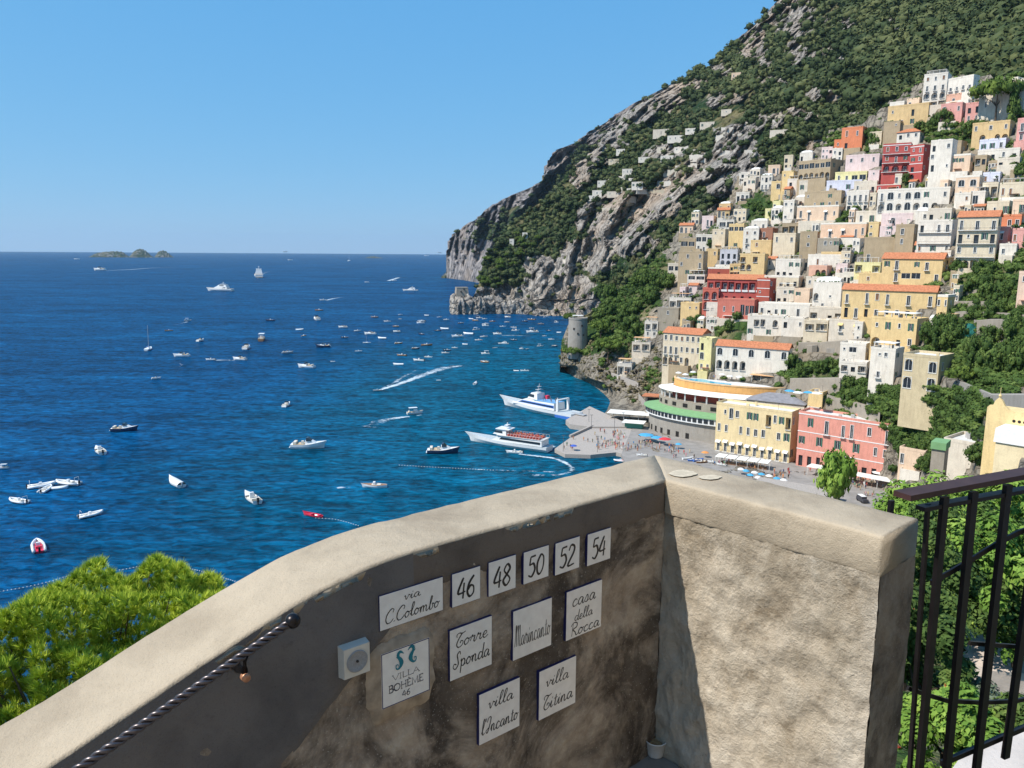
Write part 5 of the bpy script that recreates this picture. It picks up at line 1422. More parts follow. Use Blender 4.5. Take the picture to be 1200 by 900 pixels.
# ivy and bushes on the steep bank in the middle
ivy = [(1092, 486, 40, 26), (1060, 470, 34, 14), (1130, 478, 26, 22), (1075, 515, 30, 20), (1150, 470, 30, 14), (1120, 508, 34, 20), (1020, 462, 34, 8)]
pts = []
rg = random.Random(5)
while len(pts) < 1500:
    cx, cy, rx, ry = rg.choice(ivy); a = rg.uniform(0, 6.28); q = math.sqrt(rg.random()); x, y = cx + rx * q * math.cos(a), cy + ry * q * math.sin(a)
    p = hitC(x, y)
    if p is None: continue
    s = rg.uniform(.7, 1.7); pts.append((p.x, p.y, p.z + s * .3, s, rg.uniform(.7, 1.1), min(1, max(0, .35 + .4 * noise.noise(p * .06) + rg.uniform(-.25, .25)))))
me = scatter_mesh('ivy_bank', pts, bv2, LM_TOWN, 8); tag(link(me, 'ivy_bank'), kind='stuff')
# dry scrub on the near cliff
pts = surface_points(C, 900, lambda x, y, v, p: 1 if (x < 775 and y > 400 and p.z > 4) else .0, lambda x, y: .8, 14, (.5, .9), patch=.05)
me = scatter_mesh('dry_scrub', pts, bv2, LM_DRY, 9); tag(link(me, 'dry_scrub'), kind='stuff')

# ---- individual trees: a trunk with limbs and a crown of leaf clumps
def crown_mesh(kind, seed, mat):
    rg = random.Random(seed); V = []; Fl = []; T = []
    nclump = {'broad': 34, 'pine': 26, 'cypress': 30, 'light': 40}[kind]
    cl = []
    for i in range(nclump):
        a = rg.uniform(0, 6.28); q = math.sqrt(rg.random())
        if kind == 'pine': x, y, z, r = .82 * q * math.cos(a), .82 * q * math.sin(a), .78 + .16 * (1 - q * q) + rg.uniform(-.05, .04), rg.uniform(.22, .36)
        elif kind == 'cypress': h = rg.random(); w = .30 * math.sin(math.pi * min(1, h * .8 + .2)) ; x, y, z, r = w * q * math.cos(a), w * q * math.sin(a), .12 + .82 * h, .17
        else:
            h = rg.uniform(-1, 1); w = math.sqrt(1 - h * h * .9); x, y, z, r = .72 * q * w * math.cos(a), .72 * q * w * math.sin(a), .58 + .32 * h, rg.uniform(.17, .33)
        cl.append((Vector((x, y, z)), r, rg.uniform(.1, .9)))
    V0, F0 = ico(1)
    for (c, r, ti) in cl:
        b = len(V)
        for v in V0:
            q = Vector(v) * 2 + c * 7; d = r * .72 * (1 + .5 * noise.noise(q)); V.append(c + Vector((v[0] * d, v[1] * d, v[2] * d * (.5 if kind == 'pine' else .8)))); T.append(ti * .8)
        Fl += [(b + f[0], b + f[1], b + f[2]) for f in F0]
        for k in range(34):
            u = Vector((rg.gauss(0, 1), rg.gauss(0, 1), rg.gauss(.3, 1))).normalized(); p = c + Vector((u.x, u.y, u.z * (.55 if kind == 'pine' else .85))) * r * rg.uniform(.7, 1.15)
            s = rg.uniform(.035, .075); a_ = u.orthogonal().normalized(); b_ = u.cross(a_); th = rg.uniform(0, 6.28); a_, b_ = a_ * math.cos(th) + b_ * math.sin(th), b_ * math.cos(th) - a_ * math.sin(th)
            i = len(V); V += [p + a_ * s, p - a_ * s * .6 + b_ * s + u * s * rg.uniform(-1, 1), p - a_ * s * .6 - b_ * s]; Fl.append((i, i + 1, i + 2)); T += [ti + rg.uniform(-.2, .2)] * 3
    return npmesh('crown', [tuple(v) for v in V], Fl, mat, False, {'tint': T})
def trunk_mesh(kind, seed):
    rg = random.Random(seed); mb = MB(); top = {'broad': .5, 'pine': .75, 'cypress': .7, 'light': .55}[kind]
    mb.tube([(0, 0, -.35), (.01, 0, 0), (.02, .01, top * .6), (.0, .02, top)], [.05, .04, .03, .018], 7)
    for k in range(5):
        a = rg.uniform(0, 6.28); h = rg.uniform(.45, .8) * top; l = .14 if kind == 'cypress' else .42
        mb.tube([(.015, .01, h), (l * .5 * math.cos(a), l * .5 * math.sin(a), h + .14), (l * math.cos(a), l * math.sin(a), h + .22)], [.02, .013, .006], 5)
    return mb.mesh('trunk', M_BARK)
protos = {}
for kind, mat in (('broad', LM_TOWN), ('pine', LM_PINE_T), ('cypress', LM_TOWN), ('light', LM_BR)):
    protos[kind] = [(crown_mesh(kind, 20 + k, mat), trunk_mesh(kind, 40 + k)) for k in range(3)]
def tree(px, py, w, h, kind, label, group=None, dirs=None, name=None, R=None, k=None):
    "base pixel, crown width and height in photo pixels"
    if R is None and tower_clear(px, py) : return
    p = hit(px, py) if R is None else at_r(px, py, R)
    if p is None: return
    d = (p - CAM).length / F
    root = empty(name or {'broad': 'tree', 'pine': 'pine_tree', 'cypress': 'cypress_tree', 'light': 'tree'}[kind], p, rnd.uniform(0, 6.28))
    cm, tm = protos[kind][rnd.randrange(3) if k is None else k]
    root.scale = (w * d / 2 / (.9 if kind != 'cypress' else .36),) * 2 + (h * d,)
    link(cm, 'crown', root); link(tm, 'trunk', root)
    tag(root, label, 'tree', group); return root
def grove(regions, n, w, h, kind, label, group, seed):
    rg = random.Random(seed); regions = list(regions)
    for i in range(n):
        cx, cy, rx, ry = regions[i % len(regions)]; a = rg.uniform(0, 6.28); q = math.sqrt(rg.random())
        s = rg.uniform(.7, 1.25); tree(cx + rx * q * math.cos(a), cy + ry * q * math.sin(a), w * s, h * s * rg.uniform(.85, 1.15), kind, label, group)
tree(1166, 147, 44, 40, 'pine', 'big round umbrella pine between the pink villa and the cream building at upper right')
tree(1186, 147, 12, 34, 'cypress', 'narrow dark cypress right of the big umbrella pine')
tree(978, 590, 46, 56, 'light', 'bright yellow green tree on the beach front before the pink hotel', R=244)
tree(668, 384, 16, 16, 'pine', 'light green pine behind the round stone tower', R=545)
tree(704, 400, 28, 24, 'pine', 'broad pine right of the round stone tower')
tree(712, 424, 32, 26, 'pine', 'low pine below and right of the round stone tower')
tree(672, 424, 26, 16, 'pine', 'flat pine hanging under the round stone tower')
tree(1122, 462, 26, 26, 'pine', 'thin flat topped pine beside the tan house with arched windows')
grove([(700, 362, 26, 14), (735, 350, 30, 24), (765, 335, 22, 22), (740, 385, 16, 16)], 34, 16, 15, 'broad', 'dark green tree in the wood behind the round stone tower', 'trees in the wood left of the red hotel', 1)
grove([(1165, 425, 32, 28), (1105, 408, 20, 12), (1185, 440, 16, 16)], 20, 26, 26, 'broad', 'dense green tree on the bank right of the yellow hotel and the tan arched house', 'trees on the bank right of the yellow hotel', 2)
grove([(1150, 330, 34, 12), (1160, 352, 36, 10), (1165, 372, 36, 8)], 24, 16, 14, 'broad', 'small garden tree on the terraces below the cream house with violet balcony', 'trees on the garden terraces', 3)
grove([(1090, 152, 26, 6), (1010, 172, 22, 8), (1140, 158, 12, 5)], 16, 14, 13, 'broad', 'dark tree between the houses of the upper town', 'trees of the upper town', 4)
grove([(945, 438, 30, 8), (905, 428, 12, 6)], 12, 16, 14, 'broad', 'garden tree right of the white hotel with arcade', 'garden trees by the white hotel', 5)
grove([(1010, 462, 32, 8), (1005, 474, 20, 5)], 12, 16, 12, 'broad', 'leafy garden tree below the white porch pavilion', 'garden trees below the white houses', 6)
grove([(1004, 255, 14, 4), (1100, 258, 8, 4), (852, 376, 14, 6), (815, 382, 12, 5), (862, 390, 12, 4), (955, 335, 8, 3), (830, 290, 10, 4), (925, 292, 10, 5), (888, 245, 12, 10), (1190, 205, 8, 6), (912, 258, 10, 4), (1062, 214, 14, 3)], 30, 12, 10, 'broad', 'small green tree squeezed between town houses', 'small trees among the houses', 7)
grove([(580, 312, 10, 22), (600, 300, 22, 26), (575, 338, 14, 8), (620, 280, 18, 14)], 26, 10, 10, 'pine', 'pine on the wooded spur above the square sea tower', 'pines on the wooded spur', 8)
grove([(1070, 540, 20, 6), (1125, 546, 26, 6), (1100, 556, 20, 4)], 8, 22, 20, 'broad', 'garden tree by the low houses near the church', 'trees near the church', 9)

# ---- pine behind the parapet, lower left
def fan(V, Fl, T, p, up, n, L, wd, rg, ti, spread=1.0):
    a = up.orthogonal().normalized(); b = up.cross(a)
    for k in range(n):
        th = rg.uniform(0, 6.28); ph = rg.uniform(.05, spread); d = up * math.cos(ph) + (a * math.cos(th) + b * math.sin(th)) * math.sin(ph)
        l = L * rg.uniform(.7, 1.15); s = d.orthogonal().normalized(); s = s * math.cos(th * 3) + d.cross(s) * math.sin(th * 3); i = len(V)
        V += [p + s * wd, p - s * wd, p + d * l]; Fl.append((i, i + 1, i + 2)); T += [ti + rg.uniform(-.1, .1)] * 2 + [ti + .15]
rg = random.Random(31)
outl = [(-60, 700), (-20, 735), (0, 726), (25, 712), (45, 698), (80, 686), (100, 668), (118, 658), (135, 676), (150, 688), (165, 672), (180, 656), (200, 664), (215, 668), (228, 684), (242, 678), (256, 682), (264, 700)]
lower = [(-60, 900), (0, 850), (262, 695)]
root = empty('pine_tree', at_r(60, 900, 9.5)); root.location.z = 71
tag(root, 'bright green pine with dense needle tufts behind the sloping wall, lower left', 'tree')
RL = -root.location; V = []; Fl = []; T = []; tufts = []
for i in range(3000):
    x = rg.uniform(-60, 262); yt = interp(x, outl) - 8; yb = interp(x, lower) + 30; u = rg.random() ** 1.25
    y = yt + 5 + (yb - yt) * u; Rt = 9.2 + 1.6 * (1 - u) * rg.uniform(.3, 1.3) + .8 * noise.noise(Vector((x * .03, y * .03, 2))) + (1.2 if y < 700 else 0)
    p = at_r(x, y, Rt) + RL; tufts.append(p)
    lean = Vector((rg.uniform(-.45, .45), rg.uniform(-.6, .2), 1)).normalized()
    ti = min(1, max(0, .5 + .45 * noise.noise(Vector((x * .035, y * .035, 7))) + rg.uniform(-.2, .2)))
    fan(V, Fl, T, p, lean, 42, .125, .0055, rg, ti, 1.0)
me = npmesh('needle_crown', [tuple(v) for v in V], Fl, LM_PINE, False, {'tint': T}); link(me, 'needle_crown', root)
mb = MB(); base = Vector((0, .5, 0))
mb.tube([base + Vector((0, 0, -3)), base + Vector((.1, 0, 1.5)), base + Vector((.1, .1, 3.5))], [.16, .12, .07], 9)
for i in range(60):
    p = tufts[rg.randrange(len(tufts))]; q = tufts[rg.randrange(len(tufts))]
    st = base + Vector((.1, .05, rg.uniform(1.5, 3.5))); m_ = st.lerp(p, .6) + Vector((0, 0, -.25))
    mb.tube([st, m_, p], [.03, .018, .006], 5)
mb.build('branches', M_BARK, root)
# ---- bushes and young trees at the right, behind the railing
def bush(px, py, R, rx, rz, n, mat, label, cat='bush', name='bush', leaf=.05, flowers=None, seed=1, kids=True):
    rg = random.Random(seed * 77 + 5); c = at_r(px, py, R); root = empty(name, Vector((c.x, c.y, c.z - rz))); tag(root, label, cat)
    V = []; Fl = []; T = []; cl = []
    for i in range(int(26 * max(1, rx))):
        u = Vector((rg.gauss(0, 1), rg.gauss(0, 1), rg.gauss(.2, 1))).normalized() * rg.random() ** .35
        cl.append((Vector((u.x * rx, u.y * rx, rz + u.z * rz)), rg.uniform(.25, .45) * min(rx, rz) ** .6 * .8, rg.random()))
    for k in range(n):
        c_, r, ti = cl[rg.randrange(len(cl))]; u = Vector((rg.gauss(0, 1), rg.gauss(0, 1), rg.gauss(.35, 1))).normalized(); p = c_ + u * r * rg.uniform(.6, 1.1)
        s = leaf * rg.uniform(.6, 1.3); nrm = (u + Vector((rg.uniform(-.7, .7), rg.uniform(-.7, .7), rg.uniform(0, .9)))).normalized(); a = nrm.orthogonal().normalized(); b = nrm.cross(a)
        th = rg.uniform(0, 6.28); a, b = a * math.cos(th) + b * math.sin(th), b * math.cos(th) - a * math.sin(th)
        i = len(V); V += [p - a * s, p + b * s * .48, p + a * s, p - b * s * .48]; Fl.append((i, i + 1, i + 2, i + 3)); T += [min(1, max(0, ti * .6 + .2 + rg.uniform(-.25, .25)))] * 4
    link(npmesh('leaves', [tuple(v) for v in V], Fl, mat, False, {'tint': T}), 'leaves', root)
    mb = MB()
    for i in range(9):
        c_ = cl[rg.randrange(len(cl))][0]; mb.tube([(0, 0, -.5), (c_.x * .3, c_.y * .3, rz * .6), tuple(c_)], [.05, .03, .01], 5)
    mb.build('stems', M_BARK, root)
    if flowers:
        mb = MB()
        for k in range(flowers[1]):
            c_, r, ti = cl[rg.randrange(len(cl))]; u = Vector((rg.gauss(0, 1), -abs(rg.gauss(0, 1)), rg.gauss(.5, 1))).normalized(); p = c_ + u * r * 1.12
            for q in range(5):
                a = 2 * math.pi * q / 5; f = Vector((math.cos(a), 0, math.sin(a))) * .035; g_ = Vector((math.cos(a + .6), -.3, math.sin(a + .6))) * .035; mb.poly([p, p + f, p + g_])
        mb.build('flowers', flowers[0], root)
    return root
bush(1092, 632, 31, 2.4, 1.9, 15000, LM_BR, 'light green young tree nearest the wall end, behind the railing', 'tree', 'leafy_tree', .10, seed=1)
bush(1160, 632, 29, 2.8, 1.9, 17000, LM_BR, 'light green leafy tree behind the middle of the railing', 'tree', 'leafy_tree', .10, seed=2)
bush(1235, 640, 27, 2.8, 1.9, 12000, LM_BR, 'light green leafy tree at the right edge behind the railing', 'tree', 'leafy_tree', .10, seed=3)
bush(1125, 680, 23, 2.4, 1.9, 15000, LM_TOWN, 'darker leafy bush below the light green trees', 'bush', 'bush', .085, seed=4)
bush(1200, 685, 22, 2.2, 1.7, 12000, LM_BR, 'leafy bush above the garden path at the right', 'bush', 'bush', .08, seed=5)
bush(1086, 775, 13.5, .75, 1.3, 10000, LM_TOWN, 'tall dark bush hugging the wall end below the path', 'bush', 'bush', .055, (plain((.5, .06, .05), .6, .2, .2, 20), 10), seed=6)
bush(1122, 872, 11.5, .8, .7, 10000, LM_BR, 'bright bush with a few red flowers low behind the railing', 'bush', 'bush', .055, (plain((.55, .07, .05), .6, .2, .2, 20), 16), seed=7)
LM_SAGE = leafmat('sage_leaves', (.07, .095, .06), (.13, .16, .10), (.20, .235, .15), 3)
bush(1168, 840, 13, .8, .5, 9000, LM_SAGE, 'grey green rounded shrub below the garden path', 'bush', 'bush', .04, seed=8)
bush(1215, 868, 12.0, .7, .6, 7000, LM_TOWN, 'dark bush at the right edge above the pale paving', 'bush', 'bush', .05, seed=9)
bush(1070, 700, 16, .9, 1.4, 7000, LM_TOWN, 'dark leafy bush tucked beside the wall end', 'bush', 'bush', .06, seed=10)
# ================================================================== towers, pier, beach
M_STONE = wallmat((.36, .31, .25)); M_STONE2 = wallmat((.34, .31, .27))
p = hitC(541, 352, (B,)) or at_r(541, 352, 1030)
root = empty('watch_tower', at_r(541, 352, 1040), R_(12)); tag(root, 'square tapering stone watch tower on the rock at the tip of the cove', 'tower')
s_ = 1.13
mb = MB(); mb.box(-9.5, 9.5, -9, 9, -8, 16.5, taper=2.0); mb.build('wall', M_STONE, root)
mb = MB(); mb.box(-7.7, 7.7, -7.2, 7.2, 16.505, 17.3); mb.build('parapet', M_STONE, root)
for (x, z) in ((-2, 11), (3, 5), (2, 14)): mb = MB(); mb.box(x - .6, x + .6, -9.0, -6.6, z, z + 1.8); mb.build('window', M_DARK, root)
_h = hitC(677, 400); _r = math.hypot(_h.x, _h.y) - 7; tp = at_r(677, 398, _r)
root = empty('round_tower', tp); tag(root, 'round stone tower with a white canopy on top, above the ferry cove', 'tower')
mb = MB(); mb.lathe([(6.6, -12), (6.4, 0), (6.0, 13), (6.2, 13.3), (6.2, 14.3), (5.6, 14.3), (5.6, 13.4), (0, 13.4)], n=36); mb.build('wall', M_STONE2, root)
for (a, z) in ((-120, 7), (-70, 9), (-95, 4), (-60, 3)):
    mb = MB(); x, y = 6.1 * math.cos(R_(a)), 6.1 * math.sin(R_(a)); mb.box(x - .45, x + .45, y - .5, y + .5, z, z + 1.1); mb.build('window', M_DARK, root)
mb = MB(); mb.box(-3.5, 3.0, -2.5, 2.5, 15.6, 15.75); 
for x, y in ((-3.4, -2.4), (2.8, -2.4), (-3.4, 2.3), (2.8, 2.3)): mb.box(x, x + .15, y, y + .15, 13.4, 15.6)
mb.build('canopy', M_AWN, root)

# pier slabs and beach
M_PIER = cement('pier_concrete', (.42, .37, .325), (.30, .265, .23)); M_PIER.name = 'pier_concrete'
def slab(name, pix, z, th, mat, kind='structure'):
    pts = [at_z(x, y, z) for (x, y) in pix]; mb = MB(); mb.prism([(p.x, p.y) for p in pts], z - th, z)
    o = mb.build(name, mat); tag(o, kind=kind); return o
slab('upper_quay', [(663, 492), (691, 476), (730, 494), (745, 500), (712, 500), (690, 500), (668, 497)], 2.2, 4, M_PIER)
slab('lower_quay', [(650, 526), (668, 513), (694, 501), (740, 497), (800, 520), (800, 545), (745, 535), (722, 530), (692, 533), (662, 532)], 1.5, 3.5, M_PIER)
for (pa, pb, h_) in (((668, 512.5), (694, 500.5), 1.0),):
    a_, b_ = at_z(*pa, 1.5), at_z(*pb, 1.5); d_ = (b_ - a_); mb = MB(); M4 = Matrix.Rotation(math.atan2(d_.y, d_.x), 4, 'Z'); mb.box(0, d_.length, -.5, .5, .003, h_, M4); o = mb.build('pier_wall', M_PIER, None, False, a_); tag(o, 'low concrete wall along the lower pier beside the water', 'wall')
for i, (x, y) in enumerate(((690, 496), (693, 503), (720, 505), (700, 530), (660, 529), (730, 500))):
    root = empty('lamp_post', at_z(x, y, 1.5)); tag(root, 'thin grey lamp post on the pier', 'lamp post', 'lamp posts on the pier')
    mb = MB(); mb.tube([(0, 0, 0), (0, 0, 6.5)], .09, 5); mb.build('pole', M_IR, root); mb = MB(); mb.box(-.7, .7, -.12, .12, 6.5, 6.65); mb.build('lamp_head', M_IR, root)
M_SAND = plain((.30, .275, .25), .95, .05, .2, .3)
slab('beach', [(742, 499), (800, 505), (860, 525), (940, 545), (1010, 566), (1060, 580), (1085, 860), (860, 860), (770, 660), (742, 560), (728, 532)], 1.62, 2.5, M_SAND)

def umbrella(px, py, z, r, mat, label, group=None, h=2.4):
    p = at_z(px, py, z); root = empty('beach_umbrella', p, rnd.uniform(0, 6)); tag(root, label, 'umbrella', group)
    mb = MB(); mb.tube([(0, 0, 0), (0, 0, h)], .04, 5); mb.build('pole', M_WFR, root)
    mb = MB(); mb.lathe([(r, h - .45), (r * .55, h - .08), (0, h + .12)], n=8); mb.lathe([(r, h - .47), (r, h - .45)], n=8); mb.build('canopy', mat, root)
MU_B = plain((.08, .36, .58), .7, .2, .1); MU_R = plain((.62, .05, .06), .7, .2, .1); MU_W = plain((.78, .76, .72), .7, .2, .06); MU_G = plain((.08, .26, .20), .7, .2, .1); MU_N = plain((.06, .12, .45), .7, .2, .1)
umbrella(757, 517, 1.6, 3.3, MU_B, 'big pale blue parasol at the left of the beach entrance, beside the green kiosk', h=3.2)
umbrella(769, 519, 1.6, 2.6, MU_B, 'smaller blue parasol between the big blue one and the red one', h=2.8)
umbrella(779, 522, 1.6, 2.6, MU_R, 'bright red parasol on the waterfront', h=3.2)
umbrella(795, 526, 1.6, 1.4, MU_B, 'tiny blue parasol right of the red parasol')
umbrella(826, 536, 1.6, 1.5, plain((.72, .28, .08), .7, .2, .1), 'orange parasol on the beach between small hauled boats')
umbrella(672, 528, 1.5, 1.5, MU_N, 'dark blue parasol on the tip of the pier')
for i, (x, y) in enumerate([(868, 556), (874, 558), (884, 560), (892, 562), (901, 564), (910, 567), (918, 569), (879, 563), (888, 566)]):
    umbrella(x, y, 1.6, 1.3, MU_B if i % 2 else MU_W, ('blue' if i % 2 else 'white') + ' beach parasol in the rows beside the long beach roof', 'parasols in rows on the beach')
for i, (x, y) in enumerate([(1028, 552), (1038, 551), (1047, 552), (1030, 562), (1022, 556)]):
    umbrella(x, y, 2.0, 2.6, MU_W, 'white parasol outside the pink hotel', 'white parasols by the pink hotel', 3.0)
umbrella(940, 462, 16, 2.6, MU_W, 'white parasol on the terrace by the grey hipped roof')
for i, (x, y) in enumerate([(925, 464), (935, 466), (947, 466), (957, 467)]):
    p = hitC(x, y); umbrella(x, y, p.z + 3 if p else 16, 2.0, (MU_B, MU_W)[i % 2], ('blue', 'white')[i % 2] + ' parasol above the grey hipped roof', 'parasols on the upper terrace')

def block(name, label, cat, px, py, R, turn, parts, z=None):
    "a thing from boxes: parts = [(name, material, [(x0,x1,y0,y1,z0,z1), ...])]"
    p = at_r(px, py, R)
    if z is not None: p.z = z
    v = Vector((p.x, p.y, 0)).normalized(); n = Matrix.Rotation(-R_(turn), 3, 'Z') @ (-v); rt = Vector((-n.y, n.x, 0))
    root = empty(name, p, math.atan2(rt.y, rt.x)); tag(root, label, cat)
    for (nm, mt, bx) in parts:
        mb = MB(); [mb.box(*b) for b in bx]; mb.build(nm, mt, root)
    return root
block('kiosk', 'small green and white kiosk at the root of the pier', 'kiosk', 742, 506, 352, 10, [('wall', MU_G, [(-4, 4, 0, 4, 0, 2.6)]), ('canopy', M_AWN, [(-5, 5, -2, 5, 2.7, 2.9)])], 1.6)
block('canopy', 'broad white canopy over the quay below the cliff', 'canopy', 738, 496, 368, 10, [('posts', M_WFR, [(x, x + .15, y, y + .15, 0, 3.2) for x in (-10, -3, 4, 10) for y in (0, 7)]), ('roof', M_AWN, [(-11, 11, -1, 8, 3.2, 3.4)])], 1.6)
block('beach_bar', 'long white canvas row with tables on the beach before the yellow hotel', 'canopy', 872, 548, 296, 14, [('posts', M_WFR, [(x, x + .12, y, y + .12, 0, 2.6) for x in range(-11, 12, 4) for y in (0, 4)]), ('canvas', M_AWN, [(x, x + 3.6, -.6, 5, 2.7, 2.85) for x in (-11, -7, -3, 1, 5)]), ('counter', M_BSH, [(-9, 8, 1, 1.6, 0, 1.0)])], 1.65)
block('beach_roof', 'long flat concrete roof of the bathing house on the beach', 'building', 930, 574, 262, 14, [('roof', M_PIER, [(-13, 13, -3, 7, 3.2, 3.55)]), ('wall', M_STONE, [(-13, -6, 2, 6.5, 0, 3.195), (2, 4, 2, 6.5, 0, 3.195), (10, 13, 2, 6.5, 0, 3.195)]), ('bay', M_DARK, [(-5.9, 1.9, 4, 4.3, 0, 3), (4.1, 9.9, 4, 4.3, 0, 3)])], 1.6)
block('awning_row', 'cream awning along the foot of the pink hotel', 'awning', 1000, 553, 288, 18, [('posts', M_WFR, [(x, x + .12, 0, .12, 0, 3.2) for x in range(-16, 17, 4)]), ('canvas', M_AWN, [(-16, 16, -1, 4, 3.3, 3.5)])], 1.7)
block('van', 'small dark van with white roof parked behind the beach tree', 'van', 1012, 567, 268, 60, [('body', plain((.06, .06, .07), .4, .5), [(-2.2, 2.2, -.9, .9, .35, 1.3), (-2.0, 1.2, -.85, .85, 1.302, 2.0)]), ('wheel', M_DARK, [(-1.7, -1.0, -.92, .92, 0, .6), (1.0, 1.7, -.92, .92, 0, .6)]), ('roof', MU_W, [(-1.9, 1.1, -.8, .8, 2.002, 2.06)])], 1.6)

# ---- the curved pool hotel, the awning restaurant and the green roofed restaurant
def arcblock(mb, c, u, w, a0, b0, a1, b1, z0, z1, t0, t1, n=28, mi=None):
    "ring sector between two ellipses; u to the right, w towards the viewer; slopes if z given as pair"
    z0 = z0 if hasattr(z0, '__len__') else (z0, z0); z1 = z1 if hasattr(z1, '__len__') else (z1, z1); S = []
    for k in range(n + 1):
        t = R_(t0 + (t1 - t0) * k / n); ct, st = math.cos(t), math.sin(t)
        I = c + u * (a0 * ct) + w * (b0 * st); O = c + u * (a1 * ct) + w * (b1 * st)
        S.append([Vector((I.x, I.y, z0[0])), Vector((O.x, O.y, z0[1])), Vector((O.x, O.y, z1[1])), Vector((I.x, I.y, z1[0]))])
    mb.loft(S, close=True, cap=True, mi=mi)
cb = at_r(858, 460, 352); cb.z = 0; vv = Vector((cb.x, cb.y, 0)).normalized(); th = R_(14)
wv_ = (Matrix.Rotation(-th, 3, 'Z') @ (-vv)); uv_ = Vector((-wv_.y, wv_.x, 0))
zd = at_r(832, 452, 338).z
def arc_thing(name, label, cat, parts):
    root = empty(name, (cb.x, cb.y, 1.5)); tag(root, label, cat)
    for (nm, mt, fn) in parts:
        mb = MB(); fn(mb); mb.v = [tuple(Vector(p) - Vector((cb.x, cb.y, 1.5))) for p in mb.v]; mb.build(nm, mt, root)
c0 = Vector((cb.x, cb.y, 0))
def cols(mb, a, b, z0, z1, t0, t1, n, s=.25):
    for k in range(n + 1):
        t = R_(t0 + (t1 - t0) * k / n); p = c0 + uv_ * (a * math.cos(t)) + wv_ * (b * math.sin(t)); mb.box(p.x - s, p.x + s, p.y - s, p.y + s, z0, z1)
arc_thing('pool_hotel', 'curved orange wall carrying a pool terrace with blue water', 'building', [
    ('wall', wallmat((.74, .40, .14)), lambda mb: arcblock(mb, c0, uv_, wv_, 2, 1, 26, 13, 1, zd, 180, 20)),
    ('parapet', wallmat((.78, .52, .28)), lambda mb: arcblock(mb, c0, uv_, wv_, 25.4, 12.4, 26.2, 13.2, zd + .003, zd + .5, 180, 20)),
    ('deck', plain((.70, .66, .62), .9, .1, .12), lambda mb: arcblock(mb, c0, uv_, wv_, 2, 1, 25.3, 12.3, zd + .003, zd + .06, 180, 20)),
    ('pool', plain((.04, .42, .58), .1, .5, .08), lambda mb: arcblock(mb, c0, uv_, wv_, 12, 6.2, 23.5, 11.2, zd + .065, zd + .10, 168, 85))])
arc_thing('awning_restaurant', 'restaurant terrace under a curved white awning below the orange wall', 'restaurant', [
    ('awning', M_AWN, lambda mb: arcblock(mb, c0, uv_, wv_, 26.4, 13.4, 33, 17.5, (zd - 3.3, zd - 4.6), (zd - 3.1, zd - 4.4), 184, 60)),
    ('column', M_WFR, lambda mb: cols(mb, 31.5, 16.4, zd - 8.2, zd - 4.3, 182, 62, 12)),
    ('floor', M_STONE, lambda mb: arcblock(mb, c0, uv_, wv_, 26.3, 13.3, 32.6, 17.0, 1, zd - 8.1, 184, 58)),
    ('window', M_DARK, lambda mb: [arcblock(mb, c0, uv_, wv_, 32.6, 17.0, 32.75, 17.15, zd - 10.6, zd - 9.0, 170 - k * 12, 165.5 - k * 12, 3) for k in range(8)]),
    ('back_wall', wallmat(DRED), lambda mb: arcblock(mb, c0, uv_, wv_, 26.1, 13.1, 26.5, 13.5, zd - 8.1, zd - 3.5, 184, 60))])
def doors(mb):
    for k in range(9):
        t0_ = 178 - k * 8.2; arcblock(mb, c0, uv_, wv_, 37.0, 20.6, 37.15, 20.75, 1.6, 4.0, t0_, t0_ - 2.6, 3)
def winband(mb): 
    for k in range(26):
        t0_ = 186 - k * 3.8; arcblock(mb, c0, uv_, wv_, 38.5, 21.7, 38.8, 22.0, zd - 15.3, zd - 13.6, t0_, t0_ - 2.6, 2)
arc_thing('green_roof_restaurant', 'long curved restaurant with a bright green roof and a white window band', 'restaurant', [
    ('roof', M_GREEN, lambda mb: arcblock(mb, c0, uv_, wv_, 32.4, 17.2, 39.5, 22.5, (zd - 11.7, zd - 13.2), (zd - 11.4, zd - 12.9), 188, 84)),
    ('wall', M_WFR, lambda mb: arcblock(mb, c0, uv_, wv_, 33, 17.4, 38.6, 21.8, zd - 16.0, zd - 13.1, 188, 85)),
    ('window_band', M_GLASS, winband),
    ('door', M_DARK, doors),
    ('stone_base', M_STONE2, lambda mb: arcblock(mb, c0, uv_, wv_, 33, 17.4, 37, 20.6, 1, zd - 16.0, 188, 85))])
pd = lambda x, y: at_z(x, y, zd + .1)
for i, (x, y) in enumerate([(795, 442), (803, 444), (812, 441), (846, 444), (855, 446), (866, 447)]):
    umbrella(x, y, zd + .1, 1.5, MU_W, 'white parasol on the pool terrace', 'white parasols on the pool terrace')
block('bar_canopy', 'sand coloured bar canopy behind the pool terrace', 'canopy', 902, 449, 352, 14, [('posts', M_WFR, [(x, x + .15, 0, .15, -2, 3) for x in range(-8, 9, 4)]), ('roof', M_AWO, [(-8.5, 8.5, -1, 4, 3, 3.2)]), ('bar', M_DARK, [(-7.5, 7.5, 2, 2.6, -2, 2)])])
block('tiled_pavilion', 'small pavilion with a hipped orange tile roof on the cliff path', 'pavilion', 766, 472, 372, 10, [('wall', M_STONE, [(-4, 5, 0, 5, -6, 3)]), ('opening', M_DARK, [(-3, 4, -.1, -.01, .4, 2.4)]), ('roof', M_TERRA, [(-5.5, 6.5, -1.5, 6.5, 3.01, 3.3)])])

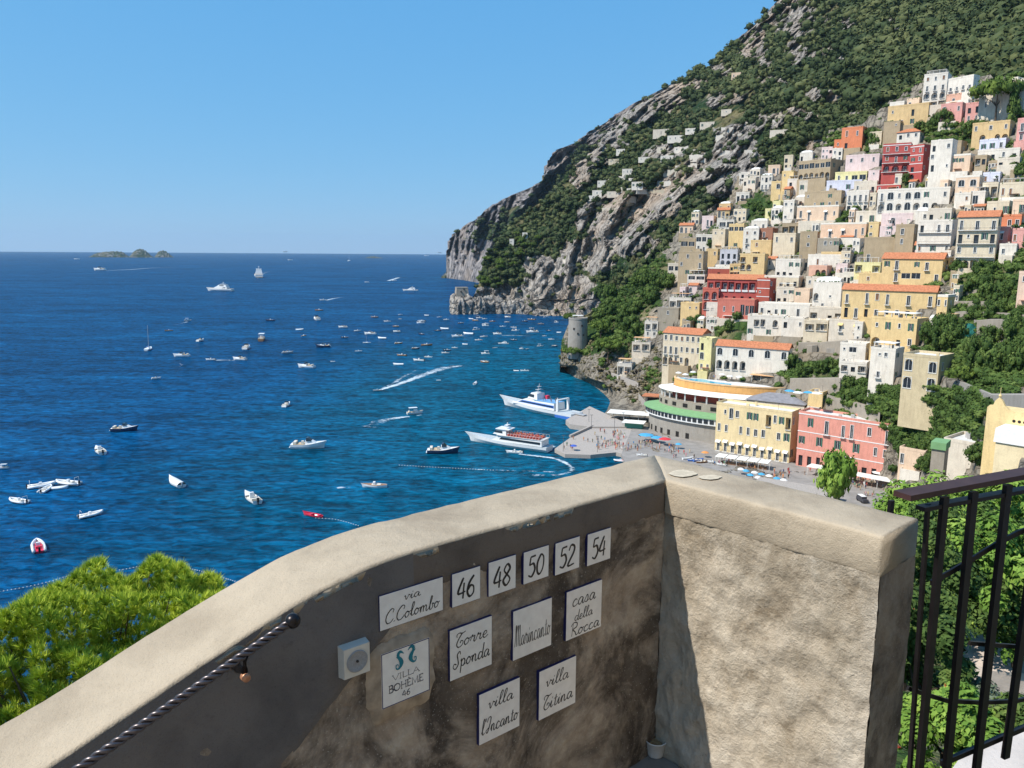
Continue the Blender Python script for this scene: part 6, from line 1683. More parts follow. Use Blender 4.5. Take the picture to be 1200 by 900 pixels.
# ---- church at the right edge
pc = at_r(1180, 552, 165); v = Vector((pc.x, pc.y, 0)).normalized(); n = Matrix.Rotation(-R_(15), 3, 'Z') @ (-v); rt = Vector((-n.y, n.x, 0))
root = empty('church', pc, math.atan2(rt.y, rt.x)); tag(root, 'yellow church with a curled gable and pinnacle at the right edge', 'church')
MCH = wallmat((.80, .60, .30)); mp = 165 * 1.04 / 920
mb = MB(); w0 = -4.3; mb.box(w0, 12, 0, 10, -10, 10.2)
mb.build('wall', MCH, root)
prof = [(w0, 10.2), (w0, 11.2), (w0 + .3, 11.6), (w0 + .9, 11.7), (w0 + 1.2, 12.6), (w0 + 1.8, 13.3), (w0 + 2.4, 12.6), (w0 + 2.8, 11.8), (w0 + 3.6, 11.2), (w0 + 4.6, 11.0), (w0 + 8, 11.1), (w0 + 8, 10.2)]
mb = MB(); b0 = len(mb.v)
for y in (0, .7): mb.v += [(x, y, z) for (x, z) in prof]
nn = len(prof); mb.face(range(nn)[::-1]); mb.face([nn + i for i in range(nn)])
for i in range(nn): j = (i + 1) % nn; mb.face((i, j, nn + j, nn + i))
mb.build('gable', MCH, root)
mb = MB(); mb.lathe([(.12, 0), (.3, .3), (.16, .6), (.05, .7), (.04, 1.8), (0, 1.85)], (w0 + 1.8, .35, 13.2), 8); mb.build('pinnacle', MCH, root)
for k in range(3): mb = MB(); mb.lathe([(.28, 0), (0, .01)], (0, 0, 0), 10); mb.v = [(p[0] + .2 + k * .85, -.02 - p[2], p[1] + 9.3) for p in mb.v]; mb.build('round_window', M_DARK, root)
mb = MB(); mb.box(2.2, 6.2, 3, 7, 10.3, 19); mb.box(1.9, 6.5, 2.7, 7.3, 19.003, 19.6); mb.build('bell_tower', MCH, root)
mb = MB(); mb.box(-.9, 12, -5, -.01, -10, 6.1); mb.build('side_chapel', wallmat((.80, .66, .42)), root)
mb = MB(); mb.box(-1.2, 12.2, -5.3, .1, 6.103, 8.6, taper=.1); mb.build('white_roof', plain((.80, .78, .76), .8, .1, .08), root)
block('green_roof_shed', 'small shed with a light green roof by the church', 'shed', 1099, 534, 190, 10, [('wall', M_STONE, [(-1.3, 1.3, 0, 4, -5, 1.4)]), ('roof', M_GREEN, [(-1.5, 1.5, -.4, 4.4, 1.41, 3.0)])])
# crumpled green net over a garden hut
rt_ = hitC(1136, 394); 
if rt_:
    V0, F0 = ico(3); mb = MB()
    for q in V0:
        k = 1 + .3 * noise.noise(Vector(q) * 2.5); mb.vert((q[0] * 3.6 * k, q[1] * 3 * k, max(-.6, q[2] * 4.2 * k)))
    for f in F0: mb.face([int(i) for i in f])
    o = mb.build('tarpaulin', plain((.015, .13, .11), .7, .2, .3, .8), None, False, rt_); tag(o, 'dark teal green net draped over a hump beside the stone wall', 'tarpaulin')

# ---- retaining walls
def rwall(pix, h, mat, label, S=(C,), th=.8, name='retaining_wall', group=None, out=.6):
    pts = [hitC(x, y, S) for (x, y) in pix]; pts = [p for p in pts if p is not None]
    if len(pts) < 2: return
    fine = []
    for p, q in zip(pts, pts[1:]):
        if (p - q).length > 60: return
        for k in range(4): fine.append(p.lerp(q, k / 4))
    fine.append(pts[-1]); mb = MB(); secs = []
    o = fine[len(fine) // 2].copy()
    for p in fine:
        d = Vector((p.x, p.y, 0)).normalized(); f = p - d * out; b = f + d * (th + out + 1); secs.append([f - o + Vector((0, 0, -5)), f - o + Vector((0, 0, h)), b - o + Vector((0, 0, h)), b - o + Vector((0, 0, -5))])
    mb.loft(secs, close=True, cap=True); ob = mb.build(name, mat, None, False, o); tag(ob, label, 'wall', group)
rwall([(1143, 396), (1160, 395), (1180, 396), (1215, 398)], 6, M_STONE, 'long stone retaining wall right of the green net')
rwall([(1120, 462), (1140, 472), (1160, 482), (1200, 486)], 4.5, M_STONE2, 'grey stone road wall sloping down behind the church')
rwall([(968, 478), (990, 484), (1012, 490), (1030, 500)], 5, M_STONE, 'pale stone garden wall behind the pink hotel')
rwall([(925, 458), (945, 458), (962, 458), (984, 458)], 5, M_STONE, 'stone retaining wall behind the blue and white parasols')
rwall([(935, 412), (960, 412), (990, 410), (1012, 408)], 4, M_STONE, 'stone wall under the cream houses with yellow awnings')
rwall([(1112, 372), (1140, 371), (1170, 373), (1200, 376)], 2, M_STONE, 'low stone wall below the dark garden hedge')
rwall([(1110, 345), (1140, 344), (1180, 346)], 1.6, M_STONE, 'highest garden terrace wall below the violet balcony')
rwall([(1112, 358), (1150, 358), (1190, 360)], 1.6, M_STONE, 'middle garden terrace wall left of the salmon villa')
rwall([(748, 466), (758, 478), (770, 492), (786, 505)], 2.2, M_PIER, 'pale stepped path wall curving down the near cliff')
rwall([(716, 440), (732, 446), (748, 452)], 1.6, M_PIER, 'short pale wall below the canopied hut on the rocks')
rwall([(850, 134), (880, 136), (910, 135), (940, 132), (965, 131)], 2.0, wallmat((.5, .44, .36)), 'pale road wall crossing the mountainside under the forest', (B,), name='road_wall')
rg = random.Random(77)
for i in range(34):
    x = rg.uniform(690, 900); y = 235 - (x - 690) * .42 + rg.uniform(-18, 22); l = rg.uniform(8, 24)
    if y < 115: continue
    rwall([(x, y), (x + l / 2, y + rg.uniform(-1, 1)), (x + l, y + rg.uniform(-2, 1))], rg.uniform(1.6, 3.2), wallmat(rg.choice(((.52, .47, .38), (.44, .38, .28), (.58, .53, .46)))), 'short dry stone terrace wall on the wooded mountainside', (B,), name='terrace_wall', group='terrace walls on the mountainside')
for i in range(26):
    x = rg.uniform(790, 1190); y = rg.uniform(150, 440)
    if x < interp(y, xLC) + 15 or inhouse(x, y): continue
    l = rg.uniform(8, 18); rwall([(x, y), (x + l / 2, y), (x + l, y + rg.uniform(-1, 1))], rg.uniform(1.5, 3), rg.choice((M_STONE, M_STONE2)), 'short stone wall in a gap between town houses', (C,), name='terrace_wall', group='stone walls between the houses')

# ---- people
def person_mesh(pose):
    bm = bmesh.new()
    if pose == 'stand': J = [(0, 0, .95, .15), (0, 0, 1.2, .14), (0, 0, 1.42, .13), (0, 0, 1.52, .055), (0, .01, 1.68, .10), (-.2, 0, 1.40, .055), (-.26, .02, 1.12, .045), (-.25, .1, .90, .035), (.2, 0, 1.40, .055), (.27, -.02, 1.13, .045), (.26, .08, .9, .035), (-.1, 0, .88, .10), (-.11, .03, .48, .07), (-.12, -.02, .05, .05), (.1, 0, .88, .10), (.12, -.03, .48, .07), (.13, .05, .05, .05), (-.12, .12, .03, .035), (.13, .18, .03, .035)]
    else: J = [(0, 0, .55, .16), (0, -.03, .8, .14), (0, -.05, 1.02, .13), (0, -.04, 1.12, .055), (0, 0, 1.28, .10), (-.2, -.04, 1.0, .055), (-.24, .1, .78, .045), (-.16, .28, .66, .035), (.2, -.04, 1.0, .055), (.24, .1, .78, .045), (.16, .28, .66, .035), (-.1, .05, .52, .10), (-.12, .42, .52, .075), (-.12, .44, .08, .05), (.1, .05, .52, .10), (.12, .42, .52, .075), (.12, .44, .08, .05), (-.12, .56, .04, .035), (.12, .56, .04, .035)]
    E = [(0, 1), (1, 2), (2, 3), (3, 4), (2, 5), (5, 6), (6, 7), (2, 8), (8, 9), (9, 10), (0, 11), (11, 12), (12, 13), (0, 14), (14, 15), (15, 16), (13, 17), (16, 18)]
    me = bpy.data.meshes.new('person'); me.from_pydata([j[:3] for j in J], E, []); ob = bpy.data.objects.new('person_build', me); COL.objects.link(ob)
    md = ob.modifiers.new('s', 'SKIN')
    for v, j in zip(me.skin_vertices[0].data, J): v.radius = (j[3], j[3])
    me.skin_vertices[0].data[0].use_root = True
    bpy.context.view_layer.update(); dg = bpy.context.evaluated_depsgraph_get(); out = bpy.data.meshes.new_from_object(ob.evaluated_get(dg)); bpy.data.objects.remove(ob)
    out.name = 'person'; out.materials.clear()
    sk_ = plain((.45, .28, .19), .6, .3, .1, 5); zs = 1.05 if pose == 'stand' else .62
    for m in (sk_, sk_, plain((.05, .035, .03), .7, .2)): out.materials.append(m)
    for f in out.polygons:
        c = f.center; top = c.z
        if pose == 'stand': f.material_index = 1 if .62 < top < 1.46 and abs(c.x) < .24 else (2 if top > 1.70 else 0)
        else: f.material_index = 1 if .42 < top < 1.06 and abs(c.x) < .24 and c.y < .3 else (2 if top > 1.31 else 0)
    return out
PM = [person_mesh('stand'), person_mesh('sit')]
SHIRTS = [plain(c, .8, .1) for c in ((.7, .7, .68), (.08, .1, .2), (.55, .08, .08), (.1, .28, .5), (.7, .35, .4), (.06, .06, .07), (.6, .5, .3), (.15, .3, .2), (.72, .3, .12))]
CN = ['white', 'navy', 'red', 'blue', 'pink', 'black', 'sand coloured', 'green', 'orange']
def person(p, rz, pose, ci, where, group, sc=1.0):
    o = bpy.data.objects.new('person', PM[pose]); COL.objects.link(o); o.location = p; o.rotation_euler = (0, 0, rz); o.scale = (sc,) * 3
    o.material_slots[1].link = 'OBJECT'; o.material_slots[1].material = SHIRTS[ci]
    tag(o, 'person in %s clothing %s %s' % (CN[ci], ('standing', 'seated')[pose], where), 'person', '%s, %s' % (group, CN[ci])); return o
def crowd(regs, n, z, where, group, seed, sit=0):
    rg = random.Random(seed)
    for i in range(n):
        cx, cy, rx, ry = regs[i % len(regs)]; p = at_z(cx + rg.uniform(-rx, rx), cy + rg.uniform(-ry, ry), z); person(p, rg.uniform(0, 6.28), 1 if rg.random() < sit else 0, rg.randrange(9), where, group, rg.uniform(.9, 1.08))
crowd([(712, 519, 14, 4), (725, 511, 8, 4), (735, 525, 14, 4), (718, 524, 22, 3)], 80, 1.5, 'on the pier', 'crowd on the pier', 1)
crowd([(665, 524, 6, 3), (700, 507, 10, 3), (685, 516, 14, 3)], 12, 1.5, 'near the pier tip', 'people near the pier tip', 2)
crowd([(762, 524, 12, 3), (783, 527, 8, 4), (800, 533, 14, 5), (756, 520, 8, 2)], 46, 1.62, 'by the parasols at the beach entrance', 'people at the beach entrance', 3)
crowd([(1015, 572, 14, 12), (1030, 566, 12, 8), (1005, 566, 8, 6)], 60, 1.62, 'in the square before the pink hotel', 'people before the pink hotel', 4)
crowd([(880, 548, 18, 4), (850, 540, 14, 5), (900, 556, 20, 5), (930, 556, 20, 5)], 40, 1.62, 'on the beach before the yellow hotel', 'people on the beach', 5)
crowd([(850, 442, 22, 5), (866, 437, 14, 4)], 16, zd + .1, 'on the pool terrace', 'people on the pool terrace', 6)
# hauled out boats come with the boat builder below
# ================================================================== boats
def gel(c, r=.28): return plain(c, r, .5, .05, .8)
BW = gel((.78, .77, .75)); BD = gel((.03, .05, .10)); BWOOD = plain((.34, .17, .08), .5, .4, .2, 3); BT = plain((.55, .40, .24), .6, .3, .2, 3); BRED = gel((.70, .04, .08)); BBLUE = gel((.05, .16, .50)); BGREY = gel((.45, .45, .45)); BSEAT = plain((.66, .60, .50), .7, .2); BBLK = plain((.025, .025, .03), .4, .4); BGL = plain((.02, .03, .04), .1, .6)
def hull(mb, L, B, fb, bowrise=.5, tr=.85, keel=.35, n=16, flare=.15, dz=0.0):
    "hull along +x, bow at +L/2; returns the sheer line"
    S = []; sh = []
    for i in range(n + 1):
        t = i / n; x = -L / 2 + L * t
        hb = B / 2 * (tr + (1 - tr) * min(1, t / .35)) if t < .35 else B / 2 * max(0.0, 1 - ((t - .35) / .65) ** 2.3)
        hb = max(hb, .02 * B * (1 - t) + .01); z = fb + bowrise * max(0, (t - .3) / .7) ** 2 + dz
        xo = x + L * .06 * max(0, (t - .8) / .2)
        bt = hb * (.72 - .25 * max(0, (t - .5) / .5))
        S.append([(xo, hb, z), (x, hb * (1 - flare * .3), z * .5 + dz * .5), (x - L * .02 * t, bt, .02 + dz), (x - L * .05 * t, 0, -keel + dz), (x - L * .02 * t, -bt, .02 + dz), (x, -hb * (1 - flare * .3), z * .5 + dz * .5), (xo, -hb, z)]); sh.append((xo, hb, z))
    mb.loft(S); mb.poly(S[0][::-1]); return sh
def deck(mb, sh, inset=.0, drop=.05, t0=0, t1=1, mi=None):
    n = len(sh) - 1; a, b = int(n * t0), int(n * t1)
    S = [[(sh[i][0], max(sh[i][1] - inset, .005), sh[i][2] - drop), (sh[i][0], 0, sh[i][2] - drop + .03), (sh[i][0], -max(sh[i][1] - inset, .005), sh[i][2] - drop)] for i in range(a, b + 1)]
    mb.loft([q[::-1] for q in S], mi=mi)
def cabin(mb, x0, x1, w, z0, z1, rake=.5, back=.1, tw=.8):
    p = [(x0, -w / 2, z0), (x1, -w / 2 * .85, z0), (x1, w / 2 * .85, z0), (x0, w / 2, z0), (x0 + back, -w / 2 * tw, z1), (x1 - rake, -w / 2 * tw * .85, z1), (x1 - rake, w / 2 * tw * .85, z1), (x0 + back, w / 2 * tw, z1)]
    b = len(mb.v); mb.v += p
    for q in ((4, 5, 6, 7), (0, 1, 5, 4), (1, 2, 6, 5), (2, 3, 7, 6), (3, 0, 4, 7)): mb.face([b + i for i in q])
def outboard(root, x, m=BBLK):
    mb = MB(); mb.box(x - .45, x - .05, -.2, .2, .45, 1.1, taper=.04); mb.box(x - .35, x - .15, -.08, .08, -.4, .45); mb.build('outboard_motor', m, root)
def mk(kind, hm=BW, extra=None):
    root = empty({'rib': 'inflatable_boat', 'open': 'open_boat', 'cruiser': 'motorboat', 'yacht': 'motor_yacht', 'sail': 'sailing_boat', 'canopy': 'motorboat', 'kayak': 'kayak', 'covered': 'motorboat', 'dinghy': 'dinghy', 'gozzo': 'wooden_boat'}[kind], (0, 0, 0))
    L = 7.0
    if kind == 'cruiser':
        mb = MB(); sh = hull(mb, L, 2.5, .75, .5); mb.build('hull', hm, root)
        mb = MB(); deck(mb, sh, .05, .04); mb.build('deck', BW, root)
        mb = MB(); cabin(mb, -.4, 2.2, 1.7, .75, 1.35, 1.4, .0); mb.build('cabin', BW, root)
        mb = MB(); cabin(mb, -.2, .9, 1.75, 1.3, 1.8, .7, .0, .75); mb.build('windscreen', BGL, root)
        mb = MB(); mb.box(-2.9, -.6, -.95, .95, .74, .80); mb.build('cockpit', BT, root)
        mb = MB(); mb.box(-2.9, -2.3, -.9, .9, .8, 1.15); mb.box(-1.2, -.7, -.8, -.2, .8, 1.3); mb.build('seat', BSEAT, root)
        mb = MB(); mb.box(-3.75, -3.3, -.9, .9, .25, .32); mb.build('swim_platform', BW, root)
    elif kind == 'canopy':
        mb = MB(); sh = hull(mb, L, 2.5, .75, .45); mb.build('hull', hm, root)
        mb = MB(); deck(mb, sh, .05, .04); mb.build('deck', BT, root)
        mb = MB(); cabin(mb, -.3, 1.6, 1.5, .75, 1.5, .5, .0); mb.build('cabin', BW, root)
        mb = MB(); mb.box(-2.6, 1.1, -1.0, 1.0, 2.15, 2.25)
        mb.build('canopy', BW, root)
        mb = MB()
        for x in (-2.5, .9):
            for y in (-.95, .9): mb.box(x, x + .06, y, y + .06, .75, 2.15)
        mb.build('posts', BGREY, root)
        mb = MB(); mb.box(-2.8, -2.2, -.9, .9, .75, 1.1); mb.build('seat', BSEAT, root)
    elif kind == 'open':
        mb = MB(); sh = hull(mb, L, 2.2, .6, .35); mb.build('hull', hm, root)
        mb = MB(); deck(mb, sh, .18, .22, 0, 1); mb.build('deck', BT if hm is not BW else BSEAT, root)
        mb = MB(); deck(mb, sh, .02, .0, .68, 1); mb.build('foredeck', BW, root)
        mb = MB(); mb.box(-.3, .3, -.4, .4, .45, 1.3); mb.build('console', BW, root)
        mb = MB(); mb.box(-2.6, -2.0, -.8, .8, .42, .8); mb.build('seat', BSEAT, root); outboard(root, -3.4)
    elif kind == 'gozzo':
        mb = MB(); sh = hull(mb, L, 2.3, .65, .3, .35); mb.build('hull', hm, root)
        mb = MB(); deck(mb, sh, .1, .03); mb.build('deck', BWOOD, root)
        mb = MB(); mb.box(-1.8, .8, -.6, .6, .64, .72); mb.build('sun_pad', BSEAT, root)
        mb = MB(); mb.box(-.2, .4, -.5, .5, .72, 1.25); mb.build('engine_box', BW, root)
    elif kind == 'covered':
        mb = MB(); sh = hull(mb, L, 2.4, .6, .3); mb.build('hull', hm, root)
        mb = MB(); S = [[(x, y, z + .02), (x, y * .5, z + .42), (x, 0, z + .5), (x, -y * .5, z + .42), (x, -y, z + .02)] for (x, y, z) in sh]; mb.loft([q[::-1] for q in S]); mb.build('cover', BW, root, True); outboard(root, -3.4, BGREY)
    elif kind == 'rib':
        mb = MB()
        path = [(-3.3, 1.0, .45), (-1, 1.05, .45), (1, 1.0, .5), (2.2, .75, .6), (3.1, .35, .72), (3.5, 0, .8), (3.1, -.35, .72), (2.2, -.75, .6), (1, -1.0, .5), (-1, -1.05, .45), (-3.3, -1.0, .45)]
        mb.tube(path, .27, 9); mb.build('tube', BW, root, True)
        mb = MB(); sh = hull(mb, 6.3, 1.7, .38, .2); deck(mb, sh, 0, .02); mb.build('hull', hm, root)
        mb = MB(); mb.box(-.4, .3, -.35, .35, .35, 1.15); mb.build('console', BW, root)
        mb = MB(); mb.box(-1.6, -1.0, -.5, .5, .35, .8); mb.box(.9, 2.2, -.55, .55, .35, .55); mb.build('seat', BSEAT if extra is None else extra, root)
        mb = MB(); mb.tube([(-2.6, -.8, .5), (-2.6, -.7, 1.7), (-2.6, .7, 1.7), (-2.6, .8, .5)], .05, 5); mb.build('roll_bar', BW, root); outboard(root, -3.1)
    elif kind == 'kayak':
        mb = MB(); hull(mb, 4.2, 1.3, .30, .35, .3, .1); mb.build('hull', hm, root)
        mb = MB(); mb.box(-1.5, -1.2, -.45, .45, .12, .35); mb.box(.2, .5, -.45, .45, .12, .35); mb.build('seat', hm, root)
    elif kind == 'sail':
        mb = MB(); sh = hull(mb, 10, 3.0, .9, .35, .6); mb.build('hull', hm, root)
        mb = MB(); deck(mb, sh, .03, .02); mb.build('deck', BW, root)
        mb = MB(); cabin(mb, -1.5, 2, 1.6, .9, 1.35, .9, .2); mb.build('cabin', BW, root)
        mb = MB(); mb.tube([(.6, 0, .9), (.6, 0, 13)], .09, 6); mb.build('mast', BGREY, root)
        mb = MB(); mb.tube([(.6, 0, 2.0), (-3.6, 0, 2.1)], .16, 6); mb.build('boom', BBLUE, root)
    elif kind == 'dinghy':
        mb = MB(); sh = hull(mb, 4, 1.5, .45, .2); mb.build('hull', hm, root); mb = MB(); deck(mb, sh, .12, .2); mb.build('deck', BSEAT, root)
    elif kind == 'yacht':
        mb = MB(); sh = hull(mb, 30, 7, 2.6, 1.3); mb.build('hull', hm, root)
        mb = MB(); deck(mb, sh, .05, .1); mb.build('deck', BT, root)
        mb = MB(); cabin(mb, -10, 8, 5.6, 2.6, 4.8, 4.5, .4, .92); mb.build('main_cabin', BW, root)
        mb = MB(); cabin(mb, -8.2, 5.4, 5.44, 3.3, 4.2, 1.7, .1, .96); mb.build('window_band', BGL, root)
        mb = MB(); cabin(mb, -9, 3.2, 4.8, 4.82, 6.8, 3.0, .4, .9); mb.build('upper_cabin', BW, root)
        mb = MB(); cabin(mb, -6, 2.0, 4.62, 5.4, 6.3, 1.6, .1, .96); mb.build('upper_window', BGL, root)
        mb = MB(); mb.box(-6, -1.5, -2.2, 2.2, 7.6, 7.75); mb.box(-5.5, -5.2, -2, 2, 6.8, 7.6); mb.box(-2.2, -1.9, -2, 2, 6.8, 7.6); mb.build('hardtop', BW, root)
        mb = MB(); mb.tube([(-4, 0, 7.7), (-4.4, 0, 10)], .14, 5); mb.box(-4.9, -3.7, -1, 1, 9, 9.12); mb.build('radar_mast', BW, root)
        mb = MB(); mb.box(-16.2, -14.6, -2.6, 2.6, .5, .7); mb.build('swim_platform', BT, root)
    return root
LN = {'rib': 7, 'open': 7, 'cruiser': 7, 'yacht': 30, 'sail': 10, 'canopy': 7, 'kayak': 4.2, 'covered': 7, 'dinghy': 4, 'gozzo': 7}
bproto = {}
def boat(kind, px, py, wpx, head, label, group=None, hm='w', z=0.0, cat=None, Lm=None):
    key = (kind, hm); hmm = {'w': BW, 'd': BD, 'b': BBLUE, 'r': BRED, 'o': BWOOD, 'g': BGREY}[hm]
    p = at_z(px, py, z); dist = (p - CAM).length
    v = Vector((p.x, p.y, 0)).normalized(); dirx = Vector((math.cos(R_(head)), math.sin(R_(head)), 0)); lat = Vector((v.y, -v.x, 0)); f = abs(dirx.dot(lat)); f = f + .32 * (1 - f)
    L = Lm or wpx * dist / F / max(.3, f)
    if key not in bproto:
        o = mk(kind, hmm, BRED if hm == 'r' and kind == 'rib' else None); bproto[key] = o
    else: o = copy_tree(bproto[key])
    o.location = p; o.rotation_euler = (R_(rnd.uniform(-2, 2)), 0, R_(head)); s = L / LN[kind]; o.scale = (s, s * 1.08, s * (1.3 if kind not in ('yacht', 'sail') else 1.0))
    tag(o, label, cat or {'sail': 'sailing boat', 'yacht': 'yacht', 'kayak': 'kayak'}.get(kind, 'boat'))
    if group: o['group'] = group
    elif 'group' in o: del o['group']
    return o
# hull with a red interior: the red dinghy needs its own tube colour
BL = [
 ('yacht', 258, 341, 27, 168, 'largest white motor yacht anchored far out left, three decks', 'w'), ('yacht', 303, 325, 13, 110, 'white motor yacht seen end on, right of the largest yacht', 'w'),
 ('yacht', 481, 341, 17, 175, 'white yacht with rounded top anchored left of the headland', 'w'), ('cruiser', 117, 317, 11, 175, 'fast white motorboat with a long wake near the islands', 'w'),
 ('canopy', 220, 376, 7, 20, 'little white boat between the two far left yachts and the open sea', 'w'), ('gozzo', 198, 388, 8, 200, 'small tan boat above the lone sailing boat', 'o'),
 ('sail', 174, 410, 10, 100, 'small sailing boat with a bare mast, leftmost of the middle bay', 'w'), ('cruiser', 213, 418, 16, 185, 'low white motorboat right of the sailing boat', 'w'),
 ('cruiser', 235, 400, 8, 80, 'white motorboat seen end on, above the one trailing foam', 'w'), ('open', 247, 422, 10, 180, 'small white boat pulling a thin trail of foam', 'w'),
 ('cruiser', 289, 409, 9, 95, 'white motorboat seen end on, beside the red decked motorboat', 'w'), ('cruiser', 281, 422, 14, 165, 'white motorboat with a reddish deck', 'w'),
 ('cruiser', 183, 444, 9, 30, 'white motorboat alone below the sailing boat', 'w'), ('gozzo', 317, 376, 10, 190, 'dark hulled boat alone in the upper middle bay', 'd'),
 ('cruiser', 379, 407, 16, 190, 'dark hulled motorboat with a white top, biggest of the middle bay', 'd'), ('cruiser', 337, 414, 12, 15, 'grey white cabin boat left of the dark hulled one', 'g'),
 ('cruiser', 359, 431, 18, 165, 'long white motorboat below the dark hulled one', 'w'), ('canopy', 307, 399, 8, 100, 'small tan canopied boat right of the end on motorboat', 'o'),
 ('covered', 351, 387, 8, 10, 'small pale covered boat in the middle bay', 'w'), ('gozzo', 356, 394, 6, 60, 'tiny brown boat under the pale covered boat', 'o'),
 ('open', 379, 352, 8, 190, 'fast white boat with a short wake, far middle bay', 'w'), ('gozzo', 374, 364, 9, 180, 'reddish flat boat below the short wake', 'o'),
 ('cruiser', 371, 375, 8, 120, 'white boat below the reddish flat boat', 'w'), ('cruiser', 402, 384, 10, 180, 'white cabin boat at the left edge of the anchorage', 'w'),
 ('cruiser', 434, 392, 13, 175, 'long white motorboat at the left of the anchorage', 'w'), ('sail', 430, 402, 9, 185, 'little sailing boat in the anchorage, white hull and thin mast', 'w'),
 ('open', 442, 458, 9, 200, 'grey speedboat throwing the longest white wake', 'g'), ('canopy', 486, 485, 18, 20, 'canopied white boat with passengers and a curved wake', 'w'),
 ('cruiser', 336, 476, 9, 85, 'white boat with a red stripe seen end on, alone mid bay', 'w'), ('covered', 557, 450, 7, 80, 'round white covered boat alone above the ferries', 'w'),
 ('cruiser', 146, 505, 25, 8, 'dark hulled motorboat with a long white foredeck, left foreground', 'd'), ('open', 117, 530, 17, 130, 'white boat with a blue cover and an open stern', 'w'),
 ('cruiser', 361, 525, 37, 3, 'largest white cabin cruiser of the near bay', 'w'), ('cruiser', 519, 531, 36, 2, 'dark hulled cabin cruiser left of the lower ferry', 'd'),
 ('gozzo', 439, 571, 28, 180, 'long low white wooden boat under the middle of the bay, above the wall', 'w'), ('kayak', 367, 605, 22, 160, 'bright red kayak like boat just above the sloping wall', 'r'),
 ('open', 295, 586, 23, 128, 'white open boat with a black outboard left of the red kayak', 'w'), ('covered', 206, 568, 15, 135, 'white boat under a full cover, no cabin', 'w'),
 ('rib', 106, 605, 18, 45, 'white inflatable boat pointing up right, below the rafted group', 'w'), ('rib', 45, 643, 20, 125, 'inflatable boat with red seats and inside, lowest on the left', 'r'),
 ('rib', 22, 589, 22, 160, 'white inflatable boat left of the rafted group', 'w'), ('rib', 48, 571, 22, 35, 'left boat of the first rafted pair of white inflatables', 'w'),
 ('rib', 54, 575, 13, 95, 'right boat of the first rafted pair, seen end on', 'w'), ('rib', 80, 568, 22, 170, 'right boat of the second rafted pair with roll bar', 'w'),
 ('covered', 70, 573, 14, 20, 'left boat of the second rafted pair, white and covered', 'w'), ('canopy', 3, 549, 10, 190, 'canopied boat cut by the left edge of the picture', 'w'),
 ('open', 603, 531, 19, 172, 'small white tender below the lower ferry with a curling wake', 'w'), ('rib', 727, 541, 15, 175, 'small boat with a red deck beside the pier', 'r'),
 ('cruiser', 583, 392, 10, 170, 'white speedboat with a straight thin wake inside the cove', 'w'), ('cruiser', 624, 390, 14, 185, 'biggest white boat inside the cove', 'w'),
 ('yacht', 590, 403, 12, 175, 'small white yacht with a tall top inside the cove', 'w'), ('dinghy', 136, 301, 8, 180, 'tiny boat in front of the islands', 'w'),
 ('sail', 409, 306, 4, 90, 'tiny distant sail boat near the horizon', 'w'), ('covered', 605, 435, 6, 180, 'pale small boat left of a moored twin at the cove mouth', 'w'), ('open', 615, 435, 10, 180, 'pale low boat right of its smaller neighbour at the cove mouth', 'w'),
]
LMS = {(206, 568): 10.0, (45, 643): 8.8, (117, 530): 10.5, (295, 586): 11.0, (106, 605): 7.0, (54, 575): 7.0, (48, 571): 8.5, (80, 568): 9.0, (22, 589): 7.5, (557, 450): 6.0, (336, 476): 8}
for (k, x, y, w, hd, lb, hm) in BL: boat(k, x, y, w, hd, lb, None, hm, Lm=LMS.get((x, y)))
SM = [(404, 396, 8), (419, 388, 8), (448, 397, 9), (439, 372, 8), (454, 377, 8), (420, 412, 8), (469, 369, 5), (469, 374, 4), (494, 377, 9), (493, 379, 9), (500, 370, 5), (515, 372, 6), (523, 375, 7), (464, 383, 7), (465, 389, 8), (494, 392, 7), (467, 403, 9), (500, 405, 13), (487, 409, 9),
      (471, 417, 11), (491, 423, 13), (502, 419, 9), (467, 428, 11), (524, 411, 9), (522, 414, 9), (533, 408, 7), (513, 388, 8), (521, 386, 9), (540, 379, 7), (536, 395, 13), (549, 392, 11), (567, 395, 9), (561, 399, 9), (558, 387, 8), (552, 374, 5), (569, 380, 8), (568, 374, 6), (577, 377, 7), (569, 382, 8), (569, 415, 10), (568, 425, 10), (560, 371, 5), (557, 376, 7),
      (562, 373, 8), (594, 378, 6), (595, 372, 7), (615, 377, 7), (623, 375, 9), (634, 380, 7), (602, 384, 7), (604, 388, 9), (623, 385, 6), (602, 399, 8), (638, 394, 5), (646, 398, 7), (633, 406, 7), (650, 406, 7), (661, 406, 7), (611, 409, 5), (618, 409, 4), (589, 383, 7), (643, 388, 6), (652, 378, 5), (545, 404, 6), (580, 408, 6), (600, 368, 5), (640, 372, 6), (655, 390, 5)]
rg = random.Random(3)
for (x, y, w) in SM:
    k = rg.choice(('open', 'open', 'cruiser', 'covered', 'gozzo', 'canopy')); hm = rg.choice('wwwwdog') if k in ('gozzo', 'open', 'cruiser') else 'w'
    ad = {'w': 'small white', 'd': 'small dark hulled', 'o': 'small brown hulled', 'g': 'small grey hulled'}[hm]; kk = {'open': 'open boat', 'cruiser': 'cabin boat', 'covered': 'covered boat', 'gozzo': 'wooden boat', 'canopy': 'canopied boat'}[k]
    boat(k, x, y, w, rg.choice((0, 180)) + rg.uniform(-25, 12), '%s %s moored in the crowded anchorage before the cove' % (ad, kk), '%s %ss of the anchorage' % (ad, kk), hm)
for i, (x, y) in enumerate([(752, 534), (818, 540), (822, 542), (845, 545), (806, 538), (812, 540), (835, 542)]):
    boat(('open', 'dinghy', 'open', 'open', 'dinghy', 'open', 'open')[i], x, y, 12, (170, 20, 200, 150, 10, 190, 160)[i], 'small boat hauled up on the beach near the parasols', 'boats hauled up on the beach', 'wbowwbw'[i], 1.75)
